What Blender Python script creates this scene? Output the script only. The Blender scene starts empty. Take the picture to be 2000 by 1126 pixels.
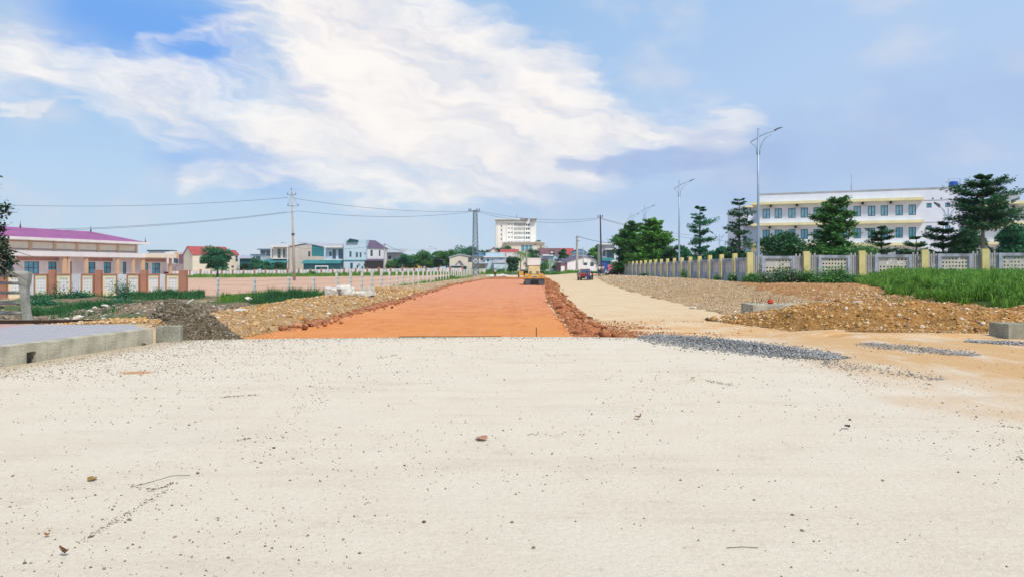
import bpy, math, random
import numpy as np
from mathutils import Vector, Matrix
R = math.radians
random.seed(7)
RNG = np.random.default_rng(11)
scene = bpy.context.scene
COL = scene.collection
F, HY, E = 1444.0, 522.0, 1.6        # focal length and horizon in photo pixels, eye height in metres

# ---------------------------------------------------------------- camera
cd = bpy.data.cameras.new('camera'); cam = bpy.data.objects.new('camera', cd); COL.objects.link(cam)
cam.location = (0, 0, E); cam.rotation_euler = (R(90), 0, 0)
cd.sensor_width = 36; cd.lens = 36*F/2000; cd.shift_y = -41/2000.0
cd.clip_start = 0.1; cd.clip_end = 6000
scene.camera = cam

# ---------------------------------------------------------------- light
SUN_EL, SUN_AZ = 52.0, 150.0         # azimuth clockwise from +Y: behind the camera, to its right
sl = bpy.data.lights.new('sun', 'SUN'); sl.energy = 1.5; sl.angle = R(10); sl.color = (1, .92, .80)
sun = bpy.data.objects.new('sun', sl); COL.objects.link(sun)
sun.rotation_euler = (R(90-SUN_EL), 0, R(180-SUN_AZ))
scene.view_settings.view_transform = 'Standard'; scene.view_settings.look = 'None'
scene.view_settings.gamma = 1; scene.view_settings.exposure = 1.22
scene.view_settings.use_curve_mapping = False

# ---------------------------------------------------------------- sky: Nishita with cloud banks laid over it by direction
W = bpy.data.worlds.new('World'); scene.world = W; W.use_nodes = True
nt = W.node_tree; nt.nodes.clear()
def N(tree, t, **k):
    n = tree.nodes.new(t)
    for a, b in k.items(): setattr(n, a, b)
    return n
def wmath(op, a, b=None, c=None, clamp=False):
    n = N(nt, 'ShaderNodeMath', operation=op, use_clamp=clamp)
    for i, v in enumerate((a, b, c)):
        if v is None: continue
        if isinstance(v, (int, float)): n.inputs[i].default_value = v
        else: nt.links.new(v, n.inputs[i])
    return n.outputs[0]
def wvec(op, a, b=None, s=None, out=0):
    n = N(nt, 'ShaderNodeVectorMath', operation=op)
    for i, v in enumerate((a, b)):
        if v is None: continue
        if isinstance(v, (tuple, list)): n.inputs[i].default_value = v
        else: nt.links.new(v, n.inputs[i])
    if s is not None:
        if isinstance(s, (int, float)): n.inputs['Scale'].default_value = s
        else: nt.links.new(s, n.inputs['Scale'])
    return n.outputs[out]
def wmix(f, a, b):
    n = N(nt, 'ShaderNodeMix', data_type='RGBA')
    for i, v in ((0, f), (6, a), (7, b)):
        if isinstance(v, (int, float)): n.inputs[i].default_value = v
        elif isinstance(v, tuple): n.inputs[i].default_value = (*v, 1)
        else: nt.links.new(v, n.inputs[i])
    return n.outputs[2]
def wsmooth(v, a, b, lo=0., hi=1.):
    n = N(nt, 'ShaderNodeMapRange', interpolation_type='SMOOTHSTEP')
    nt.links.new(v, n.inputs[0])
    for i, x in enumerate((a, b, lo, hi)): n.inputs[i+1].default_value = x
    return n.outputs[0]
def wnoise(vec, scale, detail=6, rough=.55):
    n = N(nt, 'ShaderNodeTexNoise'); nt.links.new(vec, n.inputs['Vector'])
    n.inputs['Scale'].default_value = scale; n.inputs['Detail'].default_value = detail; n.inputs['Roughness'].default_value = rough
    return n
tc = N(nt, 'ShaderNodeTexCoord')
sep = N(nt, 'ShaderNodeSeparateXYZ'); nt.links.new(tc.outputs['Generated'], sep.inputs[0])
AZ = wmath('MULTIPLY', wmath('ARCTAN2', sep.outputs[0], sep.outputs[1]), 57.2958)
EL = wmath('MULTIPLY', wmath('ARCSINE', sep.outputs[2]), 57.2958)
cmb = N(nt, 'ShaderNodeCombineXYZ'); nt.links.new(AZ, cmb.inputs[0]); nt.links.new(EL, cmb.inputs[1])
P0 = cmb.outputs[0]
Ps = wvec('MULTIPLY', wvec('ADD', P0, wvec('SCALE', wvec('MULTIPLY', P0, (0, 1, 0)), s=0.)), (.6, 2.2, 1))
Pn = wvec('MULTIPLY', P0, (1, 1.7, 1))                                   # noise stretched along the horizon
n1 = wnoise(Pn, .13, 4, .5); n2 = wnoise(Ps, .42, 4, .5)
warp = wvec('SCALE', wvec('SUBTRACT', n1.outputs['Color'], (.5, .5, .5)), s=5.5)
warp2 = wvec('SCALE', wvec('SUBTRACT', n2.outputs['Color'], (.5, .5, .5)), s=2.6)
Pw = wvec('MULTIPLY', wvec('ADD', P0, wvec('ADD', warp, warp2)), (1, 1, 0))
Pf = wvec('MULTIPLY', wvec('ADD', P0, wvec('SCALE', warp2, s=.55)), (1, 1, 0))   # lightly warped: crisp banks
def ae(px, py):
    dx = px-1000.
    return (math.degrees(math.atan(dx/F)), math.degrees(math.atan((HY-py)/math.hypot(F, dx))), 0)
def capsule(p, a, b, r, soft=1.0):
    A = ae(*a); B = ae(*b); BA = tuple(B[i]-A[i] for i in range(3)); L2 = max(1e-6, sum(v*v for v in BA))
    pa = wvec('SUBTRACT', p, A)
    t = wmath('MULTIPLY', wvec('DOT_PRODUCT', pa, BA, out=1), 1/L2, clamp=True)
    q = wvec('SUBTRACT', pa, wvec('SCALE', BA, s=t))
    d = wvec('LENGTH', q, out=1)
    rr = r/F*57.3
    return wsmooth(d, rr*(1+1.05*soft), rr*(1-.85*soft))
def union(p, lst):
    acc = None
    for a, b, r, s, w in lst:
        c = capsule(p, a, b, r, s)
        if w != 1: c = wmath('MULTIPLY', c, w)
        acc = c if acc is None else wmath('SUBTRACT', wmath('ADD', acc, c), wmath('MULTIPLY', acc, c))
    return acc
K = 1/.10                                                               # colours below are what the sky shows; world strength is .10
def sk(r, g, b): return (r*K, g*K, b*K)
nis = N(nt, 'ShaderNodeTexSky', sky_type='NISHITA'); nis.sun_disc = False
nis.sun_elevation = R(SUN_EL); nis.sun_rotation = R(SUN_AZ); nis.dust_density = .6; nis.ozone_density = 1.6
grad = wmix(wsmooth(EL, 0, 22), sk(.46, .60, .78), sk(.28, .49, .78))
grad = wmix(wsmooth(EL, 24, 50), grad, sk(.36, .43, .56))
base = wmix(.8, nis.outputs[0], grad)
# pale lavender veil over the right of the view, thinning to the left
veil = wmath('MULTIPLY', wsmooth(AZ, -14, 30), wsmooth(EL, 60, 12))
base = wmix(wmath('MULTIPLY', veil, .62), base, sk(.44, .56, .77))
# general thin cloud everywhere (goes on outside the frame)
thin = wmath('MULTIPLY', wsmooth(n1.outputs[0], .47, .72), .55)
base = wmix(thin, base, sk(.60, .63, .70))
# deep blue gap, upper left
gap = union(Pf, [((170, 10), (400, 80), 66, 1.1, .85), ((600, 165), (700, 195), 26, 1.0, .55), ((360, 300), (560, 335), 40, 1.0, .35)])
lit = union(Pw, [((600, -60), (800, 130), 135, .9, 1.), ((700, 150), (1060, 215), 105, .8, 1.),
                 ((760, 265), (1130, 280), 82, 1.3, .85), ((1050, 235), (1440, 258), 36, 1.1, .8),
                 ((-20, 110), (330, 185), 40, 1.3, .58), ((250, 195), (640, 265), 38, 1.4, .75), ((470, 110), (640, 230), 40, 1.4, .5), ((290, 85), (480, 40), 16, 1.3, .5), ((580, 270), (760, 330), 44, 1.3, .6),
                 ((-20, 10), (90, 90), 50, 1.5, .5), ((380, 350), (980, 388), 20, 1.5, .6), ((880, 350), (1100, 350), 44, 1.5, .5),
                 ((1850, 300), (2100, 330), 45, 1., .35), ((0, 195), (110, 215), 9, 1., .6)])
cs = N(nt, 'ShaderNodeCombineXYZ')                                       # streaks run down to the right
nt.links.new(wmath('MULTIPLY', wvec('DOT_PRODUCT', Pw, (.95, -.31, 0), out=1), .30), cs.inputs[0]); nt.links.new(wvec('DOT_PRODUCT', Pw, (.31, .95, 0), out=1), cs.inputs[1])
n3 = wnoise(cs.outputs[0], .33, 8, .6)
litn = wmath('MULTIPLY', wsmooth(wmath('ADD', lit, wmath('MULTIPLY', wmath('SUBTRACT', n3.outputs[0], .5), 1.9)), .12, 1.1), wsmooth(lit, 0., .35))
litn = wmath('MULTIPLY', litn, wsmooth(n1.outputs[0], .2, .6, .82, 1.))
Pg = wvec('MULTIPLY', wvec('ADD', P0, wvec('SCALE', warp2, s=1.1)), (1, 1, 0))
grey = union(Pg, [((1095, 322), (1300, 312), 13, .8, .8), ((1180, 325), (1400, 308), 20, .8, .8), ((1330, 306), (1520, 300), 30, .9, .65), ((1450, 310), (1800, 300), 50, 1.3, .35), ((1560, 330), (2060, 250), 90, 1.2, .3),
                  ((1000, 400), (1500, 380), 38, 1.2, .3), ((1750, 200), (2050, 160), 40, 1.2, .3)])
c1 = wmix(gap, base, sk(.13, .33, .76))
c2 = wmix(litn, c1, wmix(wsmooth(n3.outputs[0], .35, .65), sk(.76, .72, .72), sk(.86, .83, .80)))
c3 = wmix(wmath('MULTIPLY', grey, wsmooth(n3.outputs[0], .25, .65, .55, 1.)), c2, sk(.32, .43, .67))
below = wmix(wsmooth(EL, -1.5, -.2), sk(.30, .28, .25), c3)
bg = N(nt, 'ShaderNodeBackground'); bg.inputs[1].default_value = .10*.505
nt.links.new(below, bg.inputs[0])
wo = N(nt, 'ShaderNodeOutputWorld'); nt.links.new(bg.outputs[0], wo.inputs[0])

# ---------------------------------------------------------------- helpers
def mat(name, col, rough=.85, var=.12, scale=4., bump=0., bscale=None, metal=0., col2=None, spec=.3, stretch=None, dirt=0., trans=0., dirtcol=(.10, .085, .065), island=0.):
    m = bpy.data.materials.new(name); m.use_nodes = True; t = m.node_tree; b = t.nodes['Principled BSDF']
    b.inputs['Roughness'].default_value = rough; b.inputs['Metallic'].default_value = metal
    b.inputs['Specular IOR Level'].default_value = spec
    if trans: b.inputs['Transmission Weight'].default_value = trans
    co = N(t, 'ShaderNodeTexCoord'); mp = N(t, 'ShaderNodeMapping'); t.links.new(co.outputs['Object'], mp.inputs[0])
    if stretch: mp.inputs['Scale'].default_value = stretch
    no = N(t, 'ShaderNodeTexNoise'); t.links.new(mp.outputs[0], no.inputs['Vector']); no.inputs['Scale'].default_value = scale; no.inputs['Detail'].default_value = 7
    no.inputs['Roughness'].default_value = .62
    mr = N(t, 'ShaderNodeMapRange', interpolation_type='SMOOTHSTEP'); t.links.new(no.outputs[0], mr.inputs[0]); mr.inputs[1].default_value = .32; mr.inputs[2].default_value = .68
    mx = N(t, 'ShaderNodeMix', data_type='RGBA'); t.links.new(mr.outputs[0], mx.inputs[0])
    c2 = col2 if col2 else tuple(c*(1-var*1.6) for c in col)
    c1 = col if col2 else tuple(min(.95, c*(1+var*.6)) for c in col)
    mx.inputs[6].default_value = (*c2, 1); mx.inputs[7].default_value = (*c1, 1)
    out = mx.outputs[2]
    if dirt:
        n3 = N(t, 'ShaderNodeTexNoise'); mp3 = N(t, 'ShaderNodeMapping'); t.links.new(co.outputs['Object'], mp3.inputs[0]); mp3.inputs['Scale'].default_value = (1, 1, .25)
        t.links.new(mp3.outputs[0], n3.inputs['Vector']); n3.inputs['Scale'].default_value = scale*.6; n3.inputs['Detail'].default_value = 9; n3.inputs['Roughness'].default_value = .7
        r3 = N(t, 'ShaderNodeMapRange'); t.links.new(n3.outputs[0], r3.inputs[0]); r3.inputs[1].default_value = .46; r3.inputs[2].default_value = .75; r3.inputs[4].default_value = dirt
        m3 = N(t, 'ShaderNodeMix', data_type='RGBA'); t.links.new(r3.outputs[0], m3.inputs[0]); t.links.new(out, m3.inputs[6]); m3.inputs[7].default_value = (*dirtcol, 1); out = m3.outputs[2]
    if island:
        g = N(t, 'ShaderNodeNewGeometry'); mi = N(t, 'ShaderNodeMapRange'); t.links.new(g.outputs['Random Per Island'], mi.inputs[0]); mi.inputs[3].default_value = 1-island; mi.inputs[4].default_value = 1+island
        vm = N(t, 'ShaderNodeVectorMath', operation='SCALE'); t.links.new(out, vm.inputs[0]); t.links.new(mi.outputs[0], vm.inputs['Scale']); out = vm.outputs[0]
    t.links.new(out, b.inputs['Base Color'])
    if bump:
        nb = N(t, 'ShaderNodeTexNoise'); t.links.new(mp.outputs[0], nb.inputs['Vector']); nb.inputs['Scale'].default_value = bscale or scale*4; nb.inputs['Detail'].default_value = 8
        bp = N(t, 'ShaderNodeBump'); bp.inputs['Strength'].default_value = min(1, bump); bp.inputs['Distance'].default_value = .05*max(1, bump); t.links.new(nb.outputs[0], bp.inputs['Height']); t.links.new(bp.outputs[0], b.inputs['Normal'])
    return m
def ramp_island(name, cols, rough=.9, spec=.2, transl=0.):
    """each loose piece (stone, leaf, blade) takes one colour of a ramp"""
    m = bpy.data.materials.new(name); m.use_nodes = True; t = m.node_tree; b = t.nodes['Principled BSDF']
    b.inputs['Roughness'].default_value = rough; b.inputs['Specular IOR Level'].default_value = spec
    g = N(t, 'ShaderNodeNewGeometry'); r = N(t, 'ShaderNodeValToRGB'); t.links.new(g.outputs['Random Per Island'], r.inputs[0])
    while len(r.color_ramp.elements) < len(cols): r.color_ramp.elements.new(.5)
    for i, c in enumerate(cols): r.color_ramp.elements[i].position = i/(len(cols)-1); r.color_ramp.elements[i].color = (*c, 1)
    t.links.new(r.outputs[0], b.inputs['Base Color'])
    if transl:
        tr = N(t, 'ShaderNodeBsdfTranslucent'); t.links.new(r.outputs[0], tr.inputs[0]); ms = N(t, 'ShaderNodeMixShader'); ms.inputs[0].default_value = transl
        t.links.new(b.outputs[0], ms.inputs[1]); t.links.new(tr.outputs[0], ms.inputs[2]); t.links.new(ms.outputs[0], t.nodes['Material Output'].inputs[0])
    return m

def tag(o, label=None, cat=None, group=None, kind=None):
    if label: o['label'] = label
    if cat: o['category'] = cat
    if group: o['group'] = group
    if kind: o['kind'] = kind
    return o
def thing(name, label, cat, loc=(0, 0, 0), rz=0., group=None):
    o = bpy.data.objects.new(name, None); COL.objects.link(o); o.location = loc; o.rotation_euler = (0, 0, rz); o.empty_display_size = .3
    return tag(o, label, cat, group)
def link(name, me, parent=None, loc=None, rz=None):
    o = bpy.data.objects.new(name, me); COL.objects.link(o)
    if parent: o.parent = parent
    if loc is not None: o.location = loc
    if rz is not None: o.rotation_euler = (0, 0, rz)
    return o
def copy_tree(o, parent=None):
    c = o.copy(); COL.objects.link(c); c.parent = parent
    for ch in list(o.children): copy_tree(ch, c)
    return c
def npmesh(name, V, Fc, m, parent=None, smooth=False, mi=None):
    """V (n,3), Fc (k,3|4) arrays or list of arrays"""
    fl = Fc if isinstance(Fc, list) else [Fc]
    me = bpy.data.meshes.new(name); V = np.asarray(V, dtype=np.float32); me.vertices.add(len(V)); me.vertices.foreach_set('co', V.ravel())
    tot = np.concatenate([np.full(len(f), f.shape[1], dtype=np.int32) for f in fl]); idx = np.concatenate([f.ravel() for f in fl]).astype(np.int32)
    me.loops.add(len(idx)); me.loops.foreach_set('vertex_index', idx)
    me.polygons.add(len(tot)); st = np.zeros(len(tot), dtype=np.int32); st[1:] = np.cumsum(tot)[:-1]
    me.polygons.foreach_set('loop_start', st)
    if smooth: me.polygons.foreach_set('use_smooth', np.ones(len(tot), dtype=bool))
    me.update(calc_edges=True)
    for q in (m if isinstance(m, (list, tuple)) else [m]): me.materials.append(q)
    if mi is not None: me.polygons.foreach_set('material_index', np.asarray(mi, dtype=np.int32))
    return link(name, me, parent)

class MB:
    def __init__(s): s.v = []; s.f = []
    def quad(s, *p):
        n = len(s.v); s.v += [tuple(q) for q in p]; s.f.append(tuple(range(n, n+len(p)))); return s
    def box(s, x0, x1, y0, y1, z0, z1):
        n = len(s.v); s.v += [(x0, y0, z0), (x1, y0, z0), (x1, y1, z0), (x0, y1, z0), (x0, y0, z1), (x1, y0, z1), (x1, y1, z1), (x0, y1, z1)]
        s.f += [tuple(n+i for i in q) for q in ((3, 2, 1, 0), (4, 5, 6, 7), (0, 1, 5, 4), (1, 2, 6, 5), (2, 3, 7, 6), (3, 0, 4, 7))]; return s
    def prism(s, prof, a, b, axis='x'):
        """profile [(p,q)] extruded along an axis from a to b"""
        def mk(t, p, q): return {'x': (t, p, q), 'y': (p, t, q), 'z': (p, q, t)}[axis]
        n = len(s.v); k = len(prof)
        s.v += [mk(a, *p) for p in prof]+[mk(b, *p) for p in prof]
        s.f += [tuple(n+i for i in range(k))[::-1], tuple(n+k+i for i in range(k))]
        s.f += [(n+i, n+(i+1) % k, n+k+(i+1) % k, n+k+i) for i in range(k)]; return s
    def tube(s, pts, r, k=8, cap=True):
        pts = [Vector(p) for p in pts]; rs = r if isinstance(r, (list, tuple)) else [r]*len(pts); n = len(s.v)
        ref = None
        for i, p in enumerate(pts):
            d = (pts[min(i+1, len(pts)-1)]-pts[max(i-1, 0)]).normalized()
            if ref is None: ref = d.orthogonal().normalized()
            ref = (ref-d*ref.dot(d)).normalized(); b = d.cross(ref)
            for j in range(k):
                a = 2*math.pi*j/k; s.v.append(tuple(p+(ref*math.cos(a)+b*math.sin(a))*rs[i]))
        for i in range(len(pts)-1):
            for j in range(k): s.f.append((n+i*k+j, n+i*k+(j+1) % k, n+(i+1)*k+(j+1) % k, n+(i+1)*k+j))
        if cap: s.f += [tuple(n+j for j in range(k))[::-1], tuple(n+(len(pts)-1)*k+j for j in range(k))]
        return s
    def bar(s, a, b, w, h=None):
        """rectangular bar from a to b"""
        a, b = Vector(a), Vector(b); h = h or w; d = (b-a).normalized(); up = Vector((0, 0, 1)) if abs(d.z) < .95 else Vector((0, 1, 0))
        u = d.cross(up).normalized()*w/2; v = u.cross(d).normalized()*h/2; n = len(s.v)
        for c in (a, b): s.v += [tuple(c-u-v), tuple(c+u-v), tuple(c+u+v), tuple(c-u+v)]
        s.f += [tuple(n+i for i in q) for q in ((0, 1, 2, 3), (7, 6, 5, 4), (0, 4, 5, 1), (1, 5, 6, 2), (2, 6, 7, 3), (3, 7, 4, 0))]; return s
    def lathe(s, prof, k=24, axis='z', c=(0, 0, 0)):
        """profile [(radius, t)] revolved"""
        n = len(s.v)
        for r, t in prof:
            for j in range(k):
                a = 2*math.pi*j/k; p = (r*math.cos(a), r*math.sin(a), t)
                p = p if axis == 'z' else ((t, p[0], p[1]) if axis == 'x' else (p[0], t, p[1]))
                s.v.append(tuple(p[i]+c[i] for i in range(3)))
        for i in range(len(prof)-1):
            for j in range(k): s.f.append((n+i*k+j, n+i*k+(j+1) % k, n+(i+1)*k+(j+1) % k, n+(i+1)*k+j))
        s.f += [tuple(n+j for j in range(k))[::-1], tuple(n+(len(prof)-1)*k+j for j in range(k))]; return s
    def facade(s, x0, x1, z0, z1, ops=(), y=0., depth=.16):
        xs = sorted({x0, x1, *[v for o in ops for v in o[:2]]}); zs = sorted({z0, z1, *[v for o in ops for v in o[2:4]]})
        for i in range(len(xs)-1):
            for j in range(len(zs)-1):
                cx, cz = (xs[i]+xs[i+1])/2, (zs[j]+zs[j+1])/2
                if any(o[0] < cx < o[1] and o[2] < cz < o[3] for o in ops): continue
                s.quad((xs[i], y, zs[j]), (xs[i+1], y, zs[j]), (xs[i+1], y, zs[j+1]), (xs[i], y, zs[j+1]))
        for a, b, c, d in [o[:4] for o in ops]:
            Y = y+depth
            s.quad((a, y, c), (b, y, c), (b, Y, c), (a, Y, c)); s.quad((a, y, d), (a, Y, d), (b, Y, d), (b, y, d))
            s.quad((a, y, c), (a, Y, c), (a, Y, d), (a, y, d)); s.quad((b, y, c), (b, y, d), (b, Y, d), (b, Y, c))
        return s
    def mesh(s, name, m, smooth=False):
        me = bpy.data.meshes.new(name); me.from_pydata(s.v, [], s.f)
        for q in (m if isinstance(m, (list, tuple)) else [m]): me.materials.append(q)
        if smooth: me.polygons.foreach_set('use_smooth', [True]*len(me.polygons))
        return me
    def build(s, name, m, parent=None, loc=None, rz=None, smooth=False, bevel=0.):
        o = link(name, s.mesh(name, m, smooth), parent, loc, rz)
        if bevel:
            b = o.modifiers.new('bevel', 'BEVEL'); b.width = bevel; b.segments = 2; b.limit_method = 'ANGLE'
        return o

# numpy noise
def _h(ix, iy, s):
    v = np.sin(ix*127.1+iy*311.7+s*74.7)*43758.5453; return v-np.floor(v)
def vn(x, y, s=0):
    ix = np.floor(x); iy = np.floor(y); fx = x-ix; fy = y-iy; fx = fx*fx*(3-2*fx); fy = fy*fy*(3-2*fy)
    return (_h(ix, iy, s)*(1-fx)+_h(ix+1, iy, s)*fx)*(1-fy)+(_h(ix, iy+1, s)*(1-fx)+_h(ix+1, iy+1, s)*fx)*fy
def fbm(x, y, s=0, o=4, g=.5):
    a = 1.; t = 0; n = 0
    for i in range(o): t = t+a*vn(x*2**i, y*2**i, s+i*13); n += a; a *= g
    return t/n
def sm(a, b, t):
    u = np.clip((t-a)/(b-a), 0, 1); return u*u*(3-2*u)
def X(px, d): return (px-1000.)*d/F
def Z(py, d): return E+(HY-py)*d/F

def H(x, y):
    """height of the open ground"""
    x = np.asarray(x, float); y = np.asarray(y, float)
    L = sm(-8, -16, x); h = -.4-L*(.33+.0115*np.clip(-x-16, 0, 260))
    h = h+sm(9.5, 17, x)*sm(17, 26, y)*.85*(1-.3*sm(60, 130, y))*(1-sm(150, 230, y)*.6)
    h = h+sm(-7.4, -8.6, x)*(1-sm(19.4, 22.5, y))*.72
    h = h-.38*np.exp(-((x+27)/13)**2-((y-40)/11)**2)
    h = h+.22*sm(20, 34, x)*sm(56, 30, y)
    low = 1-sm(16.2, 16.9, y)
    h = h*(1-low)+(-.55)*low
    h = h+.37*sm(5.4, 8.2, x)*(1-sm(18.5, 22.5, y))*sm(16.2, 16.9, y)
    return h
def Hs(x, y): return float(H(x, y))

ICO_V = []
_p = (1+5**.5)/2
for a, b in ((-1, _p), (1, _p), (-1, -_p), (1, -_p)): ICO_V.append((a, b, 0))
for a, b in ((-1, _p), (1, _p), (-1, -_p), (1, -_p)): ICO_V.append((0, a, b))
for a, b in ((_p, -1), (_p, 1), (-_p, -1), (-_p, 1)): ICO_V.append((a, 0, b))
ICO_V = np.array(ICO_V)/math.hypot(1, _p)
ICO_F = np.array([(0, 11, 5), (0, 5, 1), (0, 1, 7), (0, 7, 10), (0, 10, 11), (1, 5, 9), (5, 11, 4), (11, 10, 2), (10, 7, 6), (7, 1, 8), (3, 9, 4), (3, 4, 2), (3, 2, 6), (3, 6, 8), (3, 8, 9), (4, 9, 5), (2, 4, 11), (6, 2, 10), (8, 6, 7), (9, 8, 1)])
OCT_V = np.array([(1, 0, 0), (-1, 0, 0), (0, 1, 0), (0, -1, 0), (0, 0, 1), (0, 0, -1)], float)
OCT_F = np.array([(0, 2, 4), (2, 1, 4), (1, 3, 4), (3, 0, 4), (2, 0, 5), (1, 2, 5), (3, 1, 5), (0, 3, 5)])
def rotm(n, rng, flat=False):
    a = rng.uniform(0, 2*np.pi, n); c, s = np.cos(a), np.sin(a); Z0 = np.zeros(n); O = np.ones(n)
    M = np.stack([c, -s, Z0, s, c, Z0, Z0, Z0, O], 1).reshape(n, 3, 3)
    if not flat:
        b = rng.uniform(-.9, .9, n); c, s = np.cos(b), np.sin(b); M = M@np.stack([O, Z0, Z0, Z0, c, -s, Z0, s, c], 1).reshape(n, 3, 3)
    return M
def stones(name, pts, size, m, parent=None, ico=True, rng=RNG, squash=.65):
    """one mesh of loose stones at the given points"""
    n = len(pts); BV, BF = (ICO_V, ICO_F) if ico else (OCT_V, OCT_F); k = len(BV)
    V = BV[None]*rng.uniform(.62, 1.15, (n, k, 1)); sc = np.stack([rng.uniform(.8, 1.35, n), rng.uniform(.7, 1.1, n), rng.uniform(.5, .9, n)*squash/.65], 1)
    V = V*sc[:, None, :]; V = np.einsum('nij,nkj->nki', rotm(n, rng), V)*np.asarray(size).reshape(-1, 1, 1)+np.asarray(pts)[:, None, :]
    Fc = BF[None]+(np.arange(n)*k)[:, None, None]
    return npmesh(name, V.reshape(-1, 3), Fc.reshape(-1, 3), m, parent)
def rock_mesh(name, sx, sy, sz, m, seed, cuts=2, rough=.16, boxy=False):
    """one broken lump"""
    import bmesh
    bm = bmesh.new()
    if boxy: bmesh.ops.create_cube(bm, size=2); bmesh.ops.subdivide_edges(bm, edges=bm.edges[:], cuts=cuts+1, use_grid_fill=True)
    else: bmesh.ops.create_icosphere(bm, subdivisions=cuts+1, radius=1)
    r = np.random.default_rng(seed); pl = [Vector(r.normal(size=3)).normalized() for _ in range(9)]; of = r.uniform(.55, .85, 9)
    for v in bm.verts:
        c = v.co.copy()
        if not boxy:
            for p, o in zip(pl, of):
                e = c.dot(p)-o
                if e > 0: c -= p*e*.95
        f = 1+rough*(float(vn(np.array(c.x*3+seed), np.array(c.y*3+c.z*2.3), seed))-.5)*2
        v.co = Vector((c.x*sx*f, c.y*sy*f, c.z*sz*f))
    me = bpy.data.meshes.new(name); bm.to_mesh(me); bm.free(); me.materials.append(m); return me
def leafmesh(C, size, rng, up=.5):
    """leaf-sized folded rhombs at centres C"""
    n = len(C); nrm = rng.normal(size=(n, 3)); nrm[:, 2] = np.abs(nrm[:, 2])+up*2.2; nrm /= np.linalg.norm(nrm, axis=1)[:, None]
    t = rng.normal(size=(n, 3)); t -= nrm*(t*nrm).sum(1)[:, None]; t /= np.linalg.norm(t, axis=1)[:, None]; b = np.cross(nrm, t)
    s = size*rng.uniform(.6, 1.3, n)[:, None]
    V = np.stack([C-t*s, C-b*s*.48-nrm*s*.12, C+t*s, C+b*s*.48-nrm*s*.12], 1); i = (np.arange(n)*4)[:, None]
    return V.reshape(-1, 3), np.concatenate([i+np.array([[0, 1, 2]]), i+np.array([[0, 2, 3]])])
def grassmesh(P, h, w, rng, lean=.45):
    """bent blades standing at points P"""
    n = len(P); a = rng.uniform(0, 2*np.pi, n); hh = h*rng.uniform(.45, 1.15, n); s = np.stack([np.cos(a), np.sin(a), np.zeros(n)], 1)*(w*rng.uniform(.7, 1.3, n))[:, None]
    b = rng.uniform(0, 2*np.pi, n); l = (lean*rng.uniform(.2, 1.2, n)*hh)[:, None]*np.stack([np.cos(b), np.sin(b), np.zeros(n)], 1); z = np.array([0, 0, 1.])
    m1 = P+l*.35+z*(hh*.6)[:, None]; V = np.stack([P-s, P+s, m1+s*.7, m1-s*.7, P+l+z*hh[:, None]], 1); i = (np.arange(n)*5)[:, None]
    return V.reshape(-1, 3), [i+np.array([[0, 1, 2, 3]]), i+np.array([[3, 2, 4]])]

# ---------------------------------------------------------------- ground materials
def ground_mat(name, cols, scale, bump=.6, stretch=None, extra=None, coarse=.6, pos=(.3, .5, .7)):
    """three-tone soil: coarse patches broken up by fine grain"""
    m = bpy.data.materials.new(name); m.use_nodes = True; t = m.node_tree; b = t.nodes['Principled BSDF']; b.inputs['Roughness'].default_value = .95; b.inputs['Specular IOR Level'].default_value = .12
    co = N(t, 'ShaderNodeTexCoord'); mp = N(t, 'ShaderNodeMapping'); t.links.new(co.outputs['Object'], mp.inputs[0])
    if stretch: mp.inputs['Scale'].default_value = stretch
    a = N(t, 'ShaderNodeTexNoise'); t.links.new(mp.outputs[0], a.inputs[0]); a.inputs['Scale'].default_value = scale; a.inputs['Detail'].default_value = 9; a.inputs['Roughness'].default_value = .65
    g = N(t, 'ShaderNodeTexNoise'); t.links.new(co.outputs['Object'], g.inputs[0]); g.inputs['Scale'].default_value = 22; g.inputs['Detail'].default_value = 6; g.inputs['Roughness'].default_value = .75
    ad = N(t, 'ShaderNodeMath', operation='MULTIPLY_ADD'); t.links.new(g.outputs[0], ad.inputs[0]); ad.inputs[1].default_value = 1-coarse
    mu = N(t, 'ShaderNodeMath', operation='MULTIPLY'); t.links.new(a.outputs[0], mu.inputs[0]); mu.inputs[1].default_value = coarse; t.links.new(mu.outputs[0], ad.inputs[2])
    r = N(t, 'ShaderNodeValToRGB'); t.links.new(ad.outputs[0], r.inputs[0])
    r.color_ramp.elements.new(.5)
    for e, p, c in zip(r.color_ramp.elements, pos, cols): e.position = p; e.color = (*c, 1)
    out = r.outputs[0]
    if extra: out = extra(t, co, out)
    t.links.new(out, b.inputs['Base Color'])
    bp = N(t, 'ShaderNodeBump'); bp.inputs['Strength'].default_value = bump; bp.inputs['Distance'].default_value = .03; t.links.new(ad.outputs[0], bp.inputs['Height']); t.links.new(bp.outputs[0], b.inputs['Normal'])
    return m
def tmix(t, f, a, b):
    n = N(t, 'ShaderNodeMix', data_type='RGBA')
    for i, v in ((0, f), (6, a), (7, b)):
        if isinstance(v, (int, float)): n.inputs[i].default_value = v
        elif isinstance(v, tuple): n.inputs[i].default_value = (*v, 1)
        else: t.links.new(v, n.inputs[i])
    return n.outputs[2]
def tmath(t, op, a, b=None, clamp=False):
    n = N(t, 'ShaderNodeMath', operation=op, use_clamp=clamp)
    for i, v in enumerate((a, b)):
        if v is None: continue
        if isinstance(v, (int, float)): n.inputs[i].default_value = v
        else: t.links.new(v, n.inputs[i])
    return n.outputs[0]
def tsm(t, v, a, b, hi=1.):
    n = N(t, 'ShaderNodeMapRange', interpolation_type='SMOOTHSTEP'); t.links.new(v, n.inputs[0]); n.inputs[1].default_value = a; n.inputs[2].default_value = b; n.inputs[4].default_value = hi; return n.outputs[0]
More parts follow.
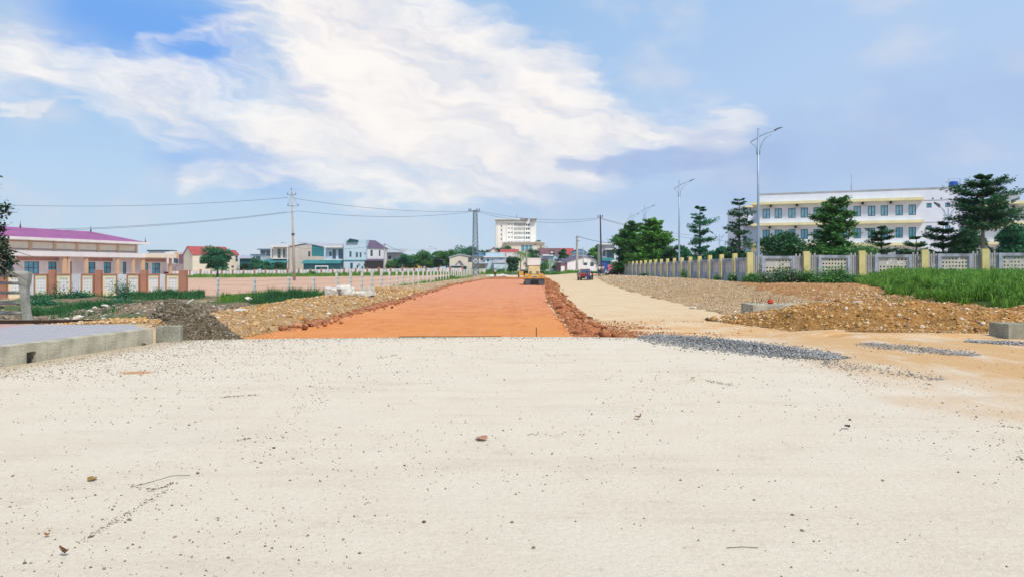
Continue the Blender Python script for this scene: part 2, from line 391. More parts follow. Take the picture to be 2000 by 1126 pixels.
def tno(t, co, scale, stretch=(1, 1, 1), detail=7, rough=.6, w=0):
    mp = N(t, 'ShaderNodeMapping'); t.links.new(co.outputs['Object'], mp.inputs[0]); mp.inputs['Scale'].default_value = stretch; mp.inputs['Location'].default_value = (w, w*.7, 0)
    a = N(t, 'ShaderNodeTexNoise'); t.links.new(mp.outputs[0], a.inputs[0]); a.inputs['Scale'].default_value = scale; a.inputs['Detail'].default_value = detail; a.inputs['Roughness'].default_value = rough; return a.outputs[0]

def slab_extra(t, co, out):
    s = N(t, 'ShaderNodeSeparateXYZ'); t.links.new(co.outputs['Object'], s.inputs[0]); x, y = s.outputs[0], s.outputs[1]
    n = tno(t, co, .35, detail=9); n2 = tno(t, co, .9, (1, .35, 1), 8, .7, 5); n3 = tno(t, co, 14, (1, 1, 1), 5, .8, 9)
    # faint sweeping tracks and pale laitance
    tr = tsm(t, tno(t, co, 1.1, (.25, 1.6, 1), 8, .7, 3), .48, .70, .3); out = tmix(t, tr, out, (.50, .41, .29))
    pl = tsm(t, n, .5, .66, .5); out = tmix(t, pl, out, (.70, .645, .55))
    dk = tsm(t, tno(t, co, 2.4, (1, 1, 1), 9, .75, 21), .54, .78, .6); out = tmix(t, dk, out, (.47, .39, .29))
    # fine dark specks of aggregate
    sp = tsm(t, tno(t, co, 75, (1, 1, 1), 3, .6, 13), .57, .68, .5); out = tmix(t, sp, out, (.34, .30, .25))
    sp = tsm(t, tno(t, co, 24, (1, 1, 1), 5, .75, 31), .55, .72, .45); out = tmix(t, sp, out, (.42, .37, .30))
    sp = tsm(t, tno(t, co, 9, (1, 1, 1), 6, .7, 41), .56, .7, .35); out = tmix(t, sp, out, (.74, .70, .62))
    # ochre dust carried in from the right turning
    xe = tmath(t, 'ADD', x, tmath(t, 'MULTIPLY', tmath(t, 'SUBTRACT', n, .5), 5.5))
    xe = tmath(t, 'ADD', xe, tmath(t, 'MULTIPLY', tmath(t, 'SUBTRACT', n2, .5), 2.4))
    a = tsm(t, xe, 4.3, 7.2); yb = tsm(t, y, 5.2, 9.0); dm = tmath(t, 'MULTIPLY', a, yb)
    dm = tmath(t, 'MULTIPLY', dm, tsm(t, n2, .30, .52)); dm = tmath(t, 'MULTIPLY', dm, .9)
    out = tmix(t, dm, out, tmix(t, n3, (.56, .31, .11), (.60, .40, .20)))
    # thin tan dust along the left kerb
    xk = tmath(t, 'SUBTRACT', x, tmath(t, 'SUBTRACT', tmath(t, 'MULTIPLY', y, .168), 10.18)); xk = tmath(t, 'ADD', xk, tmath(t, 'MULTIPLY', n2, 1.0))
    k = tsm(t, xk, 1.7, .35, .7); out = tmix(t, k, out, (.42, .33, .21))
    # one rust stain
    d = N(t, 'ShaderNodeVectorMath', operation='DISTANCE'); mp = N(t, 'ShaderNodeMapping'); t.links.new(co.outputs['Object'], mp.inputs[0]); mp.inputs['Scale'].default_value = (1, 1.6, 0)
    t.links.new(mp.outputs[0], d.inputs[0]); d.inputs[1].default_value = (-5.72, 11.27*1.6, 0)
    st = tmath(t, 'ADD', d.outputs['Value'], tmath(t, 'MULTIPLY', n3, .3)); out = tmix(t, tsm(t, st, .5, .3, .8), out, (.50, .23, .08))
    return out
M = {}
M['slab'] = ground_mat('pale_concrete', [(.60, .53, .42), (.70, .63, .515), (.75, .69, .585)], 1.3, .7, extra=slab_extra, coarse=.35)
def red_extra(t, co, out):
    n = tno(t, co, 2.2, (1, .015, 1), 8, .7, 2); out = tmix(t, tsm(t, n, .48, .72, .55), out, (.68, .38, .23))
    n = tno(t, co, 1.3, (1, .02, 1), 9, .75, 17); out = tmix(t, tsm(t, n, .5, .72, .6), out, (.52, .17, .065))
    n = tno(t, co, .35, (1, .3, 1), 9, .75, 8); out = tmix(t, tsm(t, n, .46, .62, .8), out, (.68, .29, .11))
    s = N(t, 'ShaderNodeSeparateXYZ'); t.links.new(co.outputs['Object'], s.inputs[0])
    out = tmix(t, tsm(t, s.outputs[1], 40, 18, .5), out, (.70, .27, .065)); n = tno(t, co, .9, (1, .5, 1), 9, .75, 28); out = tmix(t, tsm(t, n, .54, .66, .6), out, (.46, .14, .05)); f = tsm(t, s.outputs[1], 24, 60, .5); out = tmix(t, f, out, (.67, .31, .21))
    return out
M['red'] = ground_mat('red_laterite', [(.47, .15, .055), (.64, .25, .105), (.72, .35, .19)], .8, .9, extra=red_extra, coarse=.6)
def tan_extra(t, co, out):
    s = N(t, 'ShaderNodeSeparateXYZ'); t.links.new(co.outputs['Object'], s.inputs[0])
    n = tno(t, co, .8, (1, 1, 1), 8, .7, 4); near = tsm(t, s.outputs[1], 34, 20)
    out = tmix(t, tmath(t, 'MULTIPLY', near, tsm(t, n, .42, .58, .85)), out, (.62, .34, .13))
    n = tno(t, co, 2.5, (1, .04, 1), 6, .6, 4); out = tmix(t, tsm(t, n, .54, .68, .4), out, (.62, .49, .33))
    return out
M['tan'] = ground_mat('tan_road_base', [(.56, .42, .25), (.66, .51, .33), (.70, .58, .41)], .7, .4, extra=tan_extra)
M['dirt'] = ground_mat('pale_dirt', [(.30, .22, .13), (.47, .36, .23), (.58, .46, .31)], .12, .8)
def weedy(t, co, out):
    n = tno(t, co, .16, (1, 1, 1), 9, .7, 6); return tmix(t, tsm(t, n, .48, .58, .85), out, (.06, .12, .035))
M['waste'] = ground_mat('weedy_waste_ground', [(.12, .095, .065), (.22, .16, .105), (.34, .27, .2)], .5, .9, extra=weedy)
def field_extra(t, co, out):
    n = tno(t, co, .12, (.18, 1.6, 1), 8, .7, 6); out = tmix(t, tsm(t, n, .5, .62, .6), out, (.60, .43, .33))
    n = tno(t, co, .2, (.25, 2.2, 1), 8, .7, 16); out = tmix(t, tsm(t, n, .56, .64, .55), out, (.26, .16, .10))
    return out
M['field'] = ground_mat('pinkish_field_soil', [(.46, .27, .18), (.60, .39, .28), (.64, .46, .35)], .3, .9, extra=field_extra)
M['ochre'] = ground_mat('ochre_gravel_bed', [(.09, .045, .015), (.34, .17, .05), (.56, .34, .13)], 2.2, 1., coarse=.35, pos=(.36, .5, .62))  # darkest tone paints in the shadowed gaps between the stones
M['ochre_pale'] = ground_mat('pale_gravel_bed', [(.15, .09, .045), (.40, .26, .13), (.60, .45, .28)], 2., 1., coarse=.3, pos=(.38, .5, .62))  # bed kept dark too, colouring in the shade between stones
M['brown'] = ground_mat('brown_gravel_bed', [(.14, .07, .03), (.38, .19, .075), (.52, .32, .16)], 1.4, 1., coarse=.45, pos=(.36, .5, .62))
M['redearth'] = ground_mat('red_brown_earth', [(.20, .065, .028), (.43, .155, .065), (.56, .25, .12)], 2.2, 1., coarse=.5, pos=(.34, .5, .64))
M['redberm'] = ground_mat('red_road_edge_soil', [(.17, .065, .035), (.38, .15, .075), (.52, .27, .15)], 2.2, 1., coarse=.5, pos=(.34, .5, .64))
M['greypile'] = ground_mat('grey_brown_gravel', [(.05, .04, .025), (.125, .10, .065), (.26, .22, .16)], 5, 1., coarse=.35, pos=(.38, .5, .64))
M['turf'] = ground_mat('dark_turf', [(.03, .05, .015), (.05, .09, .02), (.08, .13, .03)], 1.5, .8)
def pave_extra(t, co, out):
    br = N(t, 'ShaderNodeTexBrick'); mp = N(t, 'ShaderNodeMapping'); t.links.new(co.outputs['Object'], mp.inputs[0]); t.links.new(mp.outputs[0], br.inputs[0])
    br.inputs['Scale'].default_value = 3.3; br.inputs['Mortar Size'].default_value = .02; br.offset = .5
    br.inputs['Color1'].default_value = (.38, .39, .44, 1); br.inputs['Color2'].default_value = (.46, .46, .50, 1); br.inputs['Mortar'].default_value = (.24, .22, .21, 1)
    s = N(t, 'ShaderNodeSeparateXYZ'); t.links.new(co.outputs['Object'], s.inputs[0])
    p = tmath(t, 'MULTIPLY', tsm(t, s.outputs[0], -10.9, -11.1), tsm(t, s.outputs[1], 15.4, 15.6))
    return tmix(t, .75, out, tmix(t, p, br.outputs[0], (.55, .28, .24)))
M['paving'] = ground_mat('grey_paving_slabs', [(.36, .36, .40), (.44, .44, .47), (.52, .51, .52)], 1.2, .3, extra=pave_extra)
M['kerb'] = mat('kerb_concrete', (.50, .475, .37), .9, .18, 2.5, .5, 30, dirt=.55, dirtcol=(.16, .145, .10))
M['kerb_old'] = mat('weathered_block_concrete', (.36, .36, .29), .9, .2, 3, .6, 30, dirt=.5)
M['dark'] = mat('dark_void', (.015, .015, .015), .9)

st_ochre = ramp_island('ochre_stones', [(.16, .08, .03), (.54, .29, .09), (.62, .40, .16), (.34, .17, .05), (.66, .48, .26), (.56, .31, .09), (.74, .66, .54), (.44, .23, .07), (.22, .16, .11), (.60, .37, .13)])
st_pale = ramp_island('pale_stones', [(.24, .17, .10), (.55, .42, .27), (.66, .54, .38), (.42, .30, .17), (.74, .66, .54), (.56, .40, .22), (.34, .29, .24)])
st_grey = ramp_island('blue_grey_stones', [(.10, .105, .11), (.27, .28, .29), (.40, .41, .41), (.18, .185, .19), (.46, .46, .45), (.27, .25, .22)])
st_dark = ramp_island('grey_brown_stones', [(.055, .045, .03), (.13, .105, .07), (.24, .20, .145), (.09, .075, .05), (.36, .32, .25), (.15, .125, .085)])
st_red = ramp_island('red_clods', [(.10, .04, .02), (.34, .12, .05), (.45, .19, .085), (.22, .08, .035), (.54, .28, .15), (.38, .14, .06)])
st_rubble = ramp_island('mixed_rubble', [(.06, .05, .035), (.16, .12, .085), (.30, .25, .20), (.10, .08, .055), (.50, .46, .41), (.19, .13, .085), (.12, .095, .07)])
st_peb = ramp_island('loose_pebbles', [(.10, .085, .06), (.20, .17, .13), (.30, .25, .18), (.14, .13, .12), (.38, .32, .23), (.24, .15, .08)])
gr_lush = ramp_island('lush_grass_blades', [(.05, .15, .02), (.10, .26, .03), (.17, .37, .05), (.07, .20, .03), (.26, .45, .08), (.13, .30, .04)], .7, .3, .35)
gr_dark = ramp_island('rank_grass_blades', [(.02, .10, .045), (.045, .17, .06), (.07, .22, .065), (.03, .13, .05), (.13, .26, .09)], .7, .3, .3)

# ---------------------------------------------------------------- ground sheets
def patch(name, ux, uy, fx, fz, m, kind='structure', smooth=True):
    U, V = np.meshgrid(ux, uy); x, y = fx(U, V); z = fz(x, y, U, V); h, w = U.shape
    i = np.arange(h*w).reshape(h, w); Fq = np.stack([i[:-1, :-1], i[:-1, 1:], i[1:, 1:], i[1:, :-1]], -1).reshape(-1, 4)
    return tag(npmesh(name, np.stack([x, y, z], -1).reshape(-1, 3), Fq, m, smooth=smooth), kind=kind)
gx = np.unique(np.concatenate([np.linspace(-60, 50, 221), np.linspace(-300, -60, 61), np.linspace(50, 200, 31), np.linspace(-2500, -300, 12), np.linspace(200, 2500, 12)]))
gy = np.unique(np.concatenate([np.linspace(14, 100, 173), np.linspace(100, 300, 101), np.linspace(300, 4000, 16), np.linspace(-80, 14, 10)]))
patch('ground', gx, gy, lambda u, v: (u, v), lambda x, y, u, v: H(x, y)-.01+(fbm(x*.5, y*.5, 3)-.5)*.08*sm(17, 19, y)*(1-sm(90, 200, y)), M['dirt'])
def strip(name, Lp, Rp, y0, y1, ny, nx, zf, m, jl=.15, jr=.15, seed=1, jf=1.2):
    uy = y0*(y1/y0)**np.linspace(0, 1, ny); ux = np.linspace(0, 1, nx); ly, lx = zip(*Lp); ry, rx = zip(*Rp)
    def fx(U, V):
        k = V/30.
        l = np.interp(V, ly, lx)+(fbm(V*jf, V*0+seed, seed)-.5)*2*jl*np.clip(k, .6, 4)+(vn(V*jf*4, V*0, seed+9)-.5)*jl*.7
        r = np.interp(V, ry, rx)+(fbm(V*jf, V*0+seed, seed+5)-.5)*2*jr*np.clip(k, .6, 4)+(vn(V*jf*4, V*0, seed+7)-.5)*jr*.7
        return l+(r-l)*U, V
    return patch(name, ux, uy, fx, zf, m)
def lip(U, e=.03): return np.minimum(sm(0, e, U), sm(0, e, 1-U))
strip('field', [(58, -13), (70, -12.0), (140, -9.8), (242, -9.8)], [(58, -70), (100, -95), (242, -150)], 59, 252, 110, 90,
      lambda x, y, U, V: H(x, y)+.02+.14*(fbm(x*.35, y*.35, 8)-.45)*lip(U, .04), M['field'], .5, 1, 21)
strip('waste_ground', [(21, -46), (64, -52)], [(21, -9), (30, -11), (45, -11.5), (60, -12)], 19.5, 66, 150, 150,
      lambda x, y, U, V: H(x, y)+.02+lip(U, .04)*(.30*(fbm(x*.45, y*.45, 30)-.38)+.14*(fbm(x*1.7, y*1.7, 31)-.5))*sm(20, 24, y)+.58*np.exp(-((x+20.5)/4.6)**2-((y-42.5)/2.6)**2)*(.7+.6*fbm(x*1.3, y*1.3, 4)), M['waste'], .4, .4, 22)
strip('tan_carriageway', [(16.5, 1.2), (42, 1.4), (80, 3.), (130, 3.2), (190, -12), (235, -14)], [(16.5, 20), (17.3, 20), (17.8, 8.3), (28, 8.7), (37, 8.9), (60, 9.7), (90, 11.4), (125, 14.4), (160, 18), (235, 21)],
      16.8, 235, 220, 40, lambda x, y, U, V: H(x, y)+.045+.02*fbm(x, y, 4)+.03*(fbm(x*.3, y*.3, 44)-.5), M['tan'], .1, .25, 2)
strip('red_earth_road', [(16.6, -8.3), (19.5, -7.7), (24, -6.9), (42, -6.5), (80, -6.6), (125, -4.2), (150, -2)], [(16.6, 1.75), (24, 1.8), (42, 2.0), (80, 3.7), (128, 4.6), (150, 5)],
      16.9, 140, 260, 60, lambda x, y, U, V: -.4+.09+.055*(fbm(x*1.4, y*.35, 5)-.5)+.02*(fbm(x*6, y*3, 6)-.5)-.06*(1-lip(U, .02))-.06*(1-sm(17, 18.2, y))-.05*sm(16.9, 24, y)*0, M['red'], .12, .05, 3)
def berm_z(x, y, U, V):
    T = -.36+(.34*np.exp(-((x+9.8)/2.3)**2)+.07*np.exp(-((x+7.2)/.7)**2))*(1-.35*sm(55, 100, y))
    a = sm(0, .4, U); k = np.minimum(sm(0, .12, U), sm(0, .05, 1-U))
    z = H(x, y)*(1-a)+T*a+.015+k*(.26*(fbm(x*.8, y*.8, 12)-.45)+.09*(fbm(x*3, y*3, 13)-.5)+.05*(vn(x*9, y*9, 14)-.5)); w = sm(0, .13, 1-U)
    return z*w-.46*(1-w)
BL = [(19, -13.6), (24, -14.6), (37, -14.6), (45, -13.2), (58, -12.7), (66, -11), (100, -9.9), (140, -8.9), (210, -8.1)]
BR = [(17.6, -8.2), (20, -7.5), (24, -6.6), (42, -6.3), (80, -6.4), (125, -4.1), (150, -2), (210, -2)]
strip('left_gravel_verge', BL, BR, 17.6, 205, 420, 90, berm_z, M['ochre_pale'], .25, .2, 5)
VL = [(24, 8.4), (28, 8.7), (37, 8.9), (60, 9.6), (90, 11.3), (125, 14.3), (150, 15.5)]
VR = [(24, 15.9), (31, 15.9), (48, 22.6), (54, 24.5), (56, 17.9), (90, 18.4), (150, 19.4)]
def verge_z(x, y, U, V): return H(x, y)+.05+np.minimum(sm(0, .03, U), 1)*(.22*(fbm(x*.7, y*.7, 15)-.42)+.07*(fbm(x*3, y*3, 16)-.5)+.04*(vn(x*9, y*9, 17)-.5))
strip('right_gravel_verge', VL, VR, 23.5, 140, 260, 170, verge_z, M['ochre_pale'], .2, .1, 6)
strip('brown_gravel_slope', [(24, 10.5), (30, 13.5), (40, 14), (52, 15.6)], [(24, 16), (31, 16), (48, 22.7), (52, 24)], 24, 52, 120, 110,
      lambda x, y, U, V: verge_z(x, y, U, V)+.02+.04*np.exp(-((y-41+.9*np.sin(x*.7))/3.4)**2)*sm(13, 15.5, x)*(.6+.8*fbm(x*.5, y*.5, 55)), M['brown'], .3, .3, 7)
def ridge_c(y): return np.interp(y, [17, 22, 25, 42, 60, 78, 100, 128], [2.0, 2.1, 2.15, 2.5, 3.15, 4.1, 4.7, 5.2])
def ridge_w(y): return np.interp(y, [17, 22, 27, 42, 78, 128], [.5, .58, .45, .5, .68, 1.0])
def ridge_z(x, y, U, V):
    e = np.sin(np.pi*np.clip(U, 0, 1))**.8
    h = -.02+.28*fbm(y*.55, y*0, 71)+.22*np.exp(-((y-22.3)/1.7)**2)*sm(-.3, .4, (x-ridge_c(y)))+.25*np.exp(-((y-118)/9.)**2)
    return -.39+e*(h+.18*(fbm(x*2.2, y*2.2, 72)-.5)+.14*(fbm(x*7, y*5, 73)-.5))
uy = 17.2*(134/17.2)**np.linspace(0, 1, 520)
patch('earth_ridge', np.linspace(0, 1, 26), uy, lambda U, V: (ridge_c(V)+(U*2-1)*ridge_w(V)*(1+.45*(fbm(V*1.5, V*0, 70)-.5))+.25*(fbm(V*.9, V*0, 79)-.5), V), ridge_z, M['redearth'])
patch('earth_windrow', np.linspace(0, 1, 22), np.linspace(-4.2, 6.3, 90), lambda U, V: (V, 124+(U*2-1)*6+3*(fbm(V*.6, V*0, 5)-.5)),
      lambda x, y, U, V: -.39+np.sin(np.pi*U)*(.18+.45*fbm(x*.8, y*.3, 6)*sm(-4.2, -2.5, x)*sm(6.3, 4.5, x)), M['redearth'])
strip('left_earth_edge', [(18, -7.9), (24, -7.2), (42, -6.95), (80, -7.0), (125, -4.8), (140, -4)], [(18, -7.0), (24, -6.3), (42, -6.0), (80, -6.1), (125, -3.8), (140, -3)],
      24, 138, 330, 12, lambda x, y, U, V: -.37+np.sin(np.pi*U)*(.02+.26*fbm(y*.5, x, 7)+.12*(fbm(x*5, y*4, 8)-.5)), M['redberm'], .12, .12, 9)

# right-hand gravel heap, long and low, beside the turning
def heapR(U, V):
    x = 7.2+U*18.; f = np.interp(x, [7.2, 9, 10.5, 12.6, 16, 25.2], [27, 20.6, 18.6, 17.5, 17.25, 17.2])+.5*(fbm(x*1.1, x*0, 3)-.5); b = np.interp(x, [7.2, 9, 13, 15, 25.2], [28, 28.5, 27.5, 25, 24.5])
    return x, f+(b-f)*V
def heapR_z(x, y, U, V):
    top = np.interp(x, [7.2, 8.2, 9.3, 10.5, 12, 14, 18, 25], [-.3, -.05, .3, .50, .50, .40, .38, .35]); base = H(x, y)+.03-.14*(1-sm(0, .07, V))
    p = sm(0, .42, V)*(1-.75*sm(.5, 1, V)); p = p*(1-.0*U)
    k = np.minimum(sm(0, .08, V), sm(0, .1, 1-V))
    return base*(1-p)+top*p+k*(.34*(fbm(x*.9, y*.9, 23)-.5)+.18*(fbm(x*2.8, y*2.8, 24)-.5)+.05*(vn(x*9, y*9, 25)-.5))
patch('gravel_heap', np.linspace(0, 1, 260), np.linspace(0, 1, 130), heapR, heapR_z, M['ochre'])

# grassy mound in front of the right wall
def mound_in(x, y):
    lx = np.interp(y, [20, 26, 31, 48, 54], [14.6, 14.6, 15.4, 22, 24]); return sm(0, 2.0, x-lx+1.3*(fbm(x*.5, y*.5, 41)-.5))
def mound_z(x, y): return H(x, y)+.04+mound_in(x, y)*(.22+.26*sm(26, 44, y)*(1-.25*sm(36, 44, x))+.40*(fbm(x*.28, y*.28, 42)-.4))
patch('grassy_mound', np.linspace(14.5, 44, 110), np.linspace(21.5, 50.3, 110), lambda u, v: (u, v), lambda x, y, u, v: np.where(mound_in(x, y) > .02, mound_z(x, y), H(x, y)-.15), M['turf'])

# ---------------------------------------------------------------- slab, pavement, kerbs
def kx(y): return .168*y-10.18
mb = MB(); far = [(-7.6, 16.05), (-7.0, 16.35), (-5, 16.75), (-2.5, 17.0), (0, 17.15), (1.6, 17.12), (3.2, 16.85), (6, 16.9), (12, 17.1), (24, 17.3), (60, 17.6)]
out_ = [(60, -15), (kx(-15), -15), (kx(15.9), 15.9)]
pts = [(x, y, 0) for x, y in far]+[(x, y, 0) for x, y in out_]
mb.quad(*pts[::-1]); mb.quad(*[(x, y, -.3) for x, y, _ in pts])
for i in range(len(pts)):
    a, b = pts[i], pts[(i+1) % len(pts)]; mb.quad(a, b, (b[0], b[1], -.3), (a[0], a[1], -.3))
tag(mb.build('concrete_road', M['slab']), kind='structure')
mb = MB(); n = len(far)
pv = [(kx(15.75)-.27, 15.75), (-8.6, 16.75), (-16, 17.1), (-40, 17.4), (-40, -15), (kx(-15)-.27, -15)]
mb.quad(*[(x, y, .31) for x, y in pv]); mb.quad(*[(x, y, -.2) for x, y in pv][::-1])
for i in range(len(pv)):
    a, b = pv[i], pv[(i+1) % len(pv)]; mb.quad((*a, .31), (*a, -.2), (*b, -.2), (*b, .31))
pave = tag(mb.build('pavement', M['paving']), kind='structure')
ang = math.atan2(1, .168)
def kerbstone(y0, y1, hole=None, nm='kerb_stone'):
    L = (y1-y0)*math.hypot(1, .168)-.014; k = MB(); w = .26
    if hole:
        a, b = hole; k.box(0, a, 0, w, -.05, .325); k.box(b, L, 0, w, -.05, .325); k.box(a, b, 0, w, .185, .325); k.box(a, b, .22, w, -.05, .185)
    else: k.box(0, L, 0, w, -.05, .325)
    o = k.build(nm, M['kerb'], pave, (kx(y0), y0, 0), ang, bevel=0 if hole else .02); return o
for y0, y1, h in [(15.6-1.4*i, 15.6-1.4*(i-1), None) for i in range(15, 0, -1)]:
    hole = (12.36-y0, 12.56-y0) if y0 < 12.36 < y1 else None
    kerbstone(y0, y1, hole)
kb = MB().box(-.25, .25, -.11, .11, -.05, .345).build('kerb_block', M['kerb_old'], bevel=.018)
kb.location = (-7.42, 16.02, 0); kb.rotation_euler = (0, 0, .12)
tag(kb, 'short loose kerb block standing skewed between the left kerb and the grey heap', 'kerb block')
mud = stones('mud_lump', np.stack([RNG.uniform(-7.95, -7.6, 60), RNG.uniform(15.2, 15.5, 60), RNG.uniform(0, .04, 60)], 1), RNG.uniform(.02, .06, 60), st_dark)
tag(mud, 'small dark clump of mud at the foot of the kerb end', 'mud', kind='stuff')
for i, (x, y, rz, lab) in enumerate([(11.35, 16.9, .1, 'grey concrete kerb block, left one of the two at the right edge'), (11.95, 16.7, .05, 'grey concrete kerb block, right one of the two at the right edge')]):
    o = MB().box(-.25, .27, -.3, .3, -.05, .34).build('kerb_block', M['kerb_old'], bevel=.02, loc=(x, y, 0), rz=rz); tag(o, lab, 'kerb block', 'kerb blocks at the right edge')

# railing on the left
M['rail'] = mat('bridge_rail_painted_concrete', (.36, .37, .34), .75, .15, 3, .3, 30, dirt=.4, spec=.3)
rail = thing('bridge_railing', 'grey green railing with a curved end post beyond the pavement on the left', 'railing', (-12.45, 18.9, .22))
prof = [(-.02, 0), (.17, 0), (.12, .2), (.08, .5), (.08, .85), (.13, 1.1), (.15, 1.24), (-.16, 1.24), (-.12, 1.05), (-.09, .8), (-.07, .45)]
MB().prism([(p*1.0, q) for p, q in prof], -.09, .09, 'y').build('end_post', M['rail'], rail, bevel=.015)
MB().prism([(p*.6-.16, q*.97) for p, q in prof], .12, .2, 'y').build('stiffener', M['rail'], rail)
MB().tube([(.08, -.02, 1.2), (-1, 0, 1.22), (-9, .4, 1.25)], .085, 14).build('handrail', M['rail'], rail, smooth=True)
for z in (.22, .48, .74, .98): MB().tube([(0, -.02, z), (-1, 0, z), (-9, .4, z+.02)], .04, 10).build('rail', M['rail'], rail, smooth=True)
for k in (1, 2, 3): MB().prism(prof, -.09, .09, 'y').build('post', M['rail'], rail, loc=(-2.4*k, .02+.1*k, 0))
MB().box(-9, .28, -.28, .3, -.5, .0).build('plinth', M['kerb_old'], rail, bevel=.02)

# ---------------------------------------------------------------- loose stones
def pts_strip(n, Lp, Rp, y0, y1, zf, power=1.0, rng=RNG, edge=.02, lift=0.):
    v = y0*(y1/y0)**(rng.uniform(0, 1, n)**power); u = rng.uniform(edge, 1-edge, n); ly, lx = zip(*Lp); ry, rx = zip(*Rp)
    l = np.interp(v, ly, lx); r = np.interp(v, ry, rx); x = l+(r-l)*u; return np.stack([x, v, zf(x, v, u, v)+lift], 1)
p = pts_strip(26000, BL, BR, 19, 60, berm_z, .9); s = np.minimum(RNG.lognormal(0, .7, len(p))*.016, .1)*(1+p[:, 1]/60)
o = stones('gravel', p, s, st_ochre, ico=False); tag(o, 'ochre gravel stones on the bank left of the red road', 'gravel', kind='stuff')
p = pts_strip(13000, BL, BR, 55, 190, berm_z, 1.); s = RNG.lognormal(0, .4, len(p))*.05
o = stones('gravel', p, s, st_pale, ico=False); tag(o, 'pale gravel stones on the far left verge along the fence posts', 'gravel', kind='stuff')
p = pts_strip(30000, VL, [(24, 15.6), (31, 15.6), (48, 22), (54, 23), (56, 17.6), (150, 19)], 25, 135, verge_z, 1.1, edge=.01); s = RNG.lognormal(0, .42, len(p))*.026*(.6+p[:, 1]/62)
o = stones('gravel', p, s, st_pale, ico=False); tag(o, 'pale gravel stones on the right verge below the long wall', 'gravel', kind='stuff')
u = RNG.uniform(0, 1, 30000); v = RNG.uniform(0, 1, 30000)**1.25; x, y = heapR(u, v); z = heapR_z(x, y, u, v); s = np.minimum(RNG.lognormal(0, .75, 30000)*.018, .12)
o = stones('gravel', np.stack([x, y, z], 1), s, st_ochre, ico=False); tag(o, 'ochre stones covering the long gravel heap on the right', 'gravel', kind='stuff')
u = RNG.uniform(0, .8, 500); v = RNG.uniform(0, .7, 500); x, y = heapR(u, v); z = heapR_z(x, y, u, v)
o = stones('stones', np.stack([x, y, z], 1), RNG.uniform(.04, .08, 500), st_ochre); tag(o, 'larger ochre stones on the gravel heap on the right', 'stones', kind='stuff')
# spill of stones at the feet of the heaps
n = 3500; x = RNG.uniform(6.2, 22, n); x0_, y0_ = heapR((x-7.2)/18, x*0); y = y0_-np.abs(RNG.normal(0, .35, n)); z = np.where(y > 17.2, H(x, y)+.05, .012)
o = stones('gravel', np.stack([x, y, z], 1), RNG.lognormal(0, .4, n)*.02, st_ochre, ico=False); tag(o, 'scattered ochre stones at the foot of the right gravel heap', 'gravel', kind='stuff')
n = 6000; y = 24*(51/24)**RNG.uniform(0, 1, n); u = RNG.uniform(.02, .98, n); lx = np.interp(y, [24, 30, 40, 52], [10.5, 13.5, 14, 15.6]); x = lx+(np.interp(y, [24, 31, 48, 52], [15.8, 15.8, 22.4, 24])-lx)*u; k = fbm(x*.7, y*.7, 65) > .42; x, y, u = x[k], y[k], u[k]
o = stones('gravel', np.stack([x, y, verge_z(x, y, u, y)+.02+.04*np.exp(-((y-41+.9*np.sin(x*.7))/3.4)**2)*sm(13, 15.5, x)*(.6+.8*fbm(x*.5, y*.5, 55))], 1), RNG.lognormal(0, .5, len(x))*.034, st_ochre, ico=False); tag(o, 'stones lying on the brown slope behind the gravel heap', 'gravel', kind='stuff')
# earth ridge clods
n = 3400; y = 17.6*(128/17.6)**RNG.uniform(0, 1, n); off = RNG.normal(0, .55, n); x = ridge_c(y)+off*ridge_w(y)*1.1; uu = np.clip((off*1.1+1)/2, 0, 1); z = np.maximum(ridge_z(x, y, uu, y), -.33)
o = stones('clods', np.stack([x, y, z], 1), RNG.lognormal(0, .6, n)*.024*(.8+y/60), st_red); tag(o, 'red brown clods on the ridge right of the red road', 'clods', kind='stuff')
n = 320; y = 20*(95/20)**RNG.uniform(0, 1, n); x = ridge_c(y)+ridge_w(y)*RNG.uniform(.7, 1.35, n)
o = stones('clods', np.stack([x, y, y*0-.26], 1), RNG.uniform(.06, .15, n), st_red); tag(o, 'big dark clods fallen along the tan side of the red ridge', 'clods', kind='stuff')
n = 420; y = 22*(120/22)**RNG.uniform(0, 1, n); x = np.interp(y, [18, 42, 80, 125], [-6.65, -6.5, -6.55, -4.3])+RNG.normal(0, .4, n)
o = stones('clods', np.stack([x, y, y*0-.25], 1), RNG.lognormal(0, .5, n)*.06, st_red); tag(o, 'red clods along the left edge of the red road', 'clods', kind='stuff')
# red smears of soil on the tan road
n = 5200; y = 19+RNG.gamma(2., 1.6, n); x = 2.6+RNG.gamma(1.3, 1.0, n); k = fbm(x*.7+y*.3, y*.7, 66) > .52; p = np.stack([x, y, y*0-.33], 1)[k]
o = stones('crumbs', p, RNG.lognormal(0, .5, len(p))*.015, st_red, ico=False); tag(o, 'red soil crumbs spread over the near end of the tan road', 'soil crumbs', kind='stuff')
# pale chips on the red road's near left corner
n = 1500; y = RNG.uniform(18.2, 24, n); x = -7.7+RNG.gamma(1.3, .8, n); p = np.stack([x, y, y*0-.33], 1)
o = stones('gravel', p, RNG.lognormal(0, .4, n)*.022, st_ochre, ico=False); tag(o, 'ochre stones spilt on the near left corner of the red road', 'gravel', kind='stuff')

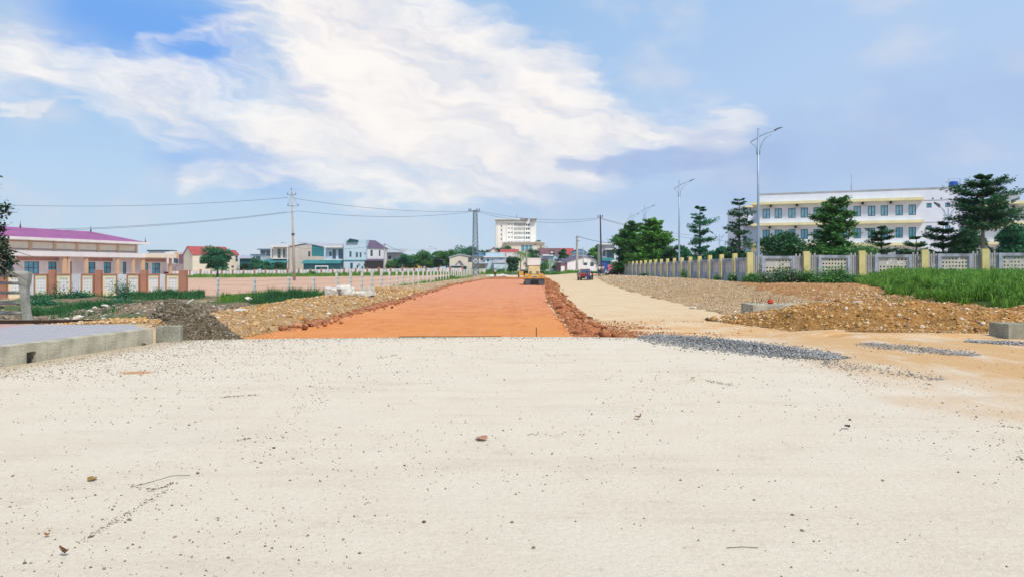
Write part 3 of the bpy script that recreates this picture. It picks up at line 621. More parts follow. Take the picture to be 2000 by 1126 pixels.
# grey brown heap by the kerb end
def cone_heap(name, label, cat, cx, cy, rx, ry, h, base, m, stm, n, ss, seed, kind='stuff', sk_=0.):
    t = thing(name, label, cat, (cx, cy, base))
    a = np.linspace(0, 2*np.pi, 73); r = np.linspace(0, 1, 30); U, V = np.meshgrid(a, r)
    def zf(x, y, rr): return h*np.clip(1-rr**1.25, 0, 1)*(1-.0*rr)+.16*h*(fbm(x*2.2+seed, y*2.2, seed)-.5)*sm(1.0, .8, rr)*2+.05*h*(vn(x*9, y*9, seed)-.5)
    jag = 1+.22*(vn(np.cos(U)*1.5+3, np.sin(U)*1.5+3, seed)-.5)
    x = rx*V*np.cos(U)*jag+sk_*rx*(1-V); y = ry*V*np.sin(U)*jag; z = zf(x, y, V)-.06*sm(.9, 1, V); i = np.arange(U.size).reshape(U.shape)
    npmesh('mound', np.stack([x, y, z], -1).reshape(-1, 3), np.stack([i[:-1, :-1], i[:-1, 1:], i[1:, 1:], i[1:, :-1]], -1).reshape(-1, 4), m, t, smooth=True)
    q = RNG.uniform(0, 1.06, n)**.6; aa = RNG.uniform(0, 2*np.pi, n); jg = 1+.22*(vn(np.cos(aa)*1.5+3, np.sin(aa)*1.5+3, seed)-.5); xx = rx*q*np.cos(aa)*jg+sk_*rx*(1-q); yy = ry*q*np.sin(aa)*jg
    o = stones('stones', np.stack([xx, yy, np.maximum(zf(xx, yy, q), 0)], 1), RNG.lognormal(0, .45, n)*ss, stm, t, ico=False); o['kind'] = 'stuff'
    return t
cone_heap('gravel_pile', 'dark grey brown pile of damp gravel behind the left kerb end', 'gravel pile', -8.15, 18.5, 1.75, 1.45, 1.22, -.42, M['greypile'], st_dark, 9000, .024, 5, sk_=-.18)
# low spread of blue grey chippings on the slab
def chip_spread(label, x0, y0, x1, y1, w, n, ss, h=.0, seed=1):
    t = RNG.uniform(0, 1, n); d = RNG.normal(0, .42, n)*np.sin(np.pi*np.clip(t, .04, .96))**.5; dx, dy = x1-x0, y1-y0; L = math.hypot(dx, dy)
    x = x0+dx*t-dy/L*d*w; y = y0+dy*t+dx/L*d*w; z = .01+h*np.exp(-(d/.42)**2)*np.sin(np.pi*t)**.5*RNG.uniform(.2, 1, n)
    o = stones('chippings', np.stack([x, y, z], 1), RNG.lognormal(0, .35, n)*ss, st_grey, ico=False); tag(o, label, 'chippings', kind='stuff')
chip_spread('blue grey stone chippings heaped at the slab edge right of centre', 3.15, 17.2, 5.7, 12.9, 1.05, 15000, .018, .12)
chip_spread('thin grey chippings spread over the dusty turning', 7.4, 15.6, 8.4, 13.4, .8, 1300, .014, .008)
chip_spread('grey chippings in front of the kerb blocks at the right edge', 9.8, 16.0, 12.0, 14.6, .4, 2400, .021, .04)
chip_spread('sparse grey chippings trailing from the slab edge heap', 4.6, 14.5, 6.1, 10.5, .7, 700, .012)
# pebbles on the slab
n = 8500; y = 3.2*(16.6/3.2)**(RNG.uniform(0, 1, n)**.8); x = RNG.uniform(-1, 1, n)*y*.78
keep = (x > kx(y)+.05) & (RNG.uniform(0, 1, n) < .12+.9*sm(.45, .68, fbm(x*.45+3, y*.45, 88))+.55*sm(-1, -6, x)*sm(8, 12, y))
p = np.stack([x, y, y*0+.003], 1)[keep]; s = np.clip(RNG.lognormal(0, .5, len(p)), .4, 3.2)*.0042*(.72+p[:, 1]/20)
o = stones('pebbles', p, s, st_peb, ico=True); tag(o, 'small pebbles and grit strewn over the pale concrete slab', 'pebbles', kind='stuff')
n = 3000; y = RNG.uniform(10.5, 16.4, n); x = kx(y)+.1+RNG.gamma(1.3, 1.6, n); p = np.stack([x, y, y*0+.003], 1)
o = stones('grit', p, RNG.lognormal(0, .4, n)*.0085, st_peb, ico=False); tag(o, 'brown grit swept along the left kerb', 'grit', kind='stuff')
n = 1500; x = RNG.uniform(-7, 3, n); y = np.interp(x, [f[0] for f in far], [f[1] for f in far])-np.abs(RNG.normal(0, .35, n)); 
o = stones('grit', np.stack([x, y, x*0+.003], 1), RNG.lognormal(0, .4, n)*.009, st_peb, ico=False); tag(o, 'dark grit along the far edge of the slab', 'grit', kind='stuff')
def G0(px, py): d = E*F/(py-HY); return (X(px, d), d)
tr = []
for a, b, k, w in [((155, 1058), (330, 955), 150, .02), ((290, 960), (345, 940), 60, .02), ((435, 775), (505, 770), 90, .03), ((465, 860), (492, 854), 40, .02), ((615, 735), (625, 800), 50, .05), ((560, 810), (625, 770), 80, .12),
                   ((1385, 742), (1425, 752), 90, .05), ((1600, 700), (1720, 755), 220, .10), ((735, 700), (775, 692), 50, .02), ((1790, 720), (1830, 800), 60, .15), ((1940, 830), (1990, 835), 30, .03), ((1985, 880), (1998, 905), 30, .03)]:
    A, B = G0(*a), G0(*b); t = RNG.uniform(0, 1, k); tr.append(np.stack([A[0]+(B[0]-A[0])*t+RNG.normal(0, w, k), A[1]+(B[1]-A[1])*t+RNG.normal(0, w, k), t*0+.002], 1))
p = np.concatenate(tr); o = stones('grit_trails', p, RNG.lognormal(0, .45, len(p))*.0052*(.6+p[:, 1]/14), st_peb, ico=False); tag(o, 'thin trails of dark grit lying on the slab', 'grit', kind='stuff')
# single pieces of litter one can point to
def scrap(name, label, cat, px, py, w, l, rz, col, z=.006, bend=.01, seed=1):
    r = random.Random(seed); m = mat(name+'_'+cat.replace(' ', '_'), col, .8, .25, 40); mb = MB(); k = 7
    ring = [(w/2*math.cos(a)*(1+r.uniform(-.2, .2)), l/2*math.sin(a)*(1+r.uniform(-.2, .2))) for a in [2*math.pi*i/k for i in range(k)]]
    top = [(x, y, z+bend*(x/w)**2*8+r.uniform(0, bend)) for x, y in ring]; mb.quad(*top); mb.quad(*[(x, y, q-.004) for x, y, q in top][::-1])
    for i in range(k):
        a, b = top[i], top[(i+1) % k]; mb.quad(a, (a[0], a[1], a[2]-.004), (b[0], b[1], b[2]-.004), b)
    g = G0(px, py); o = mb.build(name, m, loc=(*g, 0), rz=rz); tag(o, label, cat)
scrap('cardboard_scrap', 'yellow brown scrap of cardboard on the slab at lower left', 'scrap', 180, 937, .075, .10, .2, (.36, .21, .05), seed=3)
scrap('brick_shard', 'flat pink brick shard on the slab near the centre', 'shard', 941, 859, .11, .14, .7, (.50, .27, .18), .012, seed=5)
scrap('dry_leaf', 'curled brown leaf at the lower left corner of the slab', 'leaf', 126, 1085, .05, .035, .3, (.16, .08, .03), .012, .02, 8)
scrap('orange_chip', 'small orange stone chip with a rust stain at lower left', 'chip', 92, 1048, .03, .03, .3, (.40, .16, .05), .008, seed=9)
scrap('brick_chip', 'small brown brick chip on the slab right of centre', 'chip', 1246, 818, .07, .06, .3, (.32, .16, .07), .02, seed=10)
scrap('dark_pebble_flake', 'black flake of stone on the slab at middle right', 'stone flake', 1655, 837, .06, .06, .1, (.05, .045, .04), .02, seed=12)
scrap('ochre_stone_chip', 'ochre stone chip on the slab below the grey chippings', 'chip', 1353, 741, .07, .06, .1, (.45, .28, .08), .02, seed=13)
M['wire'] = mat('rusty_wire', (.12, .09, .06), .7)
g = G0(290, 945); o = MB().tube([(-.1, -.02, .01), (-.08, -.1, .012), (0, -.05, .02), (.12, .12, .03), (.22, .2, .012)], .0022, 6).build('tie_wire', M['wire'], loc=(*g, 0)); tag(o, 'bent piece of thin brown wire on the slab at lower left', 'wire')
g = G0(1450, 1070); o = MB().tube([(-.09, 0, .005), (.0, .01, .006), (.09, .0, .005)], .002, 6).build('twig', M['wire'], loc=(*g, 0)); tag(o, 'straight dry twig on the slab at lower right', 'twig')
g = G0(1040, 850); o = MB().tube([(-.05, 0, .005), (.0, .07, .006), (.03, .0, .005), (.06, .09, .005)], .002, 6).build('twig', M['wire'], loc=(*g, 0)); tag(o, 'forked twig on the slab near the pink shard', 'twig')
for px, py, s, nm in [(535, 875, .016, 'round black pebble on the slab left of centre'), (790, 909, .013, 'brown pebble on the slab below the centre'), (1042, 1070, .013, 'ochre pebble at the bottom middle of the slab'), (1000, 1020, .012, 'grey pebble above the bottom middle of the slab'), (828, 1020, .014, 'black pebble on the slab at lower middle'), (1660, 820, .017, 'dark pebble on the slab towards the right')]:
    g = G0(px, py); o = link('pebble', rock_mesh('pebble', s, s*.8, s*.6, mat('pebble_stone', (.09, .075, .06) if 'black' in nm or 'dark' in nm else (.25, .19, .12), .85, .3, 60), int(px), 1), loc=(*g, s*.45)); tag(o, nm, 'pebble')
g = G0(1048, 657); o = MB().tube([(0, 0, 0), (0, 0, .22)], .012, 6).build('marker_peg', M['wire'], loc=(g[0], 17.3, -.02)); tag(o, 'short dark steel peg standing at the far edge of the slab', 'peg')
o = MB().box(-2.6, -.25, -.015, .015, -.01, .012).build('expansion_strip', M['dark'], loc=(0, 17.13, 0), rz=.02); tag(o, 'black strip lying along the far edge of the slab', 'strip')

# ================================================================ building materials
M['white'] = mat('white_render', (.74, .74, .76), .8, .05, .8, dirt=.12, dirtcol=(.35, .33, .30))
M['cream'] = mat('cream_render', (.74, .68, .56), .8, .05, .8, dirt=.12, dirtcol=(.35, .3, .22))
M['lilac'] = mat('lilac_white_render', (.72, .77, .90), .8, .04, .6, dirt=.1, dirtcol=(.36, .35, .38))
M['paleblue'] = mat('pale_blue_render', (.50, .66, .78), .8, .05, .8, dirt=.12)
M['beige'] = mat('beige_render', (.60, .55, .49), .8, .07, .6, dirt=.2)
M['grey'] = mat('grey_render', (.40, .42, .46), .85, .1, .8, dirt=.3)
M['yellowledge'] = mat('pale_yellow_paint', (.80, .75, .47), .8, .06, .8, dirt=.2)
M['tan_col'] = mat('tan_paint', (.62, .42, .27), .8, .06, .8, dirt=.1)
M['mauve'] = mat('mauve_trim', (.42, .26, .24), .8, .08, 1)
M['purple'] = mat('magenta_purple_roof_sheet', (.34, .09, .26), .5, .12, .4, .15, 3, spec=.5)
M['redroof'] = mat('red_roof_tiles', (.42, .085, .085), .7, .2, 1.2)
M['brownroof'] = mat('brown_roof_tiles', (.19, .10, .11), .75, .2, 1.2)
M['slate'] = mat('dark_violet_roof', (.13, .10, .17), .6, .15, .8)
M['blueroof'] = mat('blue_metal_roof', (.10, .22, .34), .5, .1, .6, spec=.5)
M['greyroof'] = mat('grey_metal_roof', (.42, .46, .52), .5, .1, .6, dirt=.3, spec=.5)
M['teal'] = mat('teal_sheet', (.035, .23, .25), .6, .15, .6, dirt=.15)
M['tealdark'] = mat('dark_teal_sheet', (.015, .085, .11), .7, .2, .6)
M['bluetarp'] = mat('blue_awning', (.03, .10, .42), .6, .1, 1)
M['pink'] = mat('pink_banner', (.75, .16, .32), .7, .05, 1)
M['glass'] = mat('window_glass', (.12, .42, .60), .12, .2, .8, spec=.9)
M['glass_dk'] = mat('dark_window_glass', (.04, .10, .14), .08, .2, .8, spec=.8)
M['glass_bl'] = mat('blue_curtain_glass', (.30, .62, .80), .25, .2, 1.2, spec=.8)
M['frame'] = mat('dark_window_frame', (.035, .03, .03), .6)
M['framew'] = mat('white_window_frame', (.6, .6, .6), .6)
M['rust'] = mat('rust_stained_wall', (.36, .30, .33), .9, .2, .8, dirt=.5, dirtcol=(.24, .12, .09))
M['brickp'] = mat('plum_brick', (.22, .12, .16), .9, .25, 2)
M['yelshrine'] = mat('yellow_shrine_wall', (.62, .46, .12), .8, .1, 1)
M['metal'] = mat('galvanised_steel', (.30, .36, .42), .5, .1, 2, metal=.5, spec=.5)
M['metaldk'] = mat('dark_steel', (.10, .12, .15), .5, .1, 2, metal=.4)
M['lampblue'] = mat('pale_blue_steel', (.30, .42, .54), .45, .08, 2, metal=.35, spec=.5)
M['concpole'] = mat('pole_concrete', (.46, .44, .40), .9, .12, 1, dirt=.3)
M['pole_dk'] = mat('dark_pole', (.055, .05, .055), .8, .1, 1)
M['acwhite'] = mat('air_conditioner_white', (.62, .64, .66), .6)
M['cable'] = mat('cable_black', (.035, .035, .05), .7)

_wc = {}
def window(parent, x, z, w, h, y=0., fm='frame', gm='glass', bars=1, hbar=0, name='window', depth=.10, fw=.07):
    """framed window standing in its opening; pane is a sub-part. (x,z) is the lower left corner"""
    k = (round(w, 2), round(h, 2), fm, gm, bars, hbar, depth, fw)
    if k not in _wc:
        f = MB(); f.box(0, fw, 0, .07, 0, h); f.box(w-fw, w, 0, .07, 0, h); f.box(fw, w-fw, 0, .07, 0, fw); f.box(fw, w-fw, 0, .07, h-fw, h)
        for i in range(bars): c = w*(i+1)/(bars+1); f.box(c-fw/2, c+fw/2, .01, .065, fw, h-fw)
        for i in range(hbar): c = h*(i+1)/(hbar+1); f.box(fw, w-fw, .015, .06, c-fw/2, c+fw/2)
        g = MB(); g.box(fw*.5, w-fw*.5, .035, .05, fw*.5, h-fw*.5)
        _wc[k] = (f.mesh(name+'_frame', M[fm]), g.mesh('pane', M[gm]))
    a, b = _wc[k]; o = link(name, a, parent, (x, y+depth-.02, z)); link('pane', b, o); return o
class Fac:
    """a facade seen in the photo: world line from (px0,d0) to (px1,d1); converts photo pixels to facade metres"""
    def __init__(s, px0, d0, px1, d1, zb):
        if px0 < 830 and 200 < d0 < 275 and px0 > 280:                # houses stand beyond the field wall
            zb = E-(E-zb)*1.36 if zb > -2 else zb; d0 *= 1.36; d1 *= 1.36
        s.a = Vector((X(px0, d0), d0)); s.b = Vector((X(px1, d1), d1)); s.u = (s.b-s.a).normalized(); s.L = (s.b-s.a).length; s.zb = zb; s.rz = math.atan2(s.u.y, s.u.x)
    def x(s, px): k = (px-1000)/F; return (k*s.a.y-s.a.x)/(s.u.x-k*s.u.y)
    def d(s, px): return s.a.y+s.u.y*s.x(px)
    def z(s, px, py): return Z(py, s.d(px))-s.zb
    def root(s, name, label, cat, group=None): return thing(name, label, cat, (s.a.x, s.a.y, s.zb), s.rz, group)
def rect(f, x0, y0, x1, y1): return (f.x(x0), f.x(x1), f.z((x0+x1)/2, y1), f.z((x0+x1)/2, y0))
def block(root, L, h, dep, m, ops=(), name='wall', x0=0., z0=-.6, y0=0., back=True):
    k = MB(); k.facade(x0, x0+L, z0, h, ops, y0)
    k.quad((x0, y0, z0), (x0, y0, h), (x0, y0+dep, h), (x0, y0+dep, z0)); k.quad((x0+L, y0, z0), (x0+L, y0+dep, z0), (x0+L, y0+dep, h), (x0+L, y0, h))
    k.quad((x0, y0+dep, z0), (x0, y0+dep, h), (x0+L, y0+dep, h), (x0+L, y0+dep, z0)); k.quad((x0, y0, h-.02), (x0+L, y0, h-.02), (x0+L, y0+dep, h-.02), (x0, y0+dep, h-.02))
    return k.build(name, m, root)
def gable_roof(root, x0, x1, y0, y1, ze, zr, m, axis='x', ov=.4, th=.14, name='roof', gm=None):
    """ridge along local x ('x') or along local y ('y'); gable walls closed with gm"""
    k = MB()
    if axis == 'x':
        c = (y0+y1)/2; s = (zr-ze)/(c-y0); e = ze-s*ov
        k.prism([(y0-ov, e), (c, zr), (y1+ov, e), (y1+ov, e+th), (c, zr+th), (y0-ov, e+th)], x0-ov, x1+ov, 'x')
        if gm:
            g = MB(); g.quad((x0, y0, ze), (x0, c, zr), (x0, y1, ze)); g.quad((x1, y0, ze), (x1, y1, ze), (x1, c, zr)); g.build('gable', gm, root)
    else:
        c = (x0+x1)/2; s = (zr-ze)/(c-x0); e = ze-s*ov
        k.prism([(x0-ov, e), (c, zr), (x1+ov, e), (x1+ov, e+th), (c, zr+th), (x0-ov, e+th)], y0-ov, y1+ov, 'y')
        if gm:
            g = MB(); g.quad((x0, y0, ze), (x1, y0, ze), (c, y0, zr)); g.quad((x0, y1, ze), (c, y1, zr), (x1, y1, ze)); g.build('gable', gm, root)
    return k.build(name, m, root)
def hip_roof(root, x0, x1, y0, y1, ze, zr, m, ov=.5, inset=None, name='roof'):
    x0 -= ov; x1 += ov; y0 -= ov; y1 += ov; c = (y0+y1)/2; i = (c-y0) if inset is None else inset; k = MB()
    a, b, cc, d = (x0, y0, ze), (x1, y0, ze), (x1, y1, ze), (x0, y1, ze); r1, r2 = (x0+i, c, zr), (x1-i, c, zr)
    k.quad(a, b, r2, r1); k.quad(b, cc, r2); k.quad(cc, d, r1, r2); k.quad(d, a, r1); k.quad(d, cc, b, a)
    return k.build(name, m, root)
def shed_roof(root, x0, x1, ya, za, yb, zb_, m, name='awning', th=.08): return MB().prism([(ya, za), (yb, zb_), (yb, zb_+th), (ya, za+th)], x0, x1, 'x').build(name, m, root)
def aircon(root, x, z, y=0.):
    if 'ac' not in _wc:
        b = MB().box(-.42, .42, -.42, -.1, 0, .6); f = MB().lathe([(.22, -.44), (.22, -.425)], 16, 'y', (-.1, 0, .3)); c = MB().box(-.4, -.36, -.42, 0, -.05, -.005); c.box(.36, .4, -.42, 0, -.05, -.005)
        _wc['ac'] = (b.mesh('air_conditioner_unit', M['acwhite']), f.mesh('fan_grille', M['frame']), c.mesh('bracket', M['metaldk']))
    b, f, c = _wc['ac']; o = link('air_conditioner', b, root, (x, y, z)); link('fan_grille', f, o); link('bracket', c, o)

# ---------------------------------------------------------------- assembly hall with the purple roof (left)
u = Vector((1.07, 4.1)).normalized(); BAY = 4.237
ax, ay = -71.7-1.07*5, 110-4.1*5; zb = -1.05
hall = thing('assembly_hall', 'long cream hall with magenta purple hipped roof behind the cream wall on the left', 'hall', (ax, ay, zb), math.atan2(u.y, u.x))
def hx(zx):                                                             # zoom-picture x (3.128 x) to facade metres
    o = zx/3.128-1000; return ((941+o)/(14-.037*o)+5)*BAY
Lm = 10*BAY; zt = lambda z: z-zb
ops_u = []
m_ = MB().facade(0, Lm, zt(4.0), zt(5.75)); m_.quad((Lm, 0, zt(4)), (Lm, 9, zt(4)), (Lm, 9, zt(5.75)), (Lm, 0, zt(5.75))); m_.quad((0, 0, zt(4)), (0, 0, zt(5.75)), (0, 9, zt(5.75)), (0, 9, zt(4)))
m_.build('upper_wall', M['cream'], hall)
for k in range(11): MB().box(k*BAY-.24, k*BAY+.24, -.12, .1, zt(3.9), zt(5.56)).build('pilaster', M['tan_col'], hall)
MB().box(0, Lm, -.05, -.003, zt(4.25), zt(4.40)).build('string_course', M['mauve'], hall); MB().box(0, Lm, -.05, -.003, zt(5.38), zt(5.5)).build('string_course', M['mauve'], hall)
k = MB(); o_ = 1.35; k.box(-o_, Lm+1.9, -o_, 11, zt(5.62), zt(6.02)).build('eave_slab', M['white'], hall)
r_ = MB(); c = 5.2; ze, zr = zt(6.02), zt(7.75)
r_.quad((-1, -1.1, ze), (Lm+1.2, -1.1, ze), (Lm-4.6, c, zr), (6, c, zr)); r_.quad((Lm+1.2, -1.1, ze), (Lm+1.2, 10.8, ze), (Lm-4.6, c, zr)); r_.quad((Lm+1.2, 10.8, ze), (-1, 10.8, ze), (6, c, zr), (Lm-4.6, c, zr)); r_.quad((-1, 10.8, ze), (-1, -1.1, ze), (6, c, zr))
rf = r_.build('roof', M['purple'], hall)
for x in (Lm-4.6, Lm-4.6-3.2*BAY, Lm-4.6-6*BAY): MB().lathe([(.10, 0), (.14, .15), (.05, .3), (.09, .42), (.03, .6), (.015, 1.1)], 8, c=(x, c, zr)).build('finial', M['frame'], rf)
MB().lathe([(.10, 0), (.12, .15), (.05, .3), (.02, .9)], 8, c=(Lm+1.1, -1.0, ze)).build('finial', M['frame'], rf)
MB().box(-.5, Lm+.3, -1.6, .0, zt(3.25), zt(4.02)).build('canopy_band', M['white'], hall)
Lw = hx(1022)
MB().box(Lm+.302, Lw, -2.2, 6, zt(3.3), zt(3.95)).build('wing_roof_slab', M['cream'], hall)
MB().box(Lw-.35, Lw+.1, -2.3, -1.8, zt(3.2), zt(4.4)).build('parapet_post', M['tan_col'], hall)
wins = [(150, 240, .6, 2.45), (295, 347, .6, 2.45), (520, 582, .6, 2.45), (632, 677, .6, 2.45), (872, 903, .2, 2.4), (926, 976, .2, 2.4), (412, 438, -.6, 2.5), (748, 770, -.6, 2.5), (20, 80, .6, 2.45)]
opl = []
for a, b, c0, c1 in wins: opl.append((hx(a), hx(b), zt(c0), zt(c1)))
kk = MB().facade(0, Lw-.2, -1, zt(3.25), opl); kk.quad((Lw-.2, 0, -1), (Lw-.2, 7, -1), (Lw-.2, 7, zt(3.3)), (Lw-.2, 0, zt(3.3))); kk.build('lower_wall', M['white'], hall)
for a, b, c0, c1 in opl: window(hall, a, c0, b-a, c1-c0, gm='glass', bars=1 if b-a < 2.2 else 2, hbar=1, depth=.14)
for a, b in ((360, 388), (390, 408), (495, 518), (685, 706), (782, 800), (838, 862), (1008, 1026)): MB().box(hx(a)-.55, hx(b)-.75, -1.4, -1.15, -1, zt(3.25)).build('porch_column', M['tan_col'], hall)
for a, b in ((105, 358), (520, 684), (862, 1008)): MB().box(hx(a), hx(b), -.06, -.003, zt(2.6), zt(3.1)).build('lintel_band', M['mauve'], hall)
MB().box(hx(1000)-.2, hx(1016), -.35, -.2, zt(.1), zt(.75)).build('notice_plate', mat('dark_red_plate', (.22, .02, .05)), hall)

# ---------------------------------------------------------------- three storey building (right)
f = Fac(1480, 124, 1872, 112.9, .4)
tb = f.root('apartment_block', 'white three storey building with pale yellow ledges behind the right wall', 'building')
zc = lambda z: z-.4
top = zc(13.85); L1 = f.L; xs_end = f.x(1803)
def rz_(zx0, zy0, zx1, zy1): return rect(f, 1450+zx0/3.636, 330+zy0/3.636, 1450+zx1/3.636, 330+zy1/3.636)
w3 = [144, 229, 326, 414, 505, 600, 692, 790, 892, 982, 1088, 1181]; ops = []
for i, wx in enumerate(w3):
    ops.append((f.x(1450+wx/3.636), f.x(1450+(wx+51)/3.636), zc(9.72), zc(11.35)))
    ops.append((f.x(1450+wx/3.636), f.x(1450+(wx+51)/3.636), zc(6.2), zc(7.83)))
    ops.append((f.x(1450+wx/3.636), f.x(1450+(wx+51)/3.636), zc(2.6), zc(4.2)))
big = list(ops)
sma = [rz_(1307, 243, 1344, 276), rz_(1440, 240, 1476, 272), rz_(1307, 402, 1344, 434), rz_(1440, 400, 1476, 432)]; ops += sma
vents = [rz_(1347, 206, 1358, 217), rz_(1407, 204, 1418, 215)]; ops += vents
block(tb, L1, top, 13, M['lilac'], ops)
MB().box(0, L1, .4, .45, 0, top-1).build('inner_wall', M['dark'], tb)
MB().box(-.05, L1, -.03, 0-.002, top-.22, top+.06).build('coping', M['grey'], tb)
for i, o in enumerate(big): window(tb, o[0], o[2], o[1]-o[0], o[3]-o[2], gm='glass_bl' if (i % 3) == 0 else ('glass' if i % 3 == 1 else 'glass_dk'), bars=1, depth=.12, fw=.09)
for o in sma: window(tb, o[0], o[2], o[1]-o[0], o[3]-o[2], gm='glass', bars=1, depth=.12)
for z in (12.0, 8.5, 5.0): MB().box(-1.0, xs_end, -1.05, -.003, zc(z), zc(z)+.42).build('ledge', M['yellowledge'], tb)
MB().box(xs_end+.1, L1, -.04, -.003, zc(12.0)-.1, zc(12.0)).build('drip_line', M['grey'], tb); MB().box(xs_end+.1, L1, -.04, -.003, zc(8.5), zc(8.5)+.08).build('drip_line', M['grey'], tb)
for zx in (207, 392, 858, 1057): aircon(tb, f.x(1450+zx/3.636), zc(11.45))
for zx in (200, 383): aircon(tb, f.x(1450+zx/3.636), zc(7.9))
# left flank: ledges, small openings, corner column
for z in (12.0, 8.5, 5.0): MB().box(-.95, -.003, .1, 7, zc(z), zc(z)+.36).build('side_ledge', M['yellowledge'], tb)
MB().box(-1.0, -.003, -.35, .0-.006, zc(4.2), zc(5.0)-.003).build('porch_beam', M['yellowledge'], tb); MB().box(-1.2, -.9, -.3, .0, -.5, zc(4.2)-.003).build('porch_column', M['yellowledge'], tb)
# rear wing seen left of the corner
rw = Fac(1452, 137, 1486, 137, .4); wing = []
rw_t = rw.root('annex_building', 'lilac white annex with tiny square windows just left of the three storey building', 'building')
ow = [rect(rw, 1450+a/3.31-1.5, 330+b, 1450+a/3.31+2.2, 330+b+4) for a, b in ()]
ops = [rect(rw, x, y, x+3.6, y+4) for x, y in ((1458.8, 418), (1467, 418))]+[rect(rw, 1451, 461, 1459, 470), rect(rw, 1451, 426, 1459, 434)]
block(rw_t, rw.L, Z(402, 137)-.4, 10, M['lilac'], ops)
for o in ops: window(rw_t, o[0], o[2], o[1]-o[0], o[3]-o[2], gm='glass_dk', bars=0)
for py in (402, 438.5, 474): MB().box(0, rw.L, -.9, -.003, rw.z(1460, py)-.35, rw.z(1460, py)).build('ledge', M['yellowledge'], rw_t)
# roof things
at = MB().tube([(0, 0, 0), (0, 0, 1.4)], .09, 8).tube([(0, 0, 1.4), (0, 0, 3.0)], .035, 6); o = at.build('roof_antenna', M['lampblue'], loc=(X(1674, 119), 121, 13.8)); tag(o, 'slender antenna mast standing on the roof of the three storey building', 'antenna')
wt = thing('water_tank', 'small blue rooftop water tank on a stand above the stair tower', 'tank', (X(1860, 116), 116, 13.8))
MB().lathe([(.2, 0), (.62, .05), (.65, .75), (.5, .95), (.1, 1.0)], 16).build('tank', M['bluetarp'], wt, loc=(.2, 0, .3)); MB().box(-.9, -.82, -.5, -.42, 0, 1.6).box(.9, .98, -.5, -.42, 0, 1.6).box(-.9, .98, -.5, -.42, 1.55, 1.6).box(-.9, .98, -.5, .5, .22, .29).build('stand', M['lampblue'], wt)
# right wing past the stair recess
g2 = Fac(1873, 114.5, 2040, 110.5, .4)
rt = g2.root('office_wing', 'lower white wing with dark stair recess and orange blue glazing at the far right', 'building')
def r2(zx0, zy0, zx1, zy1): return rect(g2, 1450+zx0/3.636, 330+zy0/3.636, 1450+zx1/3.636, 330+zy1/3.636)
o1 = r2(1540, 235, 1662, 300); o2 = r2(1540, 356, 1662, 400); o3 = r2(1540, 408, 1662, 560)
w = [r2(1742, 290, 1778, 348), r2(1802, 290, 1862, 348), r2(1884, 288, 1948, 346)]; hz2 = g2.z(1960, 330+236/3.636)
block(rt, g2.L, hz2, 10, M['lilac'], [o1, o2, o3]+w)
for o in w: window(rt, o[0], o[2], o[1]-o[0], o[3]-o[2], gm='glass', bars=1, fw=.1)
window(rt, o1[0], o1[2], o1[1]-o1[0], o1[3]-o1[2], gm='glass_dk', bars=2, name='dark_recess_pane');  # dark panes stand in for the unlit depth of the recess
M['orangeglass'] = mat('orange_blue_panel', (.38, .20, .10), .3, .1, .35, col2=(.08, .22, .40), spec=.6)
window(rt, o2[0], o2[2], o2[1]-o2[0], o2[3]-o2[2], gm='orangeglass', bars=0, name='coloured_panel'); window(rt, o3[0], o3[2], o3[1]-o3[0], o3[3]-o3[2], gm='glass_dk', bars=2, name='dark_recess_pane')  # lower dark panes colour in the recess's shade likewise
for zy in (236, 380, 520):
    z = g2.z(1960, 330+zy/3.636); MB().box(g2.x(1450+1670/3.636), g2.L, -1.1, -.003, z-.35, z+.06).build('ledge', M['yellowledge'], rt)
MB().box(g2.x(1938), g2.x(1993), .3, .36, hz2, hz2+1.3).build('roof_railing_panel', M['greyroof'], rt); aircon(rt, g2.x(1979), w[2][3]+.1)

# ================================================================ far houses, left to right
def fl_house(name, label, cat, px0, px1, d, pyt, pyb, m, dep=8, wins=(), gm='glass_dk', d1=None, fm='frame', group=None, wname='window'):
    """box body; wins in photo pixels (x0,y0,x1,y1)"""
    d1 = d1 or d; q = Fac(px0, d, px1, d1, Z(pyb, d)); t = q.root(name, label, cat, group); ops = [rect(q, *w_) for w_ in wins]
    block(t, q.L, q.z(px0, pyt), dep, m, ops)
    for o in ops: window(t, o[0], o[2], o[1]-o[0], o[3]-o[2], gm=gm, fm=fm, bars=1 if o[1]-o[0] > .9 else 0, name=wname)
    return t, q
GY = 531
# unfinished plum brick house
t, q = fl_house('unfinished_house', 'unfinished plum brick house over a rust stained wall, just right of the hall', 'house', 327, 403, 232, 515, 534, M['rust'], 8)
q2h = q.z(350, 497)
k = MB(); k.facade(q.x(349), q.x(396), q.z(350, 515)+.003, q2h, [rect(q, 359, 501, 367, 512), rect(q, 376, 501, 384, 512)], .05); k.build('upper_brick_wall', M['brickp'], t)
for p_ in (349, 368, 386, 395): MB().box(q.x(p_)-.12, q.x(p_)+.12, -.1, .04, q.z(350, 515), q2h+.1).build('concrete_post', M['grey'], t)
MB().box(q.x(340), q.x(396), .3, 7, q2h-.05, q2h+.12).build('roof_slab', M['greyroof'], t)
fl_house('grey_workshop', 'grey flat roofed workshop with a dark opening between hall and plum brick house', 'workshop', 322, 350, 236, 492, 533, M['white'], 6, [(339, 501, 348, 514)])
t, q = fl_house('low_house', 'long low house with a dark teal roof edge rising behind the hall wing', 'house', 290, 345, 245, 491, 533, M['white'], 8)
MB().box(-.5, q.x(330), -.6, 8, q.z(300, 491), q.z(300, 488.5)).build('roof', M['tealdark'], t)
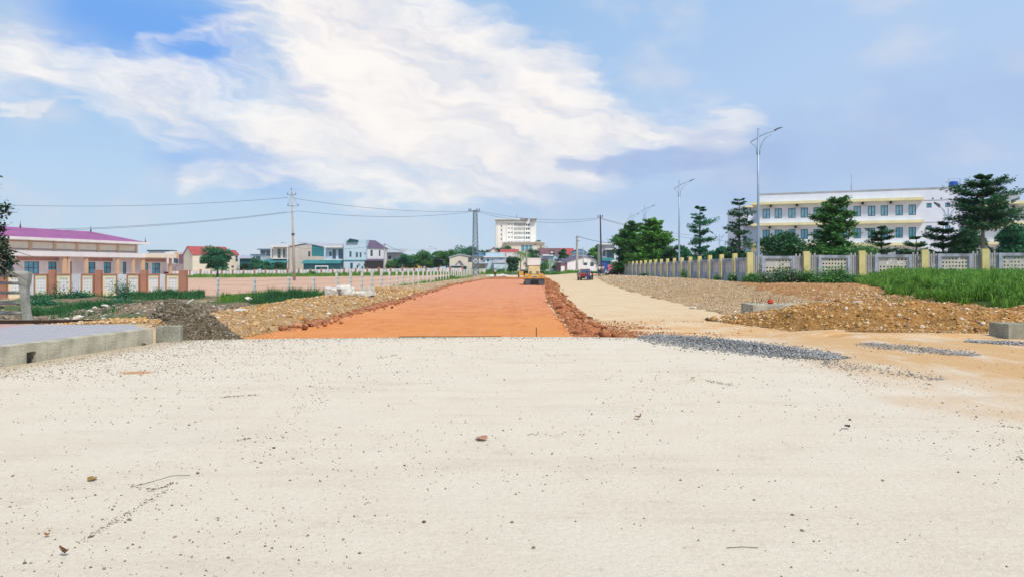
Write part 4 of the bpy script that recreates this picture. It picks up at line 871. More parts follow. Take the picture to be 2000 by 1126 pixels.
# cream house with red gable
q = Fac(376, 218, 466, 228, -1.0); t = q.root('gabled_house', 'cream two storey house with a raspberry red gabled roof behind the round tree', 'house')
ops = [rect(q, 452, 519, 456.5, 523), rect(q, 460, 500, 464.5, 511)]
he = q.z(420, 497); block(t, q.L, he, 9, M['cream'], ops); [window(t, o[0], o[2], o[1]-o[0], o[3]-o[2], gm='glass_dk', bars=0) for o in ops]
gable_roof(t, 0, q.L*.80, 0, 9, he, q.z(420, 481)-.2, M['redroof'], 'x', .35, gm=M['cream']); gable_roof(t, q.L*.80+.5, q.L, 0, 7, he+.01, q.z(455, 489), M['redroof'], 'x', .3, name='lower_roof', gm=M['cream'])
# sheds
t, q = fl_house('steel_shed', 'dark blue grey shed with a pale sloping roof right of the raspberry roofed house', 'shed', 468, 491, 224, 505, 532, M['tealdark'], 6); shed_roof(t, -1.0, q.L+.3, -1, q.z(470, 505), 6, q.z(470, 498), M['greyroof'], 'roof')
t, q = fl_house('blue_shed', 'pale blue framed shed standing beside the dark shed', 'shed', 491, 511, 226, 498, 532, M['paleblue'], 5, [(493, 501, 498, 514), (500, 501, 509, 514)]); MB().box(-.4, q.L+.3, -.5, 5, q.z(495, 498), q.z(495, 496.5)).build('roof', M['blueroof'], t)
t, q = fl_house('stilted_shed', 'high teal blue lean to with open upper floor left of the beige balcony house', 'shed', 508, 530, 236, 488, 532, M['grey'], 6, [(510, 491, 518, 500), (520, 491, 528, 500)]); MB().box(-1, q.L+.6, -.8, 6, q.z(510, 488), q.z(510, 486)).build('roof', M['blueroof'], t)
# beige balcony house
q = Fac(533, 214, 565, 214, -1.1); t = q.root('balcony_house', 'beige house with an upper balcony and teal awning, left of the tall concrete pole', 'house')
bops = [rect(q, 542, 486, 548, 504), rect(q, 553, 486, 563, 504)]
block(t, q.L, q.z(550, 482), 10, M['cream'], bops); [window(t, o[0], o[2], o[1]-o[0], o[3]-o[2], gm='glass_dk', bars=0, name='door') for o in bops]
MB().box(-.3, q.L, -1.8, -.003, q.z(550, 506), q.z(550, 504.5)).build('balcony_floor', M['white'], t)
b_ = MB(); [b_.box(i*.3, i*.3+.04, -1.75, -1.71, q.z(550, 504.5), q.z(550, 499)) for i in range(int(q.L/.3)+1)]; b_.box(0, q.L, -1.77, -1.69, q.z(550, 499)+.002, q.z(550, 498.3)); b_.build('balcony_railing', M['metaldk'], t)
MB().box(-.4, q.L+.1, -2.1, 0, q.z(550, 483), q.z(550, 479.5)).build('canopy', M['white'], t); MB().box(-.25, .1, -2.0, -1.7, q.z(550, 505), q.z(550, 483)).build('column', M['white'], t); MB().box(q.L-.3, q.L, -2.0, -1.7, -.6, q.z(550, 483)).build('column', M['white'], t)
shed_roof(t, q.x(515), q.L, -4.5, q.z(520, 514), -.0, q.z(520, 507), M['teal']); MB().box(q.x(517), q.L, -4.2, -4.1, -.5, q.z(520, 514)-.01).build('awning_screen', M['tealdark'], t)
q2 = Fac(565, 213, 634, 224, -1.1); loc_t = q2.root('long_house', 'long beige house with shallow gable and dark teal end bay behind the tall concrete pole', 'house')
pr = [(0, -.6), (q2.x(634), -.6), (q2.x(634), q2.z(632, 498)), (q2.x(609), q2.z(609, 481)), (q2.x(596), q2.z(596, 476.5)), (0, q2.z(566, 482))]
k = MB().prism(pr, 0, 9, 'y'); k.build('wall', M['beige'], loc_t)
window(loc_t, q2.x(602), q2.z(602, 501), 1.0, 2.0, y=-.12, gm='glass_dk', bars=0); window(loc_t, q2.x(593), q2.z(594, 514), .7, .9, y=-.12, gm='glass_dk', bars=0)
MB().quad((q2.x(609), -.03, q2.z(609, 500)), (q2.x(634), -.03, q2.z(634, 501)), (q2.x(634), -.03, q2.z(634, 484)), (q2.x(609), -.03, q2.z(609, 478.5))).quad((q2.x(609), -.04, q2.z(609, 500)), (q2.x(609), -.04, q2.z(609, 478.5)), (q2.x(609), 0, q2.z(609, 478.5)), (q2.x(609), 0, q2.z(609, 500))).build('teal_cladding', M['teal'], loc_t)
MB().tube([(-.2, -.2, q2.z(566, 481.5)), (q2.x(596), -.2, q2.z(596, 475.8)), (q2.x(634), -.2, q2.z(634, 483))], .16, 4).build('roof_edge', M['slate'], loc_t); shed_roof(loc_t, q2.x(608), q2.x(680), 2, q2.z(640, 483), 9, q2.z(640, 473), M['greyroof'], 'rear_roof')
# white blue balcony house
q = Fac(636, 212, 672, 212, -1.1); t = q.root('balcony_house', 'pale blue house with open upper balcony and wide green awning right of the tall pole', 'house')
bops = [rect(q, 643, 492, 648, 500), rect(q, 649.5, 487, 656, 506), rect(q, 661, 487, 670, 506)]
block(t, q.L, q.z(650, 484), 10, M['paleblue'], bops); [window(t, o[0], o[2], o[1]-o[0], o[3]-o[2], gm='glass_dk', bars=0, name='door') for o in bops]
MB().box(-.1, q.L-.1, -1.8, -.003, q.z(650, 508), q.z(650, 506.3)).build('balcony_floor', M['white'], t); b_ = MB(); [b_.box(i*.3, i*.3+.05, -1.75, -1.7, q.z(650, 506), q.z(650, 500.5)) for i in range(11)]; b_.box(0, 3.2, -1.77, -1.69, q.z(650, 500.5)+.002, q.z(650, 499.8)); b_.build('balcony_railing', M['metaldk'], t)
MB().box(-.2, q.L, -2.2, 0, q.z(650, 484), q.z(650, 480.5)).build('canopy', M['white'], t); shed_roof(t, -.2, q.L+.2, -2.2, q.z(650, 480.3), 6, q.z(650, 475), M['greyroof'], 'roof'); MB().box(-.15, .15, -2.0, -1.7, -.6, q.z(650, 484)).build('column', M['paleblue'], t)
shed_roof(t, q.x(596), q.x(671), -5.5, q.z(640, 515), -1.9, q.z(640, 508.5), M['teal']); MB().box(q.x(600), q.x(671), -5.2, -5.1, -.5, q.z(640, 515)-.01).build('awning_screen', M['tealdark'], t)
MB().box(q.x(625), q.x(650), -7.2, -7.0, q.z(640, 521), q.z(640, 519)).box(q.x(625), q.x(626.5), -7.2, -7.0, -.5, q.z(640, 521)-.002).box(q.x(648.5), q.x(650), -7.2, -7.0, -.5, q.z(640, 521)-.002).build('gate_frame', M['white'], t)
# tall pale blue house with white neighbour
t, q = fl_house('tall_house', 'tall pale blue house with flat parapet and a teal attic gable', 'house', 671, 715, 210, 468.5, 533, M['paleblue'], 9, [(682.5, 491, 686.5, 502), (695, 493, 699, 502.5), (702.5, 493, 706, 502.5), (712, 493, 714, 497.5), (684, 513.5, 689, 525), (696.5, 518, 699.5, 524), (706, 520, 709, 525), (711.5, 516, 714, 520)], gm='glass_dk')
MB().box(-.2, q.L+.003, -.25, -.003, q.z(690, 509.5), q.z(690, 508)).build('string_course', M['teal'], t)
k = MB().prism([(q.x(677), q.z(680, 473)), (q.x(684), q.z(684, 466)), (q.x(700), q.z(700, 469)), (q.x(700), q.z(700, 473))], -.8, -.003, 'y'); k.build('attic_gable', M['tealdark'], t)
aircon(t, q.x(702), q.z(702, 517))
t, q = fl_house('white_house', 'white two storey house with dark violet hipped roof and black awning', 'house', 715.3, 749, 212, 483.5, 533, M['white'], 8, [(723.5, 488.5, 728, 500.5), (740, 489, 743, 500.5)])
h_ = q.z(730, 483.5); k = MB(); x1 = q.L; k.quad((0, -.5, h_), (x1+.4, -.5, h_-.3), (q.x(729)+.2, 4, q.z(729, 469)), (0, 4, q.z(716, 468))); k.quad((x1+.4, -.5, h_-.3), (x1+.4, 8, h_-.3), (q.x(729)+.2, 4, q.z(729, 469))); k.quad((0, -.5, h_), (0, 4, q.z(716, 468)), (0, 8, h_)); k.quad((0, 8, h_), (0, 4, q.z(716, 468)), (q.x(729)+.2, 4, q.z(729, 469)), (x1+.4, 8, h_-.3)); k.build('roof', M['slate'], t)
shed_roof(t, .1, x1+.8, -4, q.z(730, 509.5), -.0, q.z(730, 506), M['slate']); MB().box(.3, x1+.6, -3.8, -3.7, -.5, q.z(730, 509.5)-.01).build('awning_screen', M['frame'], t)
t, q = fl_house('open_shed', 'grey blue metal shed with open porch right of the violet roofed house', 'shed', 752, 783, 226, 493, 533, M['grey'], 7, [(758, 500, 764, 507)]); shed_roof(t, -.5, q.L+2, -2, q.z(760, 492), 6, q.z(760, 485), M['greyroof'], 'roof'); MB().box(-.2, q.x(760), -3, -2, q.z(755, 487), q.z(755, 485)).build('porch_roof', M['metaldk'], t)
# small yellow shrine roof
t, q = fl_house('shrine', 'small yellow house with warped red tiled roof above the far white wall', 'shrine', 765, 820, 252, 520, 533, M['yelshrine'], 6); hip_roof(t, 0, q.L, 0, 6, q.z(790, 520.5), q.z(790, 513.5), M['redroof'], .5, 1.5)
MB().prism([(q.x(806), q.z(806, 524)), (q.x(812), q.z(812, 514)), (q.x(821), q.z(821, 521)), (q.x(821), q.z(821, 526))], -1.2, -.52, 'y').build('gable_front', M['yelshrine'], t)

# centre
q = Fac(878, 262, 922, 262, -.8); t = q.root('warehouse', 'cream warehouse with shallow gable left of the lattice tower', 'warehouse')
MB().prism([(0, -.6), (q.L, -.6), (q.L, q.z(915, 502)), (q.x(898), q.z(898, 497)), (0, q.z(880, 503))], 0, 9, 'y').build('wall', M['cream'], t); window(t, q.x(914.5), q.z(915, 512), 1.3, 1.6, y=-.12, gm='glass_dk'); 
MB().tube([(-.3, -.2, q.z(880, 502.7)), (q.x(898), -.2, q.z(898, 496.6)), (q.L+.3, -.2, q.z(915, 501.6))], .22, 4).build('roof_edge', M['greyroof'], t)
t, q = fl_house('hut', 'small hut with pointed cream gable in front of the warehouse', 'hut', 880, 910, 254, 520, 533, M['tealdark'], 5); gable_roof(t, q.x(890), q.x(904), 0, 4, q.z(895, 518), q.z(895, 509.5), M['slate'], 'y', .5, gm=M['cream']); shed_roof(t, -.2, q.L, -1.5, q.z(895, 520), .6, q.z(895, 518), M['greyroof'], 'roof')
t, q = fl_house('pale_villa', 'pale green house with teal hipped roof directly behind the lattice tower', 'house', 922, 950, 262, 501, 533, M['cream'], 8, [(938.5, 503.5, 943.5, 508.5)]); hip_roof(t, 0, q.L, 0, 8, q.z(930, 501), q.z(930, 492.5), M['blueroof'], .6)
shed_roof(t, q.x(928), q.x(955), -6, q.z(940, 515), 0, q.z(940, 509), M['greyroof'])
t, q = fl_house('flat_roofed_house', 'wide pale blue flat roofed house with set back upper floor, right of the pylon', 'house', 947, 996, 258, 502, 533, M['paleblue'], 9, [(951, 506, 955, 511), (962, 506, 966, 509), (975, 505.5, 981, 507.5)])
MB().box(-.4, q.L+.4, -.8, 0, q.z(960, 502.5), q.z(960, 500.5)).build('cornice', M['white'], t); MB().box(.2, q.x(983), 1, 8, q.z(960, 500.5), q.z(960, 493.5)).build('upper_floor', M['paleblue'], t)
shed_roof(t, q.x(963), q.x(997), -4, q.z(970, 514), -.0, q.z(970, 507.5), M['greyroof']); MB().box(q.x(965), q.x(996), -3.7, -3.6, -.5, q.z(970, 515)).build('porch_wall', M['paleblue'], t)
t, q = fl_house('red_roofed_house', 'white house with long red tiled gabled roof below the tower block, left side', 'house', 954, 1011, 300, 493, 533, M['white'], 9, [(986, 496, 989, 502)]); gable_roof(t, 0, q.x(975), -.5, 9, q.z(960, 493), q.z(960, 483), M['redroof'], 'y', .6, gm=M['white']); gable_roof(t, q.x(975)+.8, q.L, .5, 9, q.z(1000, 494), q.z(1000, 487), M['redroof'], 'x', .5, gm=M['white'], name='side_roof')
t, q = fl_house('gabled_house', 'white house with brown tiled roof and two small gables right of the roller', 'house', 1058, 1092, 262, 497, 533, M['paleblue'], 8, [(1086.5, 497, 1089, 503)]); gable_roof(t, 0, q.L, .5, 8, q.z(1070, 497), q.z(1070, 485), M['brownroof'], 'x', .6, gm=M['white'])
gable_roof(t, q.x(1074), q.x(1082), -1.2, 3, q.z(1078, 495), q.z(1078, 488), M['brownroof'], 'y', .3, name='dormer_roof', gm=M['white']); MB().box(-1, q.x(1070), -3, -.003, q.z(1060, 508), q.z(1060, 506)).build('porch_roof', M['brownroof'], t); MB().box(q.x(1060), q.x(1081), -1.0, -.003, q.z(1065, 500), q.z(1065, 497.5)).build('balcony', M['white'], t)
t, q = fl_house('red_roofed_house', 'white house with raspberry red roof partly behind a dark tree right of the roller', 'house', 1090, 1119, 285, 497, 533, M['white'], 8); gable_roof(t, 0, q.L, 0, 8, q.z(1100, 497), q.z(1100, 485), M['redroof'], 'x', .6, gm=M['white'])
t, q = fl_house('stair_house', 'small white house with dark spiral stair and black awning left of the leaning pole', 'house', 1084, 1128, 254, 506, 533, M['white'], 6, [(1088, 509, 1095, 520)]); MB().box(q.x(1083), q.x(1104), -2.5, -.003, q.z(1095, 508), q.z(1095, 506)).build('awning', M['tealdark'], t)
q = Fac(1096, 232, 1174, 236, -.5); t = q.root('low_gabled_house', 'low white house with grey violet shallow roof behind the red pickup', 'house')
pr = [(q.x(1108), -.6), (q.L, -.6), (q.L, q.z(1173, 509)), (q.x(1150), q.z(1150, 502.5)), (q.x(1140), q.z(1140, 502)), (q.x(1108), q.z(1108, 511))]
MB().prism(pr, 0, 9, 'y').build('wall', M['white'], t); window(t, q.x(1139.5), q.z(1140, 518), 1.3, .8, y=-.12, gm='glass_dk'); window(t, q.x(1153), q.z(1153, 520), 1.1, 1.2, y=-.12, gm='glass_dk')
k = MB(); k.quad((q.x(1105), -.4, q.z(1105, 511.5)), (q.x(1142), -.4, q.z(1142, 501.3)), (q.x(1142), 9, q.z(1142, 498.5)), (q.x(1112), 9, q.z(1108, 508))); k.quad((q.x(1142), -.4, q.z(1142, 501.3)), (q.L+.3, -.4, q.z(1173, 508)), (q.L+.3, 9, q.z(1173, 500)), (q.x(1142), 9, q.z(1142, 498.5))); k.build('roof', M['slate'], t)
MB().box(q.x(1096), q.x(1108)-.003, .3, 5, -.5, q.z(1100, 513)).build('side_shed', M['brickp'], t); MB().box(q.x(1096), q.x(1103), .1, .3-.003, -.5, q.z(1100, 520)).build('low_wall', M['white'], t)
t, q = fl_house('blue_roofed_house', 'pale house with blue hipped roof behind the leaning concrete pole', 'house', 1119, 1146, 272, 494, 533, M['paleblue'], 7, [(1124, 497, 1128, 501)]); hip_roof(t, 0, q.L, 0, 7, q.z(1130, 494), q.z(1130, 486), M['blueroof'], .7)
# shop by the right kerb
t, q = fl_house('shop_house', 'grey two storey shop with a white roof frame and blue shutters behind the parked motorbikes', 'shop', 1175, 1199, 176, 478, 535, M['grey'], 8, [(1177, 490, 1181.5, 500), (1185.5, 489, 1197.5, 503.5)], gm='glass_dk')
MB().box(-.4, q.L+.5, -.7, 1, q.z(1185, 478), q.z(1185, 476)).build('roof_slab', M['white'], t); MB().box(q.L+.003, q.L+.35, -.6, 6, -.5, q.z(1185, 478)-.003).build('side_wall', M['white'], t); MB().box(q.x(1181), q.x(1198), -1.1, -.003, q.z(1185, 488), q.z(1185, 486)).build('window_hood', M['white'], t)
shed_roof(t, q.x(1169), q.L-.1, -4, q.z(1185, 510), -.0, q.z(1185, 504.5), M['teal']); MB().box(q.x(1169.5), q.x(1196), -3.8, -3.7, -.4, q.z(1185, 510)-.01).build('blue_shutter', M['bluetarp'], t)
t, q = fl_house('small_kiosk', 'white kiosk half hidden by the pale green tree left end of the wall', 'kiosk', 1196, 1207, 168, 508, 536, M['white'], 4)
bn = thing('banner', 'bright pink banner on a frame beside the parked motorbikes', 'banner', (X(1193, 150), 150, -.3)); MB().box(-.62, .66, -.03, .03, 1.0, 2.4).build('cloth', M['pink'], bn); MB().tube([(-.62, .05, 0), (-.62, .05, 2.4)], .03, 6).build('pole', M['metaldk'], bn); MB().tube([(.6, .05, 0), (.6, .05, 2.2)], .03, 6).build('pole', M['metaldk'], bn)

# ---------------------------------------------------------------- tower block
D = 600.; q = Fac(968, D, 1047, D, -.5); zz = lambda py: q.z(1000, py)
tw = q.root('tower_block', 'tall cream white tower block with flat overhanging roof in the far centre', 'tower')
ops = []
rows = [(435.5, 441.5), (444.5, 449.8), (453, 458.3), (461.8, 467.2), (470.5, 473)]
for a, b in rows:
    for i in range(9): x = 1004.2+i*2.42; ops.append((q.x(x), q.x(x+1.25), zz(b), zz(a)))
rows2 = [(437, 441.2), (445, 449), (453.5, 457.8), (462.5, 466.8), (471, 473)]
for a, b in rows2:
    for x0, x1 in ((1027, 1030), (1030.9, 1034.5)): ops.append((q.x(x0), q.x(x1), zz(b), zz(a)))
    for x0, x1 in ((992, 996), (998, 1001)): ops.append((q.x(x0), q.x(x1), zz(a+1.8), zz(a)))
for py in (439.5, 447.5, 456.5, 465): ops.append((q.x(978), q.x(979.8), zz(py+4), zz(py)))
block(tw, q.L, zz(431), 26, M['cream'], ops, x0=0)
tw.children[0].data.materials[0] = mat('tower_cream_render', (.86, .83, .76), .8, .04, .1)
for o in ops: window(tw, o[0], o[2], o[1]-o[0], o[3]-o[2], gm='glass_dk', bars=0, fw=.12)
for xx in (971.5, 981.5, 989.5, 1001.8, 1025.6, 1036.5): MB().box(q.x(xx)-.2, q.x(xx)+.2, -.5, -.003, 0, zz(432)).build('rib', M['white'], tw)
MB().box(q.x(966), q.x(993), -3, 26, zz(429.5), zz(427.8)).build('roof_slab', M['white'], tw); MB().box(q.x(993)+.02, q.x(1026), -3, 24, zz(429.8), zz(428)).build('roof_slab', M['white'], tw); MB().box(q.x(1016), q.x(1032), -4, 20, zz(428)+.02, zz(426.6)).build('roof_slab', M['grey'], tw); MB().box(q.x(1036), q.x(1048.5), -4, 24, zz(429), zz(427.3)).build('roof_slab', M['grey'], tw)
MB().box(q.x(1039), q.x(1045), 0.3, 20, zz(431)+.003, zz(429)-.003).build('roof_core', M['cream'], tw); MB().box(q.x(1027), q.x(1031), .3, 10, zz(431)+.003, zz(428.1)).build('roof_core', M['cream'], tw); MB().box(q.x(976), q.x(988), 2, 20, zz(431)+.003, zz(429.5)-.003).build('roof_core', M['cream'], tw); MB().box(q.x(998), q.x(1012), 2, 20, zz(431)+.003, zz(430)).build('roof_core', M['dark'], tw)
MB().box(q.x(967.2), -.003, 4, 20, 0, zz(438)).build('shaded_side', M['paleblue'], tw)  # shaded left side of the tower, its blue shade put in as colour
MB().tube([(q.x(1009), 5, zz(428)), (q.x(1009), 5, zz(418))], .22, 6).build('mast', M['metal'], tw)
ops = [(q.x(a), q.x(b), zz(492), zz(480)) for a, b in ((1017.5, 1023.8), (1025.2, 1031.2), (1032.6, 1038.5))]
pod = MB().facade(q.x(989), q.x(1062), -.6, zz(475), ops, -16); pod.quad((q.x(989), -16, -.6), (q.x(989), -16, zz(475)), (q.x(989), -.01, zz(475)), (q.x(989), -.01, -.6)); pod.quad((q.x(1062), -16, -.6), (q.x(1062), 10, -.6), (q.x(1062), 10, zz(475)), (q.x(1062), -16, zz(475))); pod.build('podium', M['cream'], tw)
for o in ops: window(tw, o[0], o[2], o[1]-o[0], o[3]-o[2], y=-16, gm='glass', bars=2, hbar=3, fw=.14, name='curtain_wall')
MB().box(q.x(983), q.x(1063), -18, 10, zz(475)+.003, zz(473.8)).build('podium_roof', M['white'], tw)
def text(s, parent, loc, size, m, rz=0, name='lettering'):
    c = bpy.data.curves.new(name, 'FONT'); c.body = s; c.size = size; c.extrude = .01; c.align_x = 'CENTER'; c.materials.append(m)
    o = bpy.data.objects.new(name, c); COL.objects.link(o); o.parent = parent; o.location = loc; o.rotation_euler = (R(90), 0, rz); return o
k = MB(); [k.box(q.x(1040.5+i*1.2), q.x(1041.3+i*1.2), -16.12, -16.003, zz(479.6), zz(478.2)) for i in range(5)]; k.build('sign_letters', M['metaldk'], tw)

# ================================================================ walls
# near left wall: brown pillars, cream panels with white breeze blocks, white ribbed sheets
M['wcream'] = mat('wall_cream_paint', (.74, .68, .47), .85, .06, .8, dirt=.15, dirtcol=(.40, .34, .24))
M['wbrown'] = mat('wall_brown_paint', (.42, .20, .135), .85, .1, 1, dirt=.15)
M['wblock'] = mat('wall_white_block', (.72, .74, .76), .85, .06, 3, dirt=.2)
M['wrib'] = mat('white_ribbed_sheet', (.66, .68, .72), .7, .06, 2, dirt=.15)
def block_mesh(w, h, dep, hole, m, name='breeze_block'):
    k = MB(); a = (w-hole*w)/2; b = (h-hole*h)/2; k.box(0, w, 0, dep, 0, b); k.box(0, w, 0, dep, h-b, h); k.box(0, a, 0, dep, b, h-b); k.box(w-a, w, 0, dep, b, h-b); return k.mesh(name, m)
WA = Vector((-48.5, 62.5)); WB = Vector((X(357, 64.6), 64.6)); wu = (WB-WA).normalized(); 
lw = thing('perimeter_wall', 'cream wall with brown pillars and white block lattices before the purple roofed hall', 'wall', (WA.x, WA.y, -1.15), math.atan2(wu.y, wu.x))
def wx(px): k = (px-1000)/F; return (k*WA.y-WA.x)/(wu.x-k*wu.y)
lat = block_mesh(.235, .235, .12, .42, M['wblock'])
hb = 2.2; zb_ = -1.15
def cpanel(x0, x1):
    w = x1-x0; lx0 = x0+w/2-.235*1.5; lx1 = lx0+.235*3; z0 = .66; z1 = z0+.235*5
    k = MB().facade(x0, x1, -.4, hb-.12, [(lx0, lx1, z0, z1)], 0, .2); k.facade(x0, x1, -.4, hb-.12, [(lx0, lx1, z0, z1)], .2, 0); k.quad((x0, 0, hb-.12), (x1, 0, hb-.12), (x1, .2, hb-.12), (x0, .2, hb-.12))
    k.build('panel', M['wcream'], lw); MB().box(x0-.04, x1+.04, -.05, .25, hb-.118, hb).build('coping', M['wbrown'], lw)
    for s_ in (x0, x1): MB().box(s_-.05, s_+.05, -.04, .24, -.4, hb-.12).build('edge_strip', M['wbrown'], lw)
    for i in range(3):
        for j in range(5): link('breeze_block', lat, lw, (lx0+i*.235, .04, z0+j*.235))
def ribs(x0, x1):
    k = MB(); n = max(3, int((x1-x0)/.14)); st = (x1-x0)/n
    for i in range(n): k.box(x0+i*st, x0+i*st+st*.6, .02, .12, .15, hb-.05)
    k.box(x0, x1, .09, .16, -.4, hb-.08); k.build('ribbed_panel', M['wrib'], lw)
pill = [wx(p_) for p_ in (-78, 7, 102, 192, 281)]
for i, p_ in enumerate(pill):
    MB().box(p_-.27, p_+.25, -.12, .3, -.5, hb+.32).build('pillar', M['wbrown'], lw, bevel=.02)
edges = []
for a, b in ((pill[0], pill[1]), (pill[1], pill[2]), (pill[2], pill[3]), (pill[3], pill[4])):
    w = b-a; cpanel(a+.33, a+w*.40); ribs(a+w*.40+.06, a+w*.64-.06); cpanel(a+w*.64, b-.42)
a, b = pill[4], wx(351); cpanel(a+.33, a+(b-a)*.42); ribs(a+(b-a)*.42+.06, a+(b-a)*.62-.06); cpanel(a+(b-a)*.62, b-.04)
MB().box(b+.02, b+.55, -.14, .5, -.5, hb+.30).build('pillar', M['wbrown'], lw, bevel=.02)
# far field wall
FA = Vector((X(330, 264), 264)); FB = Vector((X(918, 244), 244)); fu = (FB-FA).normalized(); FLn = (FB-FA).length
fw_ = thing('field_wall', 'long low white wall with brown pillars along the far side of the pinkish field', 'wall', (FA.x, FA.y, 0), math.atan2(fu.y, fu.x))
pm = MB().box(-.26, .26, -.15, .25, -.5, 2.45).mesh('pillar', M['wbrown']); p2 = MB().box(-.36, .36, -.18, .28, -.5, 2.6).mesh('pillar', M['wbrown'])
pa = MB().box(0, 1.18, 0, .15, -.5, 2.1).mesh('panel', M['white']); pb = MB().box(0, 1.18, 0, .12, -.5, 2.05).mesh('panel', M['wrib']); ps = MB().box(0, .10, -.05, .2, -.5, 2.15).mesh('edge_strip', M['wbrown']); pq = MB().box(.22, .96, -.02, -.003, .3, 1.75).mesh('lattice_panel', M['grey'])
n = int(FLn/4.15)
for i in range(n+1):
    x = i*4.15; g_ = FA+fu*x; zg = Hs(g_.x, g_.y)+.08; link('pillar', p2 if i % 8 == 3 else pm, fw_, (x, 0, zg))
    if i == n: break
    for j in range(3):
        xx = x+.3+j*1.22; link('panel', pb if j == 1 else pa, fw_, (xx, 0, zg))
        if j != 1: link('edge_strip', ps, fw_, (xx-.06 if j == 2 else xx+1.14, 0, zg))

# right wall: yellow posts, concrete frames with block lattices, pickets
M['ypost'] = mat('yellow_post_paint', (.70, .62, .27), .85, .08, 1.4, dirt=.4, dirtcol=(.30, .26, .14))
M['wconc'] = mat('stained_wall_concrete', (.44, .49, .57), .9, .16, 1.1, dirt=.75, dirtcol=(.085, .085, .08))
M['wpick'] = mat('picket_concrete', (.44, .44, .45), .9, .15, 2.5, dirt=.7, dirtcol=(.09, .085, .075))
M['wcreamblock'] = mat('cream_breeze_block', (.66, .62, .52), .9, .1, 4, dirt=.35)
M['patch'] = mat('white_patched_block', (.60, .58, .55), .9, .15, 3, dirt=.5, dirtcol=(.3, .22, .2))
CX, CY = X(1465, 55), 55.
posts = [(X(p_, d_), d_) for p_, d_ in ((1465, 55), (1575, 54.4), (1683.5, 53.8), (1806, 52.4), (1924, 51.4), (2050, 50.4), (2185, 49.3))]
rwall = thing('perimeter_wall', 'long stained concrete wall with yellow posts and block lattices along the right side', 'wall', (0, 0, 0))
ypm = MB().box(-.21, .21, -.2, .2, -.6, 2.22).mesh('post', M['ypost'])
bb = block_mesh(.295, .305, .14, .54, M['wcreamblock']); bbf = MB().box(0, .295, .02, .12, 0, .305).mesh('breeze_block', M['patch'])
pk = [MB().box(0, .10, 0, .1, 0, h_).mesh('picket', M['wpick']) for h_ in (1.95, 1.9)]
rb = random.Random(4)
def ground_r(p): return {0: .50, 1: .55, 2: .58, 3: .62, 4: .66, 5: .7, 6: .72}[p]
for i, (x, y) in enumerate(posts):
    zg = ground_r(i); nx_ = posts[min(i+1, len(posts)-1)]; pv_ = posts[max(i-1, 0)]; rz = math.atan2(nx_[1]-pv_[1], nx_[0]-pv_[0])
    pt_ = link('post', ypm, rwall, (x, y, zg-.0), rz); pt_.rotation_euler.y = rb.uniform(-.012, .012)
    if i == len(posts)-1: break
    x2, y2 = posts[i+1]; rz = math.atan2(y2-y, x2-x); L = math.hypot(x2-x, y2-y); zg += .02; T = 1.90
    def P_(s, dy=0): return (x+(x2-x)*s/L-math.sin(rz)*dy, y+(y2-y)*s/L+math.cos(rz)*dy)
    fw0, fw1 = .86, L-.82; o0 = fw0+(fw1-fw0)*.11; o1 = o0+.295*6.0; 
    nb = 8; bw = (fw1-fw0)*.78/nb; o1 = o0+bw*nb; z0, z1 = .66, 1.68
    k = MB().facade(fw0, fw1, -.7, T, [(o0, o1, z0, z1)], 0, .24); k.facade(fw0, fw1, -.7, T, [(o0, o1, z0, z1)], .24, 0); k.quad((fw0, 0, T), (fw1, 0, T), (fw1, .24, T), (fw0, .24, T)); k.quad((fw0, 0, -.7), (fw0, 0, T), (fw0, .24, T), (fw0, .24, -.7)); k.quad((fw1, 0, -.7), (fw1, .24, -.7), (fw1, .24, T), (fw1, 0, T))
    k.build('panel', M['wconc'], rwall, (x, y, zg), rz)
    k = MB().box(fw0-.02, fw0+.17, -.05, -.003, -.7, T+.02).box(fw1-.17, fw1+.02, -.05, -.003, -.7, T+.02).box(fw0+.172, fw1-.172, -.04, -.003, T-.2, T+.01).build('frame_rib', M['wconc'], rwall, (x, y, zg), rz)
    hh = (z1-z0)/4
    for a in range(nb):
        for b in range(4):
            solid = (i == 0 and b == 2 and a not in (3, 5)) or (i == 0 and b == 3 and rb.random() < .4) or (i == 1 and b == 3 and a < 2) or (i > 1 and b >= 2 and rb.random() < .3)
            px_, py_ = P_(o0+a*bw, .06); o = link('breeze_block', bbf if solid else bb, rwall, (px_, py_, zg+z0+b*hh), rz); o.scale = (bw/.295*.985, 1, hh/.305*.985)
    for s0, s1 in ((.24, fw0-.03), (fw1+.04, L-.24)):
        n = 4 if s1-s0 > .5 else 3; st = (s1-s0)/n
        for a in range(n): px_, py_ = P_(s0+a*st+st*.2, .08); link('picket', pk[a % 2], rwall, (px_, py_, zg+.12-.1*(a % 2)), rz+0)
        px_, py_ = P_(s0, .02); MB().box(0, s1-s0, 0, .2, -.7, .42).build('plinth', M['wpick'], rwall, (px_, py_, zg), rz)
# side run away from the camera
nb_ = 19; pbm = None
k = MB(); T = 1.86
k.facade(.3, 3.7, -.7, T, [(.9, 3.1, .7, 1.6)], 0, .1); k.box(.3, .62, -.06, -.003, -.7, T+.02); k.box(3.38, 3.7, -.06, -.003, -.7, T+.02); side_panel = k.mesh('panel', M['wconc'])
side_lat = MB().box(.9, 3.1, .06, .12, .7, 1.6).mesh('lattice', M['patch'])
side_pick = MB(); [side_pick.box(-.14+3.9*j_, -.14+3.9*j_+.09, .02, .12, -.6, 1.8) for j_ in ()]
for i in range(nb_):
    y = 55+3.95*(i+1); x = 17.7+.0165*(y-55); zg = .50-.26*(i+1)/nb_
    link('post', ypm, rwall, (x, y, zg), R(89)).scale = (.8, .8, 1)
    o = link('panel', side_panel, rwall, (x, y-.0, zg), R(-91)); link('lattice', side_lat, o)

